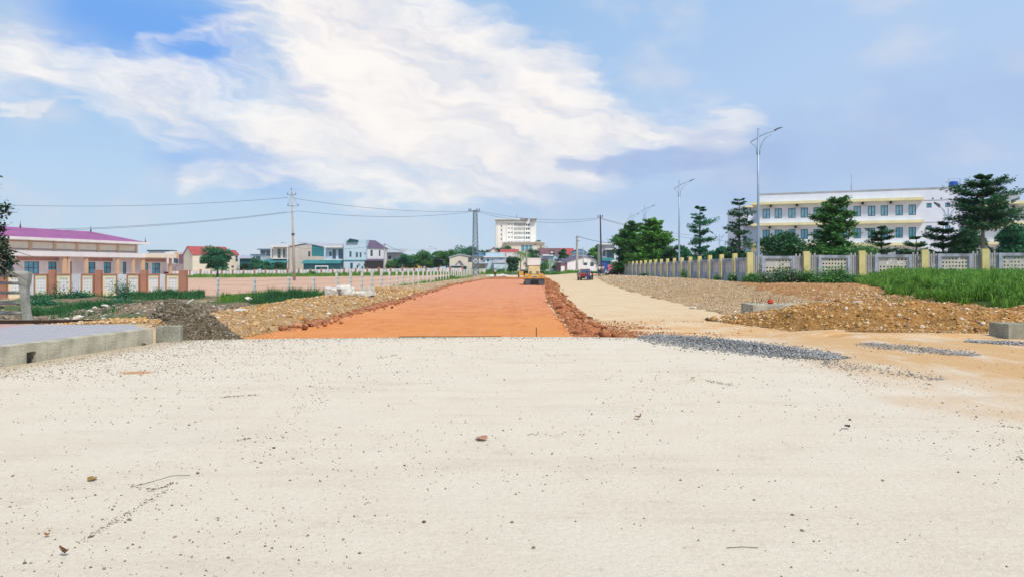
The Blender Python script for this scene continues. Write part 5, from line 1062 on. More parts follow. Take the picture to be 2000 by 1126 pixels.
# ================================================================ vegetation
lf = {
 'dark': ramp_island('dark_foliage', [(0.017, 0.074, 0.038), (0.038, 0.136, 0.059), (0.062, 0.190, 0.074), (0.029, 0.104, 0.052), (0.094, 0.252, 0.084)], .55, .35, .35),
 'mid': ramp_island('green_foliage', [(0.035, 0.139, 0.052), (0.078, 0.244, 0.070), (0.139, 0.348, 0.078), (0.052, 0.174, 0.052), (0.209, 0.452, 0.104)], .55, .35, .3),
 'light': ramp_island('light_green_foliage', [(0.051, 0.174, 0.043), (0.116, 0.334, 0.065), (0.189, 0.450, 0.080), (0.087, 0.246, 0.051), (0.275, 0.536, 0.109)], .55, .35, .3),
 'teal': ramp_island('teal_green_foliage', [(0.017, 0.116, 0.074), (0.042, 0.210, 0.116), (0.074, 0.294, 0.136), (0.029, 0.158, 0.094), (0.116, 0.357, 0.148)], .6, .3, .35),
 'flower': ramp_island('flowering_foliage', [(0.029, 0.102, 0.036), (0.058, 0.174, 0.051), (0.102, 0.246, 0.065), (0.043, 0.131, 0.043), (0.043, 0.131, 0.043), (0.652, 0.609, 0.580)], .6, .3, .25)}
M['bark'] = mat('grey_brown_bark', (.14, .11, .085), .95, .25, 3, .5, 14)
M['palebark'] = mat('pale_grey_bark', (.26, .24, .20), .95, .2, 3, .4, 14)
def tiered(name, label, px, d, pyt, zb, rw, ntier, r0=.28, seed=1, leaf=.15, n=5200, m='mid', shape='cone', bark='bark', group=None, lean=0.):
    """storeyed tree: flat whorls of branches up a straight stem"""
    rng = np.random.default_rng(seed); h = Z(pyt, d)-zb; t = thing(name, label, 'tree', (X(px, d), d, zb), 0, group); R_ = rw*d/F
    tr = MB(); tr.tube([(0, 0, -.3), (lean*.3, 0, h*.35), (lean*.7, .05, h*.7), (lean, 0, h*.98)], [.026*h**.8+.06, .02*h**.8+.04, .012*h**.8+.03, .02], 8)
    C = []
    for i in range(ntier):
        q = i/(ntier-1.) if ntier > 1 else 1; z = h*(r0+(1-.03-r0)*q); sp_ = h*(1-r0)/ntier; jz = {'cone': .55, 'top': .12, 'x': .38}[shape]*sp_
        if shape == 'cone': rr = R_*(1-.62*q**1.6)
        elif shape == 'top': rr = R_*(.45+.55*math.sin(math.pi*min(1, (q*.72+.28)))**.8)*(1 if q < .85 else .6)
        else: rr = R_*(.55+.45*math.sin(math.pi*(q*.8+.15)))
        rr *= rng.uniform(.6, 1.2) if shape == 'x' else rng.uniform(.75, 1.15); nb = rng.integers(6, 10); zc_ = z; a0 = rng.uniform(0, 6.28)
        for j in range(nb):
            a = a0+6.283*j/nb+rng.normal(0, .3); L = rr*rng.uniform(.5, 1.2); up = rng.uniform(.02, .30)*L; z = zc_+rng.uniform(-jz, jz); cx = lean*z/h
            e = np.array([cx+math.cos(a)*L, math.sin(a)*L, z+up]); s = np.array([cx, 0, z-.10*L]); mid = s*.45+e*.55+np.array([0, 0, .05*L])
            tr.tube([tuple(s), tuple(mid), tuple(e)], [.028+.008*L, .02, .008], 4, cap=False)
            k = int(n/(ntier*nb)*(.35+1.1*L/R_)); u = rng.uniform(.18, 1.05, k)**.8; p = s[None]*(1-u[:, None])+e[None]*u[:, None]
            side = np.array([-math.sin(a), math.cos(a), 0]); w = .26*L*np.sin(np.pi*np.clip(u, .1, .93))+.06*L
            # twigs: quantise along the branch so that leaves sit in tufts
            tuft = rng.normal(0, .15, (9, 3))*L; ti = rng.integers(0, 9, k)
            p = p+side[None]*(rng.uniform(-1, 1, k)*w)[:, None]+tuft[ti]*np.array([.8, .8, .2 if shape == 'top' else .42])+np.array([0, 0, 1.])*(rng.normal(.03, .05, k)*L+.04)[:, None]; C.append(p)
    tr.build('trunk', M[bark], t, smooth=True); V, Fc = leafmesh(np.concatenate(C), leaf, rng, .8); npmesh('crown', V, Fc, lf[m], t); return t
def rounded(name, label, px, d, pyt, zb, rw, seed=1, leaf=.2, n=4500, m='dark', r0=.25, bark='bark', group=None, lobes=14, cat='tree', flat=.9):
    rng = np.random.default_rng(seed); h = Z(pyt, d)-zb; t = thing(name, label, cat, (X(px, d), d, zb), 0, group); R_ = rw*1.18*d/F; n = int(n*1.5); leaf = leaf*1.9 if d > 350 else leaf
    tr = MB(); cz = h*(r0+1)/2; hz = h*(1-r0)/2
    tr.tube([(0, 0, -.3), (.05*R_, 0, h*.3), (0, 0, cz)], [.03*h+.05, .022*h+.03, .03], 7)
    C = []
    for i in range(lobes):
        v = rng.normal(size=3); v /= np.linalg.norm(v); v *= rng.uniform(.25, .78); c = np.array([v[0]*R_, v[1]*R_, cz+v[2]*hz]); lr = rng.uniform(.26, .48)*min(R_, hz*1.2)
        tr.tube([(0, 0, h*.28), tuple((c+np.array([0, 0, h*.3]))/2), tuple(c)], [.012*h+.02, .02, .01], 4, cap=False)
        k = n//lobes; q = rng.normal(size=(k, 3)); q /= np.linalg.norm(q, axis=1)[:, None]; q[:, 2] = np.where(q[:, 2] < -.3, -q[:, 2]*.6, q[:, 2]); q *= (lr*rng.uniform(.55, 1.12, k))[:, None]*np.array([1.05, 1.05, flat]); C.append(c+q)
    tr.build('trunk', M[bark], t, smooth=True); V, Fc = leafmesh(np.concatenate(C), leaf, rng, .25); npmesh('crown', V, Fc, lf[m], t); return t
def bush(name, label, px, d, zb, w, h, seed=1, leaf=.07, n=1500, m='dark', group=None, cat='bush', dy=None, sparse=0.):
    """low plant, several stems with leaves; w and h in metres"""
    rng = np.random.default_rng(seed); t = thing(name, label, cat, (X(px, d), d, zb), 0, group); st = MB(); C = []; dy = dy or w*.6
    for i in range(9 if w < 2 else 16):
        a = rng.uniform(0, 6.28); r = rng.uniform(.0, 1)**.5; e = np.array([math.cos(a)*r*w/2, math.sin(a)*r*dy/2, h*rng.uniform(.45, .95)*(1-.45*r*r)]); s = e*np.array([.55, .55, 0])-np.array([0, 0, .1])
        st.tube([tuple(s), tuple((s+e)/2+np.array([0, 0, .05])), tuple(e)], [.012, .01, .005], 4, cap=False)
        k = n//(9 if w < 2 else 16); u = rng.uniform(.25, 1.05, k); p = s[None]*(1-u[:, None])+e[None]*u[:, None]; C.append(p+rng.normal(0, 1, (k, 3))*np.array([w*.10+.05, dy*.10+.05, h*.11])*(1-sparse*.6))
    st.build('stem', M['bark'], t); C = np.concatenate(C); C[:, 2] = np.maximum(C[:, 2], .02); V, Fc = leafmesh(C, leaf, rng, .4); npmesh('foliage', V, Fc, lf[m], t); return t

# behind the right wall
tiered('tall_tree', 'tallest broad storeyed tree on a bare stem behind the wall at the far right', 1920, 66, 343, .5, 64, 7, .50, 31, .16, 12500, 'dark', 'top', 'palebark')
tiered('storeyed_tree', 'full conical storeyed tree before the middle of the three storey building', 1628, 67, 395, .5, 62, 12, .12, 34, .15, 21000, 'mid', 'cone')
tiered('storeyed_tree', 'small umbrella shaped tree just right of the full conical tree', 1722, 70, 443, .5, 33, 5, .52, 33, .13, 3600, 'dark', 'top')
rounded('dark_tree', 'dense dark low tree directly right of the nearest street lamp', 1528, 68, 449, .5, 50, 34, .14, 6500, 'dark', .10)
tiered('spreading_tree', 'dark spreading tree below the stair tower, left of the tallest tree', 1842, 69, 436, .5, 44, 6, .30, 35, .14, 6500, 'dark', 'top')
tiered('spreading_tree', 'low dark tree with ragged top between the umbrella tree and the stair tower', 1790, 67, 463, .5, 34, 5, .22, 36, .13, 4200, 'dark', 'top')
rounded('dark_tree', 'dark thick tree standing under the crown of the tallest tree', 1890, 74, 446, .5, 42, 37, .15, 5500, 'dark', .05)
rounded('dark_tree', 'dark tree mass at the right edge behind the wall', 1968, 68, 424, .5, 46, 38, .15, 7500, 'teal', .05)
rounded('dark_tree', 'dark bush like tree filling the gap right of the full conical tree', 1682, 70, 478, .5, 38, 39, .13, 3800, 'dark', .02)
rounded('dark_tree', 'low dark tree under the left side of the full conical tree', 1580, 72, 480, .5, 34, 40, .13, 3500, 'dark', .02)
tiered('pagoda_tree', 'thin pagoda shaped tree with well spaced whorls just left of the nearest street lamp', 1444, 80, 391, .5, 33, 7, .14, 41, .15, 4600, 'dark', 'x')
tiered('pagoda_tree', 'pagoda shaped tree right of the second street lamp', 1367, 100, 404, .4, 27, 7, .25, 42, .17, 4800, 'teal', 'x')
tiered('storeyed_tree', 'pale green layered tree right behind the third street lamp', 1276, 118, 432, .3, 48, 13, .05, 43, .24, 26000, 'light', 'cone')
tiered('storeyed_tree', 'pale green layered tree left of the third street lamp at the wall end', 1232, 126, 438, .3, 42, 13, .04, 44, .25, 26000, 'mid', 'cone')
for i, (px, d, py, w, lab) in enumerate([(1312, 112, 470, 22, 'dark rounded tree right of the pale layered trees'), (1340, 116, 478, 20, 'dark low tree under the pagoda tree, left part'), (1372, 112, 484, 26, 'dark low tree under the pagoda tree, right part'), (1402, 108, 476, 24, 'dark rounded tree midway between the two pagoda trees'), (1428, 104, 482, 22, 'dark low tree at the foot of the thin pagoda tree'), (1462, 100, 492, 20, 'dark low tree at the wall corner behind the nearest street lamp')]):
    rounded('dark_tree', lab, px, d, py, .2, w, 50+i, .2, 2600, 'teal' if i % 2 else 'dark', .02)
# lone tree in the field and other middle distance trees
rounded('round_tree', 'dense round dark green tree standing alone in front of the raspberry roofed house', 424, 196, 478, -1.3, 25, 61, .27, 9500, 'teal', .08, lobes=30)
far = [(792, 275, 494, 15), (808, 280, 489, 17), (825, 278, 484, 18), (842, 282, 492, 16), (857, 284, 486, 15), (871, 280, 481, 17), (884, 276, 494, 14)]
wrd = ['leftmost', 'second from the left, notched', 'third and tall', 'low middle', 'fifth, pale topped', 'tallest bulging', 'rightmost low']
for i, (px, d, py, w) in enumerate(far): rounded('woodland_tree', f'{wrd[i]} of the green trees between shrine and warehouse', px, d, py, -.6, w*1.12, 70+i, .36, 2800, 'mid' if i % 3 else 'teal', .0, group='trees behind the far wall')
for i, (px, d, py, w, mm, lab) in enumerate([(915, 420, 478, 24, 'teal', 'round hilltop tree rising left of the lattice tower top of the houses'), (893, 400, 488, 18, 'teal', 'lower dark tree on the slope left of the hilltop tree'), (942, 400, 488, 18, 'dark', 'dark tree filling the gap right of the lattice tower'),
        (966, 420, 480, 14, 'dark', 'dark tree above the left end of the red roof'), (981, 430, 472, 14, 'dark', 'tall dark tree at the left foot of the tower block'), (996, 410, 477, 14, 'mid', 'green tree touching the tower podium on its left'),
        (1003, 225, 497, 13, 'dark', 'dark round tree left of the roller canopy'), (1046, 300, 480, 20, 'dark', 'dark bulging tree in front of the tower podium, above the roller'), (1101, 262, 480, 11, 'dark', 'dark upright tree between the brown and raspberry roofs'),
        (1118, 300, 488, 10, 'dark', 'small dark tree behind the raspberry roofed house'), (1156, 240, 476, 15, 'light', 'light green tree left of the dark wooden pole'), (1167, 236, 470, 12, 'light', 'taller light green tree at the dark wooden pole'), (1064, 232, 508, 9, 'mid', 'young green tree right of the roller canopy'),
        (1088, 238, 512, 8, 'mid', 'small green tree in front of the stair house'), (500, 262+10, 505, 13, 'teal', 'low teal green tree in front of the pale blue shed'), (520, 265, 509, 14, 'teal', 'low green bush like tree left of the beige balcony house'), (548, 262, 512, 10, 'dark', 'low dark tree under the left teal awning'),
        (776, 285, 505, 11, 'dark', 'dark tree right of the open shed'), (762, 270, 508, 10, 'mid', 'small green tree at the foot of the open shed'), (1205, 160, 505, 8, 'dark', 'small dark tree between kiosk and wall end'), (1190, 175, 507, 8, 'dark', 'dark shrub like tree behind the pink banner'), (478, 275, 512, 9, 'dark', 'low dark tree beside the dark blue shed')]):
    rounded('tree', lab, px, d, py, -.6, w*1.1, 100+i, .30, 2400, mm, .02)
# small tree on the tower's roof terrace
rounded('roof_tree', 'tiny green tree on the roof terrace of the tower podium', 1051, 590, 468.5, 19.5, 5, 131, .5, 700, 'teal', .1)
def palm(label, px, d, pyt, zb, rl, seed):
    rng = np.random.default_rng(seed); h = Z(pyt, d)-zb; t = thing('palm_tree', label, 'palm', (X(px, d), d, zb)); MB().tube([(0, 0, -.3), (.15, 0, h*.5), (0, 0, h*.8)], [.25, .17, .13], 8).build('trunk', M['palebark'], t); k = MB()
    for i in range(17):
        a = rng.uniform(0, 6.28); L = rl*rng.uniform(.75, 1.05); up = rng.uniform(-.1, .9); pts = []
        for j in range(7): u = j/6; pts.append((math.cos(a)*L*u*.9, math.sin(a)*L*u*.9, h*.8+L*(up*u-.95*u*u)))
        for j in range(6):
            p, q = Vector(pts[j]), Vector(pts[j+1]); sd = Vector((-math.sin(a), math.cos(a), 0)); w = .42*L*.5*math.sin(math.pi*(j+.7)/7)
            for s in (-1, 1):
                for m_ in range(3): b = p.lerp(q, m_/3.); c = p.lerp(q, (m_+.55)/3.); k.quad(b, c, c+sd*s*w+(q-p)*.8-Vector((0, 0, w*.55)))
    k.build('fronds', lf['mid'], t); return t
palm('coconut palm between the dark round tree and the roller canopy', 1016, 246, 484, -.5, 3.6, 1); palm('second coconut palm touching the podium windows', 1027, 256, 486, -.5, 3.4, 2); palm('low palm right of the roller canopy', 1074, 226, 504, -.5, 2.6, 3)
# near tree overhanging from the left edge
rng = np.random.default_rng(5); t = thing('overhanging_tree', 'dark leafy tree reaching in over the railing from the left edge', 'tree', (-15.02, 18.2, .0)); tr = MB(); tr.tube([(0, 0, -.5), (.1, 0, 1.2), (.3, 0, 2.4), (.4, 0, 3.4)], [.16, .13, .10, .05], 8); C = []
for z0, L, az_, dr in ((2.2, 2.7, .0, -.9), (2.0, 3.0, -.25, -.85), (2.5, 2.35, .15, .25), (2.6, 2.3, -.1, .5), (1.7, 2.6, .2, -.75), (2.3, 2.5, -.4, -.3), (2.9, 1.9, .1, .9), (1.9, 2.9, .05, -.35), (2.2, 2.0, .7, .2), (2.2, 2.0, -.9, .2), (2.4, 2.1, 2.6, .3), (2.2, 2.0, 3.6, .2)):
    pts = [(.3+math.cos(az_)*L*u, math.sin(az_)*L*u, z0+.35*math.sin(u*2.2)*L*.35+dr*u*u) for u in np.linspace(0, 1, 7)]; tr.tube(pts, [.05, .04, .03, .022, .016, .01, .005], 5, cap=False)
    for q in range(5):
        u0 = rng.uniform(.4, .98); b = np.array(pts[int(u0*6)]); k = 130; e = b+rng.normal(0, 1, 3)*np.array([.26, .26, .2]); u = rng.uniform(0, 1, k); C.append(b*(1-u[:, None])+e*u[:, None]+rng.normal(0, .085, (k, 3)))
tr.build('trunk', M['bark'], t, smooth=True); V, Fc = leafmesh(np.concatenate(C), .055, rng, .3); npmesh('crown', V, Fc, ramp_island('near_dark_leaves', [(.010, .03, .015), (.02, .065, .025), (.022, .06, .02), (.01, .03, .012), (.04, .085, .02)], .5, .4, .2), t)

for i, px in enumerate((1500, 1535, 1612, 1645, 1722, 1752, 1782, 1850, 1885, 1962, 1992)):
    x = X(px, 58); bush('hedge_plant', ['dark shrub seen through the left half of the first block lattice', 'dark shrub seen through the right half of the first block lattice', 'dark shrub behind the left half of the second block lattice', 'dark shrub behind the right half of the second block lattice', 'dark shrub behind the left half of the third block lattice', 'dark shrub behind the middle of the third block lattice', 'dark shrub behind the right end of the third block lattice', 'dark shrub behind the left half of the fourth block lattice', 'dark shrub behind the right half of the fourth block lattice', 'dark shrub behind the left half of the fifth block lattice', 'dark shrub behind the right half of the fifth block lattice'][i], px, 57.5, .5, 2.2, 1.75, 300+i, .13, 1500, 'dark', 'shrubs behind the right wall')
# plants at the foot of the right wall and on the waste ground
bl = ['at the wall corner beside the yellow corner post', 'below the first block lattice, flowering', 'left of the second yellow post', 'under the second block lattice', 'right of the second lattice, tall twigs', 'at the third yellow post', 'between the third yellow post and the grass mound']
for i, (px, d, w, h) in enumerate([(1478, 53, 1.5, .75), (1518, 51.5, 2.3, 1.0), (1556, 51.5, 1.9, .9), (1600, 51, 2.2, .85), (1640, 51.5, 1.7, 1.1), (1668, 51, 1.6, .6), (1700, 51, 2.0, .55)]):
    x = X(px, d); bush('wall_bush', f'leafy green bush {bl[i]}', px, d, Hs(x, d)-.05, w*1.15, h*1.35, 200+i, .085, 2600, 'flower' if i in (1, 2) else 'mid', 'bushes along the right wall')
for i, (px, d, w, h, lab) in enumerate([(1436, 57, .8, .8, 'weed at the first yellow post of the side wall'), (1408, 61, .6, .6, 'weed at the second yellow post of the side wall'), (1343, 73, .8, 1.3, 'leafy weed climbing the side wall halfway'), (1262, 100, 1.2, .7, 'low weed near the far end of the side wall')]):
    x = X(px, d)-.3; bush('weed', lab, px-6, d, Hs(x, d), w, h, 220+i, .08, 600, 'mid')
for i, (px, d, zb, w, h, n, m_, lab) in enumerate([(72, 52, -1.3, 2.8, .9, 2600, 'teal', 'green bush just right of the railing end'), (150, 60, -1.1, 2.6, .85, 2400, 'teal', 'dark bush in front of the second cream panel'), (128, 60, -1.1, 2.4, 1.9, 420, 'dark', 'thin leafless looking shrub left of the dark bush'), (238, 58, -1.15, 2.0, 2.3, 1100, 'teal', 'tall loose shrub in front of the ribbed white sheet'),
        (232, 52, -1.4, 2.6, 1.1, 2300, 'teal', 'round bush at the foot of the tall loose shrub'), (90, 60, -1.1, 1.6, 1.0, 700, 'teal', 'small shrub in front of the first brown pillar'), (110, 44, -1.4, 4.2, .7, 3200, 'mid', 'low spreading weeds in the ditch behind the pavement'), (527, 51, -.85, 1.0, 1.1, 350, 'mid', 'thin weed standing between two fence posts'), (1390-1390+610, 236, -.7, 2.4, 1.6, 700, 'mid', 'small green shrub against the far white wall, right of the tall pole'),
        (875, 120, -.55, 3.0, .8, 1500, 'mid', 'green weeds growing among the far fence posts'), (1080, 190, -.45, 7, 1.1, 1400, 'mid', 'strip of weeds behind the white house right of the roller'), (1128, 200, -.45, 6, 1.6, 1600, 'mid', 'green bushes at the foot of the leaning concrete pole'), (1160, 186, -.45, 5, 1.3, 1400, 'mid', 'green bushes left of the shop beside the red pickup'),
        (935, 225, -.5, 9, 2.2, 2400, 'teal', 'leafy hedge right of the lattice tower foot'), (965, 222, -.5, 8, 2.0, 2200, 'mid', 'leafy hedge in front of the flat roofed house'), (985, 226, -.5, 6, 2.0, 1800, 'teal', 'leafy hedge end beside the dark round tree'), (1040, 215, -.5, 6, 1.8, 1600, 'mid', 'weeds behind the roller canopy'), (1058, 210, -.5, 5, 1.5, 1300, 'mid', 'green weeds right behind the roller')]):
    bush('shrub', lab, px, d, zb, w, h, 240+i, .09 if d < 90 else .2, n, m_)
def grass_area(name, label, n, fn, h, w, m, lean=.45, kind='stuff', cat='grass'):
    P = fn(n); V, Fl = grassmesh(P, h*(.15+2.6*fbm(P[:, 0]*.7, P[:, 1]*.7, 91)**1.9), w, RNG, lean); tag(npmesh(name, V, Fl, m), label, cat, kind=kind)
def mound_tufts(nt, per):
    """arching tussocks"""
    x = RNG.uniform(14, 43, nt*3); y = 22.5+27.5*RNG.uniform(0, 1, nt*3)**1.15; k = (mound_in(x, y) > .10); x, y = x[k][:nt], y[k][:nt]; n_ = len(x)
    P = np.stack([x, y, mound_z(x, y)-.05], 1); hh = (.30+.42*fbm(x*.45, y*.45, 90))*RNG.uniform(.6, 1.35, n_)
    P = np.repeat(P, per, 0); hh = np.repeat(hh, per)*RNG.uniform(.5, 1.1, n_*per); a = RNG.uniform(0, 2*np.pi, n_*per); r = RNG.uniform(0, 1, n_*per)
    D = np.stack([np.cos(a), np.sin(a), a*0], 1); P = P+D*(r*.13)[:, None]; L = D*(hh*(.15+1.0*r))[:, None]; s_ = np.stack([-np.sin(a), np.cos(a), a*0], 1)*(.011*RNG.uniform(.7, 1.5, len(a)))[:, None]; z = np.array([0, 0, 1.])
    m1 = P+L*.42+z*(hh*.72)[:, None]; V = np.stack([P-s_, P+s_, m1+s_*.8, m1-s_*.8, P+L+z*(hh*(.95-.45*r))[:, None]], 1); i = (np.arange(len(a))*5)[:, None]
    return V.reshape(-1, 3), [i+np.array([[0, 1, 2, 3]]), i+np.array([[3, 2, 4]])]
V, Fl = mound_tufts(4300, 28); tag(npmesh('grass', V, Fl, gr_lush), 'lush tall grass covering the mound in front of the right wall', 'grass', kind='stuff')
rg = np.random.default_rng(77); C = []
for i in range(260):
    x, y = rg.uniform(15, 42), rg.uniform(22.5, 49)
    if mound_in(np.array(x), np.array(y)) < .3: continue
    k = 34; c = np.array([x, y, float(mound_z(np.array(x), np.array(y)))+.32]); C.append(c+rg.normal(0, 1, (k, 3))*np.array([.28, .28, .13]))
V, Fc = leafmesh(np.concatenate(C), .05, rg, .4); tag(npmesh('weeds', V, Fc, lf['light']), 'broad leaved weeds growing among the grass on the mound', 'weeds', kind='stuff')
def rectpts(x0, x1, y0, y1, thr=.0, sc=.35, seed=95):
    def fn(n):
        x = RNG.uniform(x0, x1, n); y = RNG.uniform(y0, y1, n); k = fbm(x*sc, y*sc, seed) > thr; x, y = x[k], y[k]; return np.stack([x, y, H(x, y)], 1)
    return fn
def wz(P): return P
def bandpts(a, b, w, thr=.3, dz=.0, seed=97):
    def fn(n):
        t = RNG.beta(1.5, 1.5, n); s = RNG.normal(0, .45, n)*w*(.5+vn(t*9, t*0, seed)); A, B = np.array(a), np.array(b); u_ = (B-A)/np.linalg.norm(B-A); x = A[0]+(B[0]-A[0])*t-u_[1]*s; y = A[1]+(B[1]-A[1])*t+u_[0]*s
        k = fbm(x*.5, y*.5, seed) > thr; x, y = x[k], y[k]; return np.stack([x, y, H(x, y)+dz], 1)
    return fn
grass_area('grass', 'rank green grass in front of the end of the cream wall', 9000, bandpts((X(250, 57), 57), (X(400, 59), 59), 2.2, .3, .1), .5, .03, gr_dark)
grass_area('grass', 'tall grass strip around the near white fence posts', 11000, bandpts((X(445, 55), 55), (X(612, 54), 54), 2.6, .3, .05), .45, .026, gr_lush)
grass_area('grass', 'green grass slope right of the rubble bank', 7000, bandpts((X(520, 47), 47), (X(605, 50), 50), 2.6, .2, .05), .6, .024, gr_dark)
grass_area('grass', 'green weeds and grass in the ditch on the left', 16000, bandpts((X(40, 42), 42), (X(330, 46), 46), 4.5, .47, .05), .45, .028, gr_dark)
grass_area('grass', 'grass growing along the foot of the cream wall', 7000, bandpts((X(20, 60), 60), (X(300, 61), 61), 1.2, .45, .05), .3, .03, gr_dark)
grass_area('grass', 'green strip of grass along the foot of the far white wall', 26000, bandpts((X(330, 240), 240), (X(900, 236), 236), 12, .22, 0), .9, .10, gr_lush)
grass_area('grass', 'green grass verge beyond the road end in the centre', 9000, bandpts((X(880, 200), 200), (X(1180, 195), 195), 6, .3, 0), .7, .08, gr_lush)
grass_area('grass', 'sparse grass tufts along the line of white fence posts', 4500, bandpts((-11.3, 64), (-8.5, 150), 1.5, .5, .05), .4, .035, gr_lush)
grass_area('grass', 'scattered green weeds on the brown slope behind the gravel heap', 1800, bandpts((9.5, 29), (15, 29), 1.4, .5, .10), .14, .02, gr_lush)

# ================================================================ poles, lamps, cables
LB = []
def lamp_proto():
    t = thing('street_lamp', 'nearest and tallest looking street lamp, behind the wall corner', 'street lamp', (0, 0, 0), 0, 'single headed street lamps behind the right wall')
    HL = 12.2
    MB().lathe([(.14, 0), (.135, .5), (.125, 1), (.10, 6), (.07, HL)], 12).build('pole', M['lampblue'], t, smooth=True)
    MB().tube([(-.62, 0, HL-1.1), (-.3, 0, HL-.88), (0, 0, HL-.68), (.5, 0, HL-.42), (1.0, 0, HL-.25), (1.42, 0, HL-.14)], [.035, .05, .055, .055, .05, .045], 8).build('arm', M['lampblue'], t, smooth=True)
    MB().tube([(.11, 0, HL-2.1), (.13, 0, HL-1.6), (.32, 0, HL-1.1), (.62, 0, HL-.72), (1.0, 0, HL-.5)], .032, 6).tube([(-.11, 0, HL-2.1), (-.13, 0, HL-1.6), (-.25, 0, HL-1.35), (-.58, 0, HL-1.18)], .032, 6).build('brace', M['lampblue'], t, smooth=True)
    h = MB(); h.prism([(1.3, HL-.20), (1.5, HL-.10), (1.9, HL+.06), (1.93, HL+.10), (1.55, HL+.04), (1.3, HL-.08)], -.13, .13, 'y'); h.build('lamp_head', M['metaldk'], t, bevel=.02)
    MB().box(-.16, .16, -.16, .16, .0, .12).build('base_plate', M['metaldk'], t); return t
lp = lamp_proto()
ll = [(1481, 58, None), (1326.5, 91, 'second street lamp from the right, left of the pagoda tree'), (1259, 125, 'third street lamp, rising from the pale layered trees'), (1231.5, 147, 'farthest and smallest of the street lamps, over the pale layered trees')]
for i, (px, d, lab) in enumerate(ll):
    o = lp if i == 0 else copy_tree(lp); o.location = (X(px, d), d, .35 if i == 0 else .2); s = ((Z((252, 350, 400, 416)[i], d)-.3)/12.2); o.scale = (s, s, s)
    if lab: o['label'] = lab
def twin(label, px, d, pyt, zb, w):
    t = thing('twin_street_lamp', label, 'street lamp', (X(px, d), d, zb)); h = Z(pyt, d)-zb; MB().tube([(0, 0, 0), (0, 0, h*.93)], [.09, .06], 8).build('pole', M['lampblue'], t)
    for s in (-1, 1): MB().tube([(0, 0, h*.78), (s*w*.35, 0, h*.9), (s*w*.8, 0, h*.97)], .045, 6).tube([(0, 0, h*.70), (s*w*.25, 0, h*.82), (s*w*.5, 0, h*.92)], .03, 6).build('arm', M['lampblue'], t); MB().prism([(s*w*.75, h*.94), (s*w*1.2, h*1.0), (s*w*1.22, h*1.015), (s*w*.75, h*.985)], -.14, .14, 'y').build('lamp_head', M['metaldk'], t)
twin('twin armed street lamp in front of the stair tower windows', 1852, 90, 397, .4, 1.4); twin('small distant twin armed lamp between the two pagoda trees', 1405, 190, 452, -.2, 2.2); twin('twin armed street lamp behind the tallest tree at far right', 1952, 90, 388, .4, 2.0)
def plain_lamp(label, px, d, pyt, zb, s=-1):
    t = thing('road_lamp', label, 'street lamp', (X(px, d), d, zb)); h = Z(pyt, d)-zb; MB().tube([(0, 0, 0), (0, 0, h*.95)], [.14, .09], 8).build('pole', M['concpole'], t); MB().tube([(0, 0, h*.93), (s*1.0, 0, h), (s*2.0, 0, h+.15)], .06, 6).build('arm', M['metal'], t); MB().box(min(s*2., s*2.9), max(s*2., s*2.9), -.12, .12, h+.08, h+.22).build('lamp_head', M['metaldk'], t)
plain_lamp('slim road lamp just left of the tall concrete power pole', 566, 236, 475, -1.3); plain_lamp('slim road lamp rising over the woodland left of the lattice tower', 852, 292, 483, -.6)
# tall concrete power pole
dP = 147.; pp = thing('power_pole', 'tall tapering concrete power pole standing in the pinkish field', 'utility pole', (X(575, dP), dP, Z(547, dP)))
hp = Z(372, dP)-Z(547, dP); MB().tube([(0, 0, -.5), (-.55, 0, hp)], [.30, .14], 10).build('pole', M['concpole'], pp, smooth=True)
MB().bar((-1.35, -.1, hp-.9), (.35, -.1, hp-.9), .10).bar((-.1, -.12, hp-3.1), (-1.1, -.12, hp-3.1), .10).bar((-.5, -.12, hp-.3), (-1.2, -.12, hp-3.0), .05).bar((-.5, -.12, hp-.3), (.6, -.12, hp-3.0), .05).bar((-1.3, -.1, hp-3.12), (.85, -.1, hp-3.12), .10).build('crossarm', M['metal'], pp)
for x, z in ((-1.3, hp-.9), (.3, hp-.9), (-.55, hp), (-1.25, hp-3.1), (.8, hp-3.1)): MB().lathe([(.04, 0), (.09, .08), (.05, .16), (.09, .24), (.04, .36)], 8, c=(x, -.1, z+.03)).build('insulator', M['frame'], pp)
MB().lathe([(.31, 9.4), (.33, 9.5), (.33, 9.7), (.31, 9.8)], 10, c=(-.27, 0, -.5)).build('clamp', M['metaldk'], pp)
# lattice tower
dT = 168.; lt = thing('lattice_tower', 'slender steel lattice pylon beside the fence posts left of centre', 'pylon', (X(929, dT), dT, Z(541, dT))); hT = Z(411, dT)-Z(541, dT); wb, wt_ = .72, .40
M['tower'] = mat('tower_steel', (.16, .21, .25), .5, .15, 2, metal=.4)
cor = [(-1, -1), (1, -1), (1, 1), (-1, 1)]; W_ = lambda z: wb+(wt_-wb)*z/hT
sx_ = -.12
for sx, sy in cor: MB().bar((sx*wb, sy*wb, -.3), (sx*wt_+sx_, sy*wt_, hT), .16).build('leg', M['tower'], lt)
k = MB(); nz = 15; zs = [hT*(1-(1-i/nz)**1.0) for i in range(nz+1)]
for i in range(nz):
    z0, z1 = zs[i], zs[i+1]; w0, w1 = W_(z0), W_(z1); o0, o1 = sx_*z0/hT, sx_*z1/hT
    for j in range(4):
        a, b = cor[j], cor[(j+1) % 4]; k.bar((a[0]*w0+o0, a[1]*w0, z0), (b[0]*w1+o1, b[1]*w1, z1), .12); k.bar((b[0]*w0+o0, b[1]*w0, z0), (a[0]*w1+o1, a[1]*w1, z1), .12); k.bar((a[0]*w1+o1, a[1]*w1, z1), (b[0]*w1+o1, b[1]*w1, z1), .07)
k.build('lattice_bracing', M['tower'], lt)
MB().bar((-1.6, -.3, hT-.2), (1.0, -.3, hT-.2), .16).bar((-1.6, .3, hT-.2), (1.0, .3, hT-.2), .16).build('crossarm', M['tower'], lt)
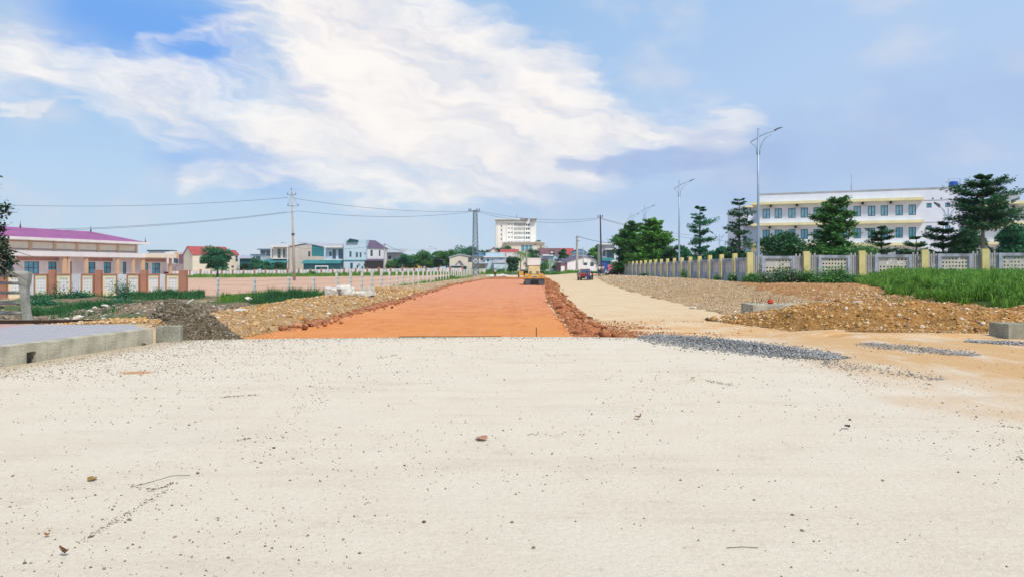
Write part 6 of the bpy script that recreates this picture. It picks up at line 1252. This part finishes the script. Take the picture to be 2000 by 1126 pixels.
for x in (-1.5, -1.1, .3, .8): MB().lathe([(.05, 0), (.13, .1), (.06, .2), (.13, .3), (.05, .5)], 8, c=(x, -.3, hT-.1)).build('insulator', M['frame'], lt)
# dark wooden-looking pole and small poles
d2 = 165.; wp = thing('power_pole', 'dark slim power pole beside the shop, right of the roller', 'utility pole', (X(1175, d2), d2, -.5)); h2 = Z(420, d2)+.5; MB().tube([(0, 0, 0), (-.3, 0, h2)], [.24, .13], 8).build('pole', M['pole_dk'], wp); MB().bar((-.85, 0, h2-.55), (.25, 0, h2-.55), .12).build('crossarm', M['pole_dk'], wp)
for x in (-.8, .2): MB().lathe([(.05, 0), (.11, .12), (.05, .24), (.1, .36), (.04, .5)], 8, c=(x, 0, h2-.5)).build('insulator', M['frame'], wp)
def small_pole(label, px, d, pyt, pyb, r=.16, m='concpole', arm=True):
    zb = Z(pyb, d); t = thing('utility_pole', label, 'utility pole', (X(px, d), d, zb)); h = Z(pyt, d)-zb; MB().tube([(0, 0, 0), (0, 0, h)], [r*1.2, r*.8], 8).build('pole', M[m], t)
    if arm: MB().bar((-.5, -.15, h-.5), (.6, -.15, h-.5), .08).bar((-.1, -.2, h-1.3), (.8, -.2, h-1.3), .1).build('bracket', M['metaldk'], t)
small_pole('concrete pole with brackets right of the violet roofed house', 751, 222, 475, 528, .2); small_pole('grey concrete pole leading a cable right, left of the light green trees', 1127, 195, 461, 527, .3); small_pole('thin concrete pole right of the grey concrete pole', 1139, 205, 483, 515, .12, arm=False)
small_pole('thin white post in front of the flat roofed house', 987.5, 190, 495, 531, .12, arm=False); small_pole('thin concrete pole between palms and roller canopy', 1029, 210, 486, 525, .15, arm=False); small_pole('thin post right of the roller', 1073.5, 190, 505, 528, .1, arm=False)
def cable(label, a, b, sag, r=.035, n=18):
    """a, b world points"""
    a, b = Vector(a), Vector(b); pts = [a.lerp(b, i/n)-Vector((0, 0, 4*sag*(i/n)*(1-i/n))) for i in range(n+1)]; o = MB().tube([tuple(p) for p in pts], r, 4).build('power_cable', M['cable']); tag(o, label, 'cable')
def wp_(px, py, d): return (X(px, d), d, Z(py, d))
cable('upper power cable running left from the tall concrete pole', wp_(-420, 372, 128), wp_(563, 386, dP), 2.2); cable('lower power cable running left from the tall concrete pole', wp_(-420, 432, 128), wp_(560, 414, dP), 2.4); cable('lowest power cable left of the tall concrete pole', wp_(-420, 436, 129), wp_(580, 413, dP), 2.5)
cable('upper power cable from the tall pole to the lattice pylon', wp_(572, 387, dP), wp_(917, 413, dT), .9); cable('lower power cable from the tall pole to the lattice pylon', wp_(581, 412, dP), wp_(916, 414.5, dT), 1.1)
cable('upper power cable from the pylon to the dark pole', wp_(936, 412, dT), wp_(1168, 426, d2), 1.1); cable('lower power cable from the pylon to the dark pole', wp_(932, 414, dT), wp_(1170, 428, d2), 1.5)
cable('upper power cable going right from the dark pole', wp_(1172, 426, d2), wp_(1420, 462, 230), 1.2); cable('lower power cable going right from the dark pole', wp_(1175, 428, d2), wp_(1420, 470, 230), 1.2)
cable('thick cable sloping from the grey concrete pole to the shop', wp_(1127, 461, 195), wp_(1200, 476, 175), .3, .06); cable('cable sloping right from the pole by the violet roofed house', wp_(751, 476, 222), wp_(790, 492, 240), .3, .05); cable('cable crossing in front of the beige and blue houses', wp_(566, 482, 236), wp_(751, 477, 222), 1.2, .035)
cable('long thin cable above the woodland', wp_(751, 486, 222), wp_(852, 485, 292), .6, .03); cable('thin service cable in front of the hall windows', wp_(-200, 505, 95), wp_(353, 519, 150), .8, .022)

# ================================================================ barbed wire fence with white concrete posts
M['fpost'] = mat('white_concrete_post', (.66, .65, .62), .9, .12, 3, dirt=.3)
bf = thing('post_fence', 'barbed wire fence of white concrete posts between the gravel verge and the pinkish field', 'fence', (0, 0, 0))
pm = MB(); pm.box(-.09, .09, -.09, .09, -.5, 1.62); postm = pm.mesh('post', M['fpost']); P_ = [(425, 60), (497, 54), (565, 60), (613, 57.5), (658.5, 60), (684, 61.5), (706, 63), (727, 64.5), (745, 66), (760.5, 67.5)]
pl_ = [(X(a, b), b) for a, b in P_]
for i in range(1, 44): y = 67.5+3.5*i*(1+.002*i); pl_.append((-11.15+.021*(y-67.5)*(1 if y < 140 else 1)-.0, y))
for i, (x, y) in enumerate(pl_):
    zb = Hs(x, y) if i < 4 else -.42+.0*y; o = link('post', postm, bf, (x, y, zb+(.0 if i < 4 else (0 if i > 6 else -.05))), random.uniform(-.2, .2)); o.rotation_euler.x = random.uniform(-.03, .03); o.rotation_euler.y = random.uniform(-.03, .03)
nails = MB()
for x, y in pl_[:14]:
    zb = Hs(x, y)
    for z in (.3, .65, 1.0, 1.35): nails.box(x+.06, x+.12, y-.13, y-.09, zb+z, zb+z+.06)
o = nails.build('wire_staples', M['wire'], bf); k = MB()
for z in (.35, .7, 1.05, 1.4):
    for i in range(len(pl_)-30): a, b = pl_[i], pl_[i+1]; k.tube([(a[0], a[1]-.11, Hs(*a)+z), (b[0], b[1]-.11, Hs(*b)+z)], .006, 3, cap=False)
k.build('barbed_wire', M['wire'], bf)

# ================================================================ rubble and heaps
M['rub'] = mat('broken_concrete', (.72, .69, .63), .95, .2, 3, .8, 12, dirt=.2); M['rub2'] = mat('dark_broken_concrete', (.17, .17, .18), .95, .2, 3, .6, 12)
ry = 44.
for i, (px, py, sx, sy, sz, rz, tilt, m_, bx, lab) in enumerate([
    (653, 573, .50, .4, .34, .2, .2, 'rub', 0, 'upper left boulder of the broken concrete pile by the fence'), (672, 572, .62, .4, .36, .1, -.1, 'rub', 0, 'rounded upper middle boulder of the broken concrete pile'),
    (657, 582, .55, .4, .3, .5, .0, 'rub', 0, 'low front boulder of the broken concrete pile'), (687, 577, .5, .42, .45, .9, .4, 'rub', 0, 'tilted chunk with an ochre face in the broken concrete pile'),
    (703, 580, .85, .38, .22, -.15, -.28, 'rub', 1, 'long slanting white slab at the right of the broken concrete pile'), (637, 581, .42, .3, .12, .3, -.7, 'rub2', 1, 'dark slab leaning at the left end of the broken concrete pile'), (633, 587, .26, .22, .16, .3, 0, 'rub', 0, 'small lump in front of the dark leaning slab'), (645, 588, .22, .2, .12, 1, 0, 'rub', 0, 'small flat lump at the front of the broken concrete pile')]):
    o = link('concrete_chunk', rock_mesh('concrete_chunk', sx*1.08, sy*1.1, sz*1.15, M[m_], 30+i, 2, .14, bool(bx)), loc=(X(px, ry), ry-.7+.35*(i % 3), Z(py, ry)+.14), rz=rz); o.rotation_euler.y = tilt; tag(o, lab, 'concrete chunk', 'broken concrete pile by the fence')
# grey rubbish bank on the left (stones on the waste ground)
def bankz(x, y): return H(x, y)+.02+.58*np.exp(-((x+20.5)/4.6)**2-((y-42.5)/2.6)**2)*(.7+.6*fbm(x*1.3, y*1.3, 4))
n = 7000; x = RNG.normal(-20.5, 4.2, n); y = RNG.normal(42.0, 1.6, n); o = stones('rubble', np.stack([x, y, bankz(x, y)], 1), RNG.lognormal(0, .55, n)*.045, st_rubble); tag(o, 'grey brown rubble and clods on the low bank behind the dark heap', 'rubble', kind='stuff')
n = 5000; x = RNG.uniform(-34, -11, n); y = RNG.normal(36, 5, n); k = fbm(x*.4, y*.4, 61) > .46; x, y = x[k], y[k]; o = stones('rubble', np.stack([x, y, H(x, y)+.1], 1), RNG.lognormal(0, .5, len(x))*.05, st_rubble); tag(o, 'scattered pale rubble in the weedy ditch on the left', 'rubble', kind='stuff')
n = 4200; x = RNG.uniform(-13, -8.2, n); y = RNG.normal(18.0, .55, n); k = (x > kx(15.7)-6) & (y > 17.0); x, y = x[k], y[k]; o = stones('gravel', np.stack([x, y, H(x, y)+.03], 1), RNG.lognormal(0, .5, len(x))*.019, st_ochre); tag(o, 'ochre gravel strip along the far edge of the pavement', 'gravel', kind='stuff')
for i, (px, py, d, s, lab) in enumerate([(130, 622, 18.6, .06, 'flat pale rock lying behind the pavement edge'), (152, 619, 19.2, .10, 'larger pale rock behind the pavement edge'), (202, 621, 19, .06, 'small pale rock near the grey heap'), (186, 600, 30, .09, 'white rock in the ditch weeds'), (205, 596, 34, .13, 'white rocks lump half way down the ditch'), (175, 606, 28, .08, 'flat white rock low in the ditch'), (470, 607, 27, .2, 'pale boulder on top of the ochre gravel bank'), (485, 583, 43, .22, 'white lump on top of the rubble bank'), (600, 622, 29, .13, 'dark red clod sitting on the ochre gravel bank'), (851, 568, 62, .22, 'dark red clod at the left edge of the red road'), (1106, 580, 50, .3, 'largest dark clod beside the red ridge'), (1640, 593, 26.5, .22, 'flat pinkish stone behind the gravel heap'), (1676, 592, 26.5, .18, 'pale flat stone behind the gravel heap'), (1352, 600, 30, .11, 'pale stone on the edge of the right verge')]):
    o = link('rock', rock_mesh('rock', s*1.4, s, s*.6, M['rub'] if 'dark' not in lab else mat('clod_earth', (.14, .055, .03), .95, .3, 8), 50+i, 2, .2), loc=(X(px, d), d, Z(py, d)), rz=i*.7); tag(o, lab, 'rock')
o = MB().tube([(-.75, 0, -.42), (.0, 0, 0), (.55, .1, .42)], .05, 8).build('plastic_pipe', mat('white_plastic', (.7, .7, .68), .5), loc=(X(372, 41), 40.0, Z(597, 41))); tag(o, 'white plastic pipe sticking out of the rubble bank', 'pipe')
o = MB().box(-1.0, 1.0, -.05, .05, -.05, .03).build('plank', mat('dark_plank', (.05, .03, .02), .9), loc=(X(60, 17.9), 17.9, .30), rz=.05); tag(o, 'dark weathered plank lying behind the pavement by the railing', 'plank')
o = MB().box(-.7, .7, -.04, .04, -.04, .03).build('plank', mat('black_plank', (.03, .02, .015), .9), loc=(X(155, 18.2), 18.2, .29), rz=.12); tag(o, 'thin black plank on the ochre gravel strip right of the railing', 'plank')
# box culvert lid with starter bars
cv = thing('manhole_box', 'pale concrete manhole box with rusty starter bars and a red cap on the right verge', 'manhole', (X(1506, 27.5), 27.5, -.10)); wv = (1553-1458)/F*27.5/2
MB().box(-wv, wv, -.7, .7, -.3, .36).build('concrete_box', M['kerb'], cv, bevel=.015)
k = MB(); [k.tube([(-.75+.11*i+random.uniform(-.03, .03), -.2+random.uniform(-.3, .3), .35), (-.75+.11*i+random.uniform(-.05, .05), -.2, .35+random.uniform(.14, .3))], .009, 5) for i in range(11)]; k.build('starter_bar', mat('rusty_rebar', (.16, .06, .03), .9), cv)
rd = MB().lathe([(.09, 0), (.12, .04), (.10, .12), (.05, .17)], 10).build('plastic_bag', mat('red_plastic', (.55, .06, .03), .5), loc=(X(1505, 27.3), 27.3, .27)); tag(rd, 'small red cap-like thing resting on the manhole box', 'oddment')  # unidentified red cap-like thing, modelled as a small turned form
# small starter bars on the left bank and far dark rail
k = MB(); [k.tube([(i*.11, 0, -.05), (i*.11+.02, .02, .22)], .014, 4) for i in range(-5, 6)]; o = k.build('starter_bars', M['wire'], loc=(X(645, 33), 33, Z(606, 33)-.05)); tag(o, 'row of thin black starter bars poking out of the left gravel bank', 'starter bars')
o = MB().box(-2.6, 2.6, -.3, .3, 0, .45).build('road_barrier', M['metaldk'], loc=(X(1000, 190), 190, -.4)); tag(o, 'long low dark barrier lying across the far end of the road', 'barrier')
# white rubble heap at road end with workman
for i, (px, s) in enumerate([(958, .8), (966, .6), (972, .75), (979, .9), (986, .7)]):
    o = link('concrete_chunk', rock_mesh('concrete_chunk', s*1.2, s, s*.6, M['rub'], 80+i, 2, .2), loc=(X(px, 152)+.0, 152+(i % 2), -.25), rz=i); tag(o, ['leftmost white lump of the distant rubble row at the road end', 'white lump left of the standing workman', 'white lump right behind the workman', 'biggest white lump of the distant rubble row', 'rightmost white lump of the distant rubble row'][i], 'concrete chunk', 'rubble row at the road end')

# ================================================================ people
def skin(name, joints, edges, m, parent, sub=2):
    me = bpy.data.meshes.new(name); me.from_pydata([j[0] for j in joints], edges, []); me.materials.append(m); o = link(name, me, parent)
    md = o.modifiers.new('skin', 'SKIN'); sv = me.skin_vertices[0].data
    for i, j in enumerate(joints): sv[i].radius = (j[1], j[2] if len(j) > 2 else j[1]); sv[i].use_root = (i == 0)
    md.use_smooth_shade = True; s = o.modifiers.new('sub', 'SUBSURF'); s.levels = s.render_levels = sub; return o
SK = mat('skin', (.34, .19, .12), .6); HAIR = mat('black_hair', (.012, .01, .01), .6)
def person(label, x, y, z, rz, shirt, trousers, arms=((.34, -.05, .95), (-.34, -.05, .95)), stride=.12, hat=None, extra=None):
    """faces local -Y"""
    t = thing('person', label, 'person', (x, y, z), rz); (rx, ry_, rz_1), (lx, ly, lz) = arms
    def elbow(s, hx, hy, hz): return (s*.20+(hx-s*.20)*.5+s*.05, hy*.4+.04, 1.42+(hz-1.42)*.52)
    J = [((0, 0, .95), .13, .11), ((0, 0, 1.15), .125, .10), ((0, 0, 1.36), .145, .105), ((0, 0, 1.47), .06), ((0, -.01, 1.55), .058), ((0, -.015, 1.64), .088, .098), ((0, -.01, 1.72), .06),
         ((.17, 0, 1.41), .055), (elbow(1, rx, ry_, rz_1), .042), ((rx, ry_, rz_1), .032), ((-.17, 0, 1.41), .055), (elbow(-1, lx, ly, lz), .042), ((lx, ly, lz), .032),
         ((.09, 0, .88), .088), ((.10, -stride*.5, .48), .06), ((.10, -stride*.2, .09), .045), ((.11, -stride*.2-.14, .04), .035), ((-.09, 0, .88), .088), ((-.10, stride*.3, .48), .06), ((-.10, stride, .09), .045), ((-.11, stride-.14, .04), .035),
         ((rx*1.02, ry_-.02, rz_1-.09), .028), ((lx*1.02, ly-.02, lz-.09), .028), ((0, -.105, 1.635), .018)]
    Ed = [(0, 1), (1, 2), (2, 3), (3, 4), (4, 5), (5, 6), (2, 7), (7, 8), (8, 9), (2, 10), (10, 11), (11, 12), (0, 13), (13, 14), (14, 15), (15, 16), (0, 17), (17, 18), (18, 19), (19, 20), (9, 21), (12, 22), (5, 23)]
    skin('body', J, Ed, SK, t)
    S = [((0, 0, .90), .155, .125), ((0, 0, 1.12), .145, .12), ((0, 0, 1.34), .165, .125), ((.18, 0, 1.405), .075), (elbow(1, rx, ry_, rz_1), .06), ((-.18, 0, 1.405), .075), (elbow(-1, lx, ly, lz), .06)]
    skin('shirt', S, [(0, 1), (1, 2), (2, 3), (3, 4), (2, 5), (5, 6)], shirt, t)
    T_ = [((0, 0, .93), .145, .12), ((.095, 0, .85), .105), ((.10, -stride*.5, .48), .078), ((.10, -stride*.2, .10), .062), ((-.095, 0, .85), .105), ((-.10, stride*.3, .48), .078), ((-.10, stride, .10), .062)]
    skin('trousers', T_, [(0, 1), (1, 2), (2, 3), (0, 4), (4, 5), (5, 6)], trousers, t)
    hm = MB().lathe([(.03, 1.755), (.075, 1.735), (.102, 1.68), (.104, 1.62), (.09, 1.585)], 14, c=(0, .015, 0)).build('hair' if not hat else 'cap', hat or HAIR, t, smooth=True)
    if hat: MB().box(-.07, .07, -.19, -.07, 1.665, 1.68).build('brim', hat, hm)
    sh = MB().box(.06, .155, -stride*.2-.20, -stride*.2+.07, 0, .085).box(-.155, -.06, stride-.20, stride+.07, 0, .085).build('shoes', HAIR, t, bevel=.02); return t
cwhite = mat('white_shirt_cloth', (.70, .66, .64), .85); cblack = mat('black_trousers_cloth', (.03, .03, .035), .85); cblue = mat('blue_jeans_cloth', (.06, .12, .24), .85); cnavy = mat('blue_work_cloth', (.035, .10, .26), .85); cgrey = mat('grey_trousers_cloth', (.13, .15, .19), .85); cpale = mat('pale_grey_shirt_cloth', (.45, .50, .58), .85)
dp = 116.
person('man in a white shirt and black trousers, left of the pair beside the wall end', X(1170.5, dp), dp, Z(539.3, dp), .5, cwhite, cblack, ((.22, -.28, 1.12), (-.22, -.28, 1.12)))
person('man in a white shirt and grey jeans, right of the pair beside the wall end', X(1177.5, dp+1), dp+1, Z(539, dp), -.9, cwhite, cgrey, ((.26, -.22, 1.05), (-.30, .0, .93)), .2)
dc = 1.9*F/25.
person('man in blue work clothes standing behind the red pickup with a motorbike', X(1148, dc-4), dc-4, -.36, 2.6, cnavy, cnavy, ((.24, -.30, 1.10), (-.30, -.1, .95)), .16, hat=cnavy)
person('workman in a pale shirt and black trousers beside the distant rubble row', X(967, 150), 150, -.38, .3, cpale, cblack, ((.28, -.15, .95), (-.28, -.15, .95)), .1)

# ================================================================ motorbikes
M['tyre'] = mat('tyre_rubber', (.022, .022, .024), .9); M['chrome'] = mat('bright_metal', (.55, .55, .56), .3, metal=.8); M['seat'] = mat('black_seat', (.02, .02, .022), .6)
def motorbike(label, x, y, z, rz, body, lean=.12, group='parked motorbikes'):
    """faces local +X"""
    t = thing('motorbike', label, 'motorbike', (x, y, z), rz, group); t.rotation_euler.x = lean
    for wx_ in (-.62, .62):
        w = MB().lathe([(.20, -.04), (.27, -.045), (.30, 0), (.27, .045), (.20, .04)], 20, 'y', (wx_, 0, .30)).build('wheel', M['tyre'], t, smooth=True); r = MB().lathe([(.19, -.03), (.20, 0), (.19, .03)], 16, 'y', (wx_, 0, .30)); r.build('rim', M['chrome'], w)
    MB().prism([(-.75, .55), (-.35, .42), (-.05, .34), (.22, .36), (.40, .55), (.46, .9), (.34, .92), (.22, .62), (.0, .52), (-.2, .66), (-.85, .74)], -.13, .13, 'y').build('fairing', body, t, bevel=.03)
    MB().prism([(-.78, .74), (-.1, .68), (.02, .72), (-.1, .79), (-.5, .83), (-.8, .85)], -.12, .12, 'y').build('seat', M['seat'], t, bevel=.03)
    MB().tube([(.62, .07, .30), (.44, .07, .92)], .022, 6).tube([(.62, -.07, .30), (.44, -.07, .92)], .022, 6).tube([(.42, 0, .9), (.36, 0, 1.0)], .02, 6).build('fork', M['chrome'], t)
    hb_ = MB().tube([(.26, -.34, 1.03), (.38, -.12, 1.0), (.38, .12, 1.0), (.26, .34, 1.03)], .018, 6).build('handlebar', M['seat'], t)
    for s in (-1, 1): MB().tube([(.33, s*.25, 1.02), (.36, s*.30, 1.18)], .008, 5).tube([(.36, s*.26, 1.2), (.36, s*.36, 1.2)], .04, 6).build('mirror', M['seat'], hb_)
    MB().lathe([(.03, .40), (.09, .44), (.10, .49), (.05, .53)], 12, 'x', (0, 0, .88)).build('headlight', M['chrome'], t); MB().prism([(.35, .52), (.5, .62), (.72, .62), (.90, .48), (.72, .66), (.5, .67)], -.06, .06, 'y').build('front_mudguard', body, t)
    MB().box(-.15, .2, -.12, .12, .2, .42).tube([(.1, -.15, .2), (-.4, -.16, .22), (-.85, -.17, .32)], .04, 8).build('engine', M['metaldk'], t); MB().box(-.92, -.84, -.07, .07, .62, .74).build('tail_light', mat('red_lens', (.4, .02, .02), .3), t); return t
bw_ = mat('white_scooter_paint', (.66, .66, .67), .3, spec=.6); bk = mat('black_scooter_paint', (.03, .03, .035), .25, spec=.6); br_ = mat('grey_scooter_paint', (.25, .27, .3), .3, spec=.6)
motorbike('black motorbike standing behind the red pickup beside the man in blue', X(1156, dc-3), dc-3, -.36, -1.9, bk, .1, None)
for i, (px, d, m_, lab) in enumerate([(1186, 122, bw_, 'white motorbike at the left end of the parked row'), (1191, 124, bk, 'black motorbike second in the parked row, below the pink banner'), (1196, 127, bw_, 'white motorbike in the middle of the parked row'), (1201, 128, br_, 'grey motorbike right of the middle in the parked row'), (1206, 130, bw_, 'white motorbike at the wall end of the parked row')]):
    motorbike(lab, X(px, d), d, Z(538.3, d) if i < 2 else Z(537, d), -2.0-.15*i, m_, .12)

# ================================================================ red pickup seen from behind
M['red_paint'] = mat('dark_red_car_paint', (.24, .02, .03), .3, .05, 1, spec=.7); M['black_plastic'] = mat('black_plastic', (.02, .02, .022), .5)
car = thing('pickup_truck', 'dark red pickup seen from behind, parked on the tan road', 'pickup', (X(1145, dc), dc-1., -.36), .02)       # faces local +Y
prof = [(-.93, .48), (-.95, .80), (-.92, 1.06), (.92, 1.06), (.95, .80), (.93, .48)]
k = MB(); k.prism([(x, z) for x, z in prof], 1.6, 5.1, 'y'); k.prism(prof[:2]+[(-.91, 1.06), (-.82, 1.06), (-.82, .62), (.82, .62), (.82, 1.06), (.91, 1.06)]+prof[4:], .06, 1.6-.002, 'y'); k.build('body', M['red_paint'], car, bevel=.04)
k = MB(); n0 = [(-.86, 1.6), (.86, 1.6), (.86, 3.9), (-.86, 3.9)]; n1 = [(-.66, 1.82), (.66, 1.82), (.66, 3.1), (-.66, 3.1)]; a = [(x, y, 1.06) for x, y in n0]; b = [(x, y, 1.70) for x, y in n1]
k.quad(*b); [k.quad(a[i], a[(i+1) % 4], b[(i+1) % 4], b[i]) for i in range(4)]; k.build('cabin', M['red_paint'], car, bevel=.05)
k = MB(); k.quad((-.72, 1.63, 1.14), (.72, 1.63, 1.14), (.60, 1.80, 1.60), (-.60, 1.80, 1.60)); k.quad((-.72, 1.60, 1.14), (-.60, 1.77, 1.60), (.60, 1.77, 1.60), (.72, 1.60, 1.14)); k.build('rear_window', M['glass_dk'], car)
k = MB()
for s in (-1, 1): k.quad((s*.875, 1.8, 1.12), (s*.875, 3.5, 1.12), (s*.70, 3.0, 1.6), (s*.70, 1.95, 1.6))
k.build('side_window', M['glass_dk'], car)
MB().box(-.70, .70, 0, .055, .60, 1.04).build('tailgate', M['red_paint'], car, bevel=.015); MB().box(-.2, .2, -.02, -.002, .84, .92).build('tailgate_handle', M['black_plastic'], car)
MB().box(-.90, .90, -.12, .05, .36, .56).build('rear_bumper', M['black_plastic'], car, bevel=.03); MB().box(-.26, .26, -.135, -.121, .42, .53).build('number_plate', mat('white_plate', (.7, .7, .7), .5), car)
for s in (-1, 1):
    MB().box(min(s*.72, s*.90), max(s*.72, s*.90), -.01, .055, .66, 1.0).build('tail_light', mat('tail_lens', (.45, .03, .02), .25), car); MB().box(min(s*.97, s*1.16), max(s*.97, s*1.16), 3.4, 3.5, 1.10, 1.30).build('mirror', M['black_plastic'], car)
    for wy in (.85, 4.2): w = MB().lathe([(.24, -.13), (.36, -.13), (.38, -.06), (.38, .06), (.36, .13), (.24, .13)], 24, 'x', (s*.80, wy, .38)).build('wheel', M['tyre'], car, smooth=False); MB().lathe([(.02, -.02), (.23, 0), (.23, .02)], 16, 'x', (s*.93, wy, .38)).build('rim', M['chrome'], w)
MB().box(-.8, .8, .2, 4.9, .30, .48-.003).build('chassis', M['black_plastic'], car)

# ================================================================ road roller seen from the drum end
M['yel'] = mat('roller_yellow_paint', (.66, .36, .06), .45, .12, 2, dirt=.3, dirtcol=(.3, .16, .08), spec=.5); M['ylight'] = mat('roller_cream_yellow', (.74, .60, .34), .5, .1, 2, dirt=.2, dirtcol=(.4, .25, .14)); M['canopy'] = mat('dusty_white_canopy', (.82, .79, .76), .7, .06, 2, dirt=.25, dirtcol=(.5, .36, .28)); M['drum'] = mat('worn_drum_steel', (.10, .085, .075), .5, .3, 3, metal=.4, dirt=.5, dirtcol=(.22, .1, .05))
dr = 80.; ro = thing('road_roller', 'yellow vibrating road roller with white canopy working on the red road', 'road roller', (X(1044.2, dr), dr, -.36), 0)
MB().lathe([(.45, -1.06), (.60, -1.06), (.62, -1.03), (.62, 1.03), (.60, 1.06), (.45, 1.06)], 40, 'x', (0, .8, .62)).build('drum', M['drum'], ro)
fr = MB(); [fr.box(s*1.085 if s > 0 else -1.165, 1.165 if s > 0 else -1.085, -.15, 1.9, .42, 1.05) for s in (-1, 1)]; fr.box(-1.08, 1.08, -.22, .0-.002, .74, 1.12).box(-1.08, 1.08, 1.72, 1.9, .72, 1.18); fr.prism([(-1.08, 1.12), (1.08, 1.12), (.9, 1.24), (.2, 1.19), (-.2, 1.19), (-.9, 1.24)], -.2, -.04, 'y'); fr.build('drum_frame', M['yel'], ro, bevel=.02)
MB().box(-1.06, 1.06, -.12, -.06, .10, .72).build('scraper_beam', M['metaldk'], ro); MB().box(-.42, .42, -.19, -.123, .08, .56).build('rubber_flap', M['tyre'], ro)
pl = MB().box(-.32, .32, -.262, -.223, .84, 1.08).build('maker_plate', M['ylight'], ro); MB().box(-.26, .26, -.272, -.264, .91, 1.01).build('plate_lettering', M['metaldk'], pl)
for s in (-1, 1):
    MB().lathe([(.02, -.30), (.085, -.29), (.085, -.2)], 12, 'y', (s*.82, 0, 1.0)).build('headlight', M['chrome'], ro)
    w = MB().lathe([(.40, -.25), (.68, -.25), (.74, -.14), (.74, .14), (.68, .25), (.40, .25)], 28, 'x', (s*.88, 3.9, .74)).build('tyre', M['tyre'], ro); MB().lathe([(.05, -.24), (.39, -.20), (.39, .20), (.05, .24)], 18, 'x', (s*.88, 3.9, .74)).build('rim', M['ylight'], w)
    for k_ in range(10): a = 2*math.pi*k_/10; MB().box(-.26, .26, -.05, .05, .72, .78).build('lug', M['tyre'], w, loc=(s*.88, 3.9, .74)).rotation_euler = (a, 0, 0)
hd = MB().prism([(-.68, .95), (.68, .95), (.66, 1.7), (.58, 2.2), (-.58, 2.2), (-.66, 1.7)], 2.1, 2.6, 'y').build('control_console', M['ylight'], ro, bevel=.03)
for s in (-1, 1):
    g_ = MB(); g_.box(s*.40-.17, s*.40+.17, 2.07, 2.098, 1.16, 1.5); g_.build('grille', M['metaldk'], ro)
    gs = MB(); [gs.box(s*.40-.16, s*.40+.16, 2.05, 2.069, 1.19+.06*i, 1.21+.06*i) for i in range(5)]; gs.build('grille_slats', M['ylight'], ro)
MB().box(-.5, .5, 1.2, 2.1-.003, .92, 1.12).build('articulation_housing', M['yel'], ro); MB().prism([(2.6, .8), (5.6, .8), (5.6, 1.55), (4.4, 1.8), (3.6, 1.8), (3.6, 1.15), (2.6, 1.15)], -.62, .62, 'x').build('engine_hood', M['yel'], ro, bevel=.04)
MB().box(-.78, .78, 2.25, 2.28, 2.2, 2.3).build('dashboard', M['tyre'], ro); MB().box(-.25, .25, 3.0, 3.5, 1.55, 1.65).box(-.25, .25, 3.45, 3.55, 1.65, 2.2).build('seat', M['seat'], ro, bevel=.03); MB().tube([(0, 2.6, 1.7), (0, 2.75, 2.0)], .03, 6).build('steering_column', M['tyre'], ro)
st = MB(); st.tube([(.2*math.cos(a), 2.76+.08*math.sin(a), 2.02+.18*math.sin(a)) for a in np.linspace(0, 6.283, 15)], .016, 6); st.build('steering_wheel', M['tyre'], ro)
for sx in (-.66, .66):
    for sy in (2.2, 3.7): MB().box(sx-.035, sx+.035, sy-.035, sy+.035, 1.0 if sy < 3 else 1.5, 2.42).build('canopy_post', M['metaldk'], ro)
MB().box(-.76, .76, 2.0, 4.0, 2.86, 2.98).build('canopy_roof', M['canopy'], ro, bevel=.03); MB().prism([(-.74, 2.18), (.70, 2.2), (.72, 2.857), (-.70, 2.857)], 2.03, 2.07, 'y').build('canopy_sheet', M['canopy'], ro)
for s in (-1, 1): MB().box(s*.74-.015, s*.74+.015, 2.09, 3.9, 2.3, 2.857).build('side_sheet', M['canopy'], ro); MB().tube([(s*.66, 2.1, 2.1), (s*.86, 2.0, 2.1)], .015, 5).box(s*.88-.07, s*.88+.07, 1.97, 2.0, 1.98, 2.22).build('mirror', M['tyre'], ro)
MB().box(-1.0, -.66, 2.3, 2.9, .9, 1.3).box(.66, 1.0, 2.3, 2.9, .9, 1.3).build('step', M['yel'], ro)
# distant wheel loader just behind the roller's left side
wl = thing('loader', 'small dark yellow machine half hidden behind the left side of the roller', 'loader', (X(1020, 140), 140, -.38)); wl.scale = (.7, .7, .7)
MB().prism([(-1.0, .6), (.9, .6), (.9, 1.4), (.2, 1.7), (-.5, 1.7), (-.9, 1.2)], 0, 2.4, 'y').build('body', M['yel'], wl, bevel=.05); MB().box(-.3, .8, .5, 1.8, 1.702, 2.2).build('seat_frame', M['metaldk'], wl)
for s in (-1, 1): MB().lathe([(.25, -.2), (.6, -.2), (.65, 0), (.6, .2), (.25, .2)], 20, 'x', (s*.95, .6, .62)).build('wheel', M['tyre'], wl)

# ================================================================ the air
hz_ = MB().box(-900, 900, -70, 760, -12, 60).build('haze', None)
hm_ = bpy.data.materials.new('haze_air'); hm_.use_nodes = True; t = hm_.node_tree; t.nodes.clear(); v = N(t, 'ShaderNodeVolumePrincipled'); v.inputs['Color'].default_value = (.80, .88, .96, 1); v.inputs['Density'].default_value = .00016; v.inputs['Anisotropy'].default_value = .2
t.links.new(v.outputs[0], N(t, 'ShaderNodeOutputMaterial').inputs['Volume']); hz_.data.materials.clear(); hz_.data.materials.append(hm_); tag(hz_, kind='stuff')
